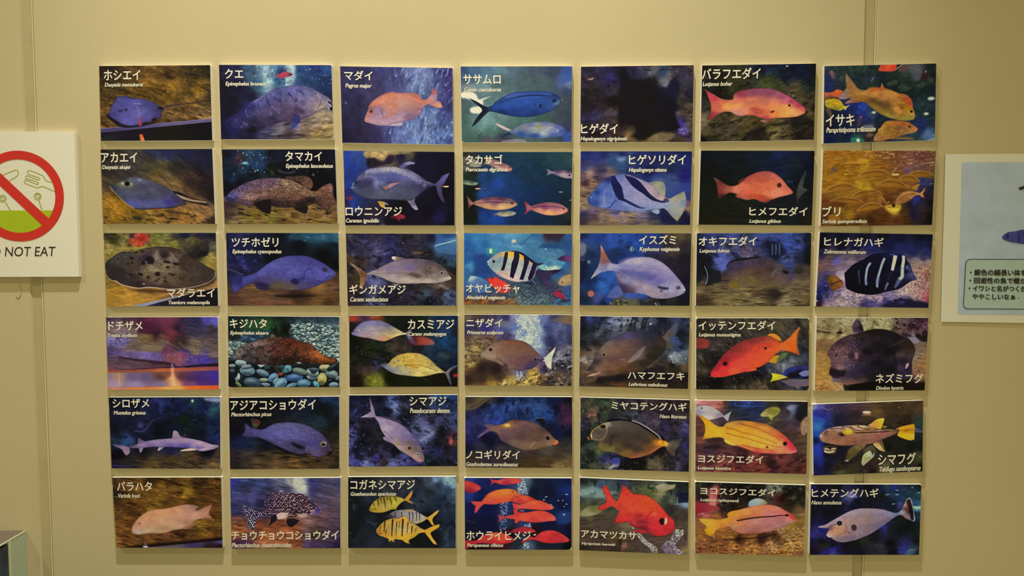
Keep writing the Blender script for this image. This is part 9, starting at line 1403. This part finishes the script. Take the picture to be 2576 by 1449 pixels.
PRINT_GAIN = {}
for key in sorted(BOARDS):
    label, jp, jb, la, lb = BOARDS[key]
    ox, oy, s = CROP[key]
    qp = np.array(QUAD[key], float).reshape(4, 2) / s + [ox, oy]
    q = np.array([[at(x, y, -BT).x, at(x, y, -BT).z] for x, y in qp])
    ctr = q.mean(0)
    root = empty('photo_board', (ctr[0], 0, ctr[1]), label, 'photo board', 'fish photo boards in rows on the wall')
    grow = ctr + (q - ctr) * 1.003
    v, f = prism(rounded(grow, (.0006,) * 4, 2), -BT, -.0001)
    obj('foam_board', v, f, M_FOAM, root)
    # the print: flat sheet glued on the face
    out = rounded(q, ROUND.get(key, (.0008, .0008, .0008, .0008)))
    Hq = homog([tuple(p) for p in q], [(0, 1), (1, 1), (1, 0), (0, 0)])
    uvs = happly(Hq, np.array(out))
    o = obj('fish_print', [(x, -BT - .0003, z) for x, z in out], [tuple(range(len(out)))[::-1]], print_material(key), root)
    uvl = o.data.uv_layers.new(name='uv')
    for lp in o.data.loops:
        uvl.data[lp.index].uv = uvs[lp.vertex_index]
    Hi = homog([(0, 0), (1, 0), (1, 1), (0, 1)], [tuple(p) for p in q])   # top-left origin, v down
    Hc = homog(np.array(QUAD[key], float).reshape(4, 2), [(0, 0), (1, 0), (1, 1), (0, 1)])

    def placer(bb, y):
        (u0, v0), (u1, v1) = happly(Hc, np.array([(bb[0], bb[1]), (bb[2], bb[3])], float))

        def place(u, w):
            p = happly(Hi, np.array([(u0 + (u1 - u0) * u, v1 + (v0 - v1) * w)]))[0]
            return (p[0], y, p[1])
        return place
    jh, jw = jb[3] - jb[1], jb[2] - jb[0]
    lettering('name_lettering', jp, placer(jb, -BT - .0005), M_INK, root, 0, .021 * jh / jw, jw / jh)
    lh, lw = lb[3] - lb[1], lb[2] - lb[0]
    lettering('latin_lettering', la, placer(lb, -BT - .0005), M_LATIN, root, .2, .045 * lh / lw, lw / lh * .8)

# ------------------------------------------------------------------ DO NOT EAT sign
SY = -.0062
tl, tr, br, bl = at(-93, 329, SY), at(186.5, 331.5, SY), at(198.5, 696, SY), at(-78, 697, SY)
root = empty('warning_sign', (at(52, 500, 0).x, 0, at(52, 500, 0).z), 'white board sign with red no-eating circle reading DO NOT EAT, left of the photo boards', 'sign')
v, f = prism([(p.x, p.z) for p in (tl, tr, br, bl)], SY, -.0001)
obj('sign_board', v, f, M_SIGN, root)
C0 = at(48, 493.5, SY)
R1 = (at(161, 493.5, SY).x - C0.x)
R0 = R1 * .81


def flat(name, pts, y, mat_, parent=root):
    return obj(name, [(x, y, z) for x, z in pts], [tuple(range(len(pts)))[::-1]], mat_, parent)


def stroke(name, plist, w, y, mat_, parent=None, closed=False):
    """flat line drawing: several polylines in one mesh (xz points)"""
    V, F = [], []
    for P in plist:
        P = np.array(P, float)
        if closed:
            d = np.roll(P, -1, 0) - np.roll(P, 1, 0)
        else:
            d = np.gradient(P, axis=0)
        d /= np.linalg.norm(d, axis=1)[:, None] + 1e-12
        nrm = np.c_[-d[:, 1], d[:, 0]] * w / 2
        b = len(V)
        for p, q_ in zip(P, nrm):
            V += [(p[0] + q_[0], y, p[1] + q_[1]), (p[0] - q_[0], y, p[1] - q_[1])]
        m_ = len(P)
        for i in range(m_ if closed else m_ - 1):
            j = (i + 1) % m_
            F.append((b + 2 * i, b + 2 * i + 1, b + 2 * j + 1, b + 2 * j))
    return obj(name, V, F, mat_, parent)


# green bowl of the pictogram
g0 = at(48, 529.5, SY).z - C0.z
a0 = math.asin(g0 / (R0 * 1.03))
pts = [(C0.x + R0 * 1.03 * math.cos(t), C0.z + R0 * 1.03 * math.sin(t)) for t in np.linspace(a0, -math.pi - a0, 40)]
flat('green_fill', pts, SY - .0002, M_GREEN)


def zz(px, py):            # pixel of the photograph -> xz on the sign face
    p = at(px, py, SY)
    return (p.x, p.z)


def ss(x, y):              # coordinates read in a magnified view of the sign
    return zz(x / 3.623, 310 + y / 3.623)


def sm(P, closed=False, n=5):
    P = np.array(P, float)
    return smooth_curve(P, [False] * len(P), closed, n)


fork = [sm([ss(*p) for p in ((470, 540), (425, 525), (408, 505), (392, 480), (350, 460), (270, 432), (250, 447), (262, 465), (310, 482), (355, 497), (362, 510), (345, 515), (290, 495), (245, 478), (232, 492), (245, 506), (300, 522), (345, 538), (350, 550), (335, 556), (280, 535), (238, 518), (224, 532), (232, 548), (300, 575), (345, 588), (385, 575), (430, 592), (500, 622))])]
knife = [sm([ss(*p) for p in ((-20, 490), (40, 468), (110, 438), (152, 428), (168, 446), (158, 478), (128, 500), (100, 515), (60, 540), (0, 562))])]
stalks = [sm([ss(*p) for p in ((52, 722), (75, 762), (95, 797))]), sm([ss(*p) for p in ((355, 705), (368, 748), (382, 785))])]
for nm, P in (('fork_outline', fork[0]), ('knife_outline', knife[0])):
    stroke(nm, [P], .0011, SY - .0002, M_LINE, root)
for P in stalks:
    stroke('stalk_outline', [P], .0014, SY - .0002, M_LINE, root)


def circ(cx, cy, r, n=20):
    return [ss(cx + r * math.cos(t), cy + r * math.sin(t)) for t in np.linspace(0, 2 * math.pi, n, endpoint=False)]


for cx, cy, r in ((25, 687, 31), (25, 687, 17), (343, 667, 31), (345, 664, 17)):
    stroke('eye_outline', [circ(cx, cy, r)], .0012, SY - .0002, M_LINE, root, True)
# red ring and bar
N = 96
V = [(C0.x + r * math.cos(t), SY - .0004, C0.z + r * math.sin(t)) for r in (R1, R0) for t in np.linspace(0, 2 * math.pi, N, endpoint=False)]
F = [(i, (i + 1) % N, N + (i + 1) % N, N + i) for i in range(N)]
obj('red_ring', V, F, M_RED, root)
rm, hw, dang = (R0 + R1) / 2, R1 * .107, math.radians(-44)
du, dn = np.array([math.cos(dang), math.sin(dang)]), np.array([-math.sin(dang), math.cos(dang)])
cc = np.array([C0.x, C0.z]) + dn * (-R1 * .015)
pts = [cc - du * rm + dn * hw, cc + du * rm + dn * hw, cc + du * rm - dn * hw, cc - du * rm - dn * hw]
flat('red_bar', [tuple(p) for p in pts], SY - .00043, M_RED)
ta, tb = zz(-43, 645.5), zz(140.3, 621)
lettering('sign_lettering', 'DO NOT EAT', lambda u, w: (ta[0] + (tb[0] - ta[0]) * u, SY - .0003, ta[1] + (tb[1] - ta[1]) * w + (tb[0] - ta[0]) * u * .004),
          M_BLACK, root, .14)

# dried glue that ran down the wall under the sign
M_GLUE = mat('dried_glue', seen('b8a468'), .35, .5)
gp = [at(x, y, -.0006) for x, y in ((45, 694), (46, 708), (50, 724), (51, 738), (47, 748), (42, 744))]
V, F = [], []
P = smooth_curve(np.array([(p.x, p.z) for p in gp]), [False] * 6, False, 5)
for i, (x, z) in enumerate(P):
    r = .0007 + .0009 * (i / len(P)) ** 2
    for k in range(5):
        t = math.pi * k / 4
        V.append((x + r * math.cos(t), -.0002 - r * .8 * math.sin(t), z))
for i in range(len(P) - 1):
    for k in range(4):
        a = i * 5 + k
        F.append((a, a + 1, a + 6, a + 5))
o = obj('glue_drip', V, F, M_GLUE, None, True)
o['label'], o['category'] = 'thin dried glue drip running down the wall under the white sign', 'glue stain'

# ------------------------------------------------------------------ information sheet on the right
PY = -.0022
M_PAPER = mat('laminated_paper', (0.78, 0.79, 0.76), .45, .4, .1, 120, .02, 12)
M_BLUE = mat('pale_blue_print', seen('b0b8b8', 1.0), .5, .3, 0, 1, .07, 45)
M_BOXF = mat('pale_green_print', seen('a9b8a0', 1.0), .5, .3, 0, 1, .05, 60)
M_BOXL = mat('dark_green_ink', seen('30503c'), .5, .3)
M_FISH = mat('navy_fish_ink', seen('3c3c78'), .5, .3, 0, 1, .5, 180)
M_FISH2 = mat('dark_navy_ink', seen('1c1c4c'), .5, .3)
root = empty('information_sheet', (at(2560, 600, 0).x, 0, at(2560, 600, 0).z), 'pale blue printed sheet about a fish at the right edge, wavy white margin', 'poster')


def sheet_y(x, z):
    return PY - .0005 * math.sin(z * 21 + 1.0) * math.exp(-abs(x - SX0) * 9) - .0001 * math.sin(x * 30)


tl, tr, br, bl = at(2378, 387.5, PY), at(2966, 384, PY), at(2955, 818, PY), at(2367.5, 809.5, PY)
SX0 = tl.x


def sheet_pt(u, w, lift=0.0):          # u right, w down, 0..1
    t, b_ = tl.lerp(tr, u), bl.lerp(br, u)
    p = t.lerp(b_, w)
    return (p.x, sheet_y(p.x, p.z) - lift, p.z)


def patch(name, u0, u1, w0, w1, lift, mat_, nu=10, nw=24):
    V = [sheet_pt(u0 + (u1 - u0) * i / nu, w0 + (w1 - w0) * j / nw, lift) for j in range(nw + 1) for i in range(nu + 1)]
    F = [(j * (nu + 1) + i, (j + 1) * (nu + 1) + i, (j + 1) * (nu + 1) + i + 1, j * (nu + 1) + i + 1) for j in range(nw) for i in range(nu)]
    return obj(name, V, F, mat_, root, True)


hs = homog([(2378, 387.5), (2966, 384), (2955, 818), (2367.5, 809.5)], [(0, 0), (1, 0), (1, 1), (0, 1)])


def su(px, py):
    return happly(hs, np.array([(px, py)], float))[0]


patch('paper_sheet', 0, 1, 0, 1, 0, M_PAPER, 40, 40)
u0, w0 = su(2418.5, 408.5)
u1, w1 = su(2412, 790)
patch('printed_area', u0, 1 - u0, w0, w1, .0003, M_BLUE, 40, 30)


def sheet_poly(name, pts, lift, mat_):
    return obj(name, [sheet_pt(*su(x, y), lift) for x, y in pts], [tuple(range(len(pts)))[::-1]], mat_, root)


bx = rounded(np.array([(2428., 651.), (2916., 652.), (2910., 779.), (2421.5, 776.)]), (13, 13, 13, 13), 6)
sheet_poly('text_box', bx, .0008, M_BOXF)
P = [sheet_pt(*su(x, y), .0010) for x, y in bx]
V, F = [], []
A = np.array([(p[0], p[2]) for p in P])
d = np.roll(A, -1, 0) - np.roll(A, 1, 0)
d /= np.linalg.norm(d, axis=1)[:, None]
for p, n_ in zip(P, np.c_[-d[:, 1], d[:, 0]] * .0005):
    V += [(p[0] + n_[0], p[1], p[2] + n_[1]), (p[0] - n_[0], p[1], p[2] - n_[1])]
m_ = len(P)
F = [(2 * i, 2 * i + 1, 2 * ((i + 1) % m_) + 1, 2 * ((i + 1) % m_)) for i in range(m_)]
obj('text_box_outline', V, F, M_BOXL, root)


def sheet_text(name, body, x0, y0, x1, y1, bold):
    (ua, wa), (ub, wb) = su(x0, y0), su(x1, y1)
    lettering(name, body, lambda u, w: sheet_pt(ua + (ub - ua) * u, wb + (wa - wb) * w, .0012), M_BLACK, root, 0,
              bold * (y1 - y0) / (x1 - x0), (x1 - x0) / (y1 - y0))


sheet_text('title_lettering', 'イ', 2559.5, 455, 2594, 489, .05)
sheet_text('text_lettering', '・銀色の細長い体を', 2438, 676.5, 2577, 693, .035)
sheet_text('text_lettering', '・回遊性の魚で暖か', 2437, 697, 2577, 713, .035)
sheet_text('text_lettering', '・イワシと名がつくが', 2435, 717, 2577, 733, .035)
sheet_text('text_lettering', 'ややこしいなぁ', 2444, 738.5, 2549, 753, .035)
sheet_text('text_lettering', '・・・', 2556, 748, 2590, 750.6, 0)
fishp = smooth_curve(np.array([(2517, 597), (2523, 588), (2534, 582.5), (2548, 581), (2565, 577), (2600, 573), (2650, 574), (2700, 580), (2740, 588), (2775, 574), (2768, 593), (2778, 612), (2740, 600), (2700, 606), (2650, 612), (2600, 614), (2560, 611), (2540, 608), (2525, 603.)]), [False] * 9 + [True] * 3 + [False] * 7, True, 4)
sheet_poly('fish_picture', [tuple(p) for p in fishp], .0012, M_FISH)
sheet_poly('fish_eye', [(2530 + 3.2 * math.cos(t), 594 + 3.2 * math.sin(t)) for t in np.linspace(0, 6.283, 10)[:-1]], .0016, M_FISH2)
stroke('gill_line', [[(sheet_pt(*su(x, y))[0], sheet_pt(*su(x, y))[2]) for x, y in ((2556, 583), (2560, 595), (2555, 608))]], .0012, sheet_pt(*su(2556, 595), .0018)[1], M_FISH2, root)

# ------------------------------------------------------------------ glass display tank, lower left corner
k0 = at(65, 1337, 0)
X1, ZTOP = k0.x, k0.z
X0, YF, ZB = X1 - .55, -.30, ZTOP - .36
def glassy(name, rgb, rough, spec=.5, trans=0.0):
    m = mat(name, rgb, rough, spec)
    m.node_tree.nodes['Principled BSDF'].inputs['Transmission Weight'].default_value = trans
    m.node_tree.nodes['Principled BSDF'].inputs['IOR'].default_value = 1.45
    return m


M_EDGE = glassy('green_acrylic', (0.62, 0.78, 0.66), .15, .5, .3)
M_TANK = mat('dark_water_print', (0.015, 0.03, 0.065), .12, .5, 0, 1, .9, 22)
M_LID = mat('smoked_lid', (0.15, 0.125, 0.11), .35, .4, .1, 80, .1, 20)
M_TRIM = mat('pale_corner_trim', (0.62, 0.66, 0.52), .35, .5)
M_BASE = mat('dark_plinth', (0.08, 0.075, 0.07), .6, .3, .1, 80, .1, 8)
root = empty('display_tank', ((X0 + X1) / 2, YF / 2, 0), 'dark glass display tank with greenish clear edge, bottom left corner', 'tank')


def bx_(name, x0, x1, y0, y1, z0, z1, m_):
    v, f = box_data(x0, x1, y0, y1, z0, z1)
    return obj(name, v, f, m_, root)


t31 = -.0315
bx_('back_pane', X0, X1, t31, -.0004, ZB, ZTOP, M_EDGE)
bx_('corner_trim', X1 - .010, X1 + .0006, t31 - .0042, t31, ZB, ZTOP - .0005, M_TRIM)
bx_('tank_body', X0 + .002, X1 - .0005, YF, t31 - .0042, ZB, ZTOP - .0035, M_TANK)
bx_('lid', X0, X1 - .0012, YF - .002, -.0012, ZTOP + .00005, ZTOP + .0014, M_LID)
bx_('lid_edge', X1 - .0012, X1 + .0004, YF - .002, -.0012, ZTOP - .0002, ZTOP + .0016, M_TRIM)
bx_('plinth', X0 - .01, X1 + .01, YF - .02, -.004, 0, ZB, M_BASE)
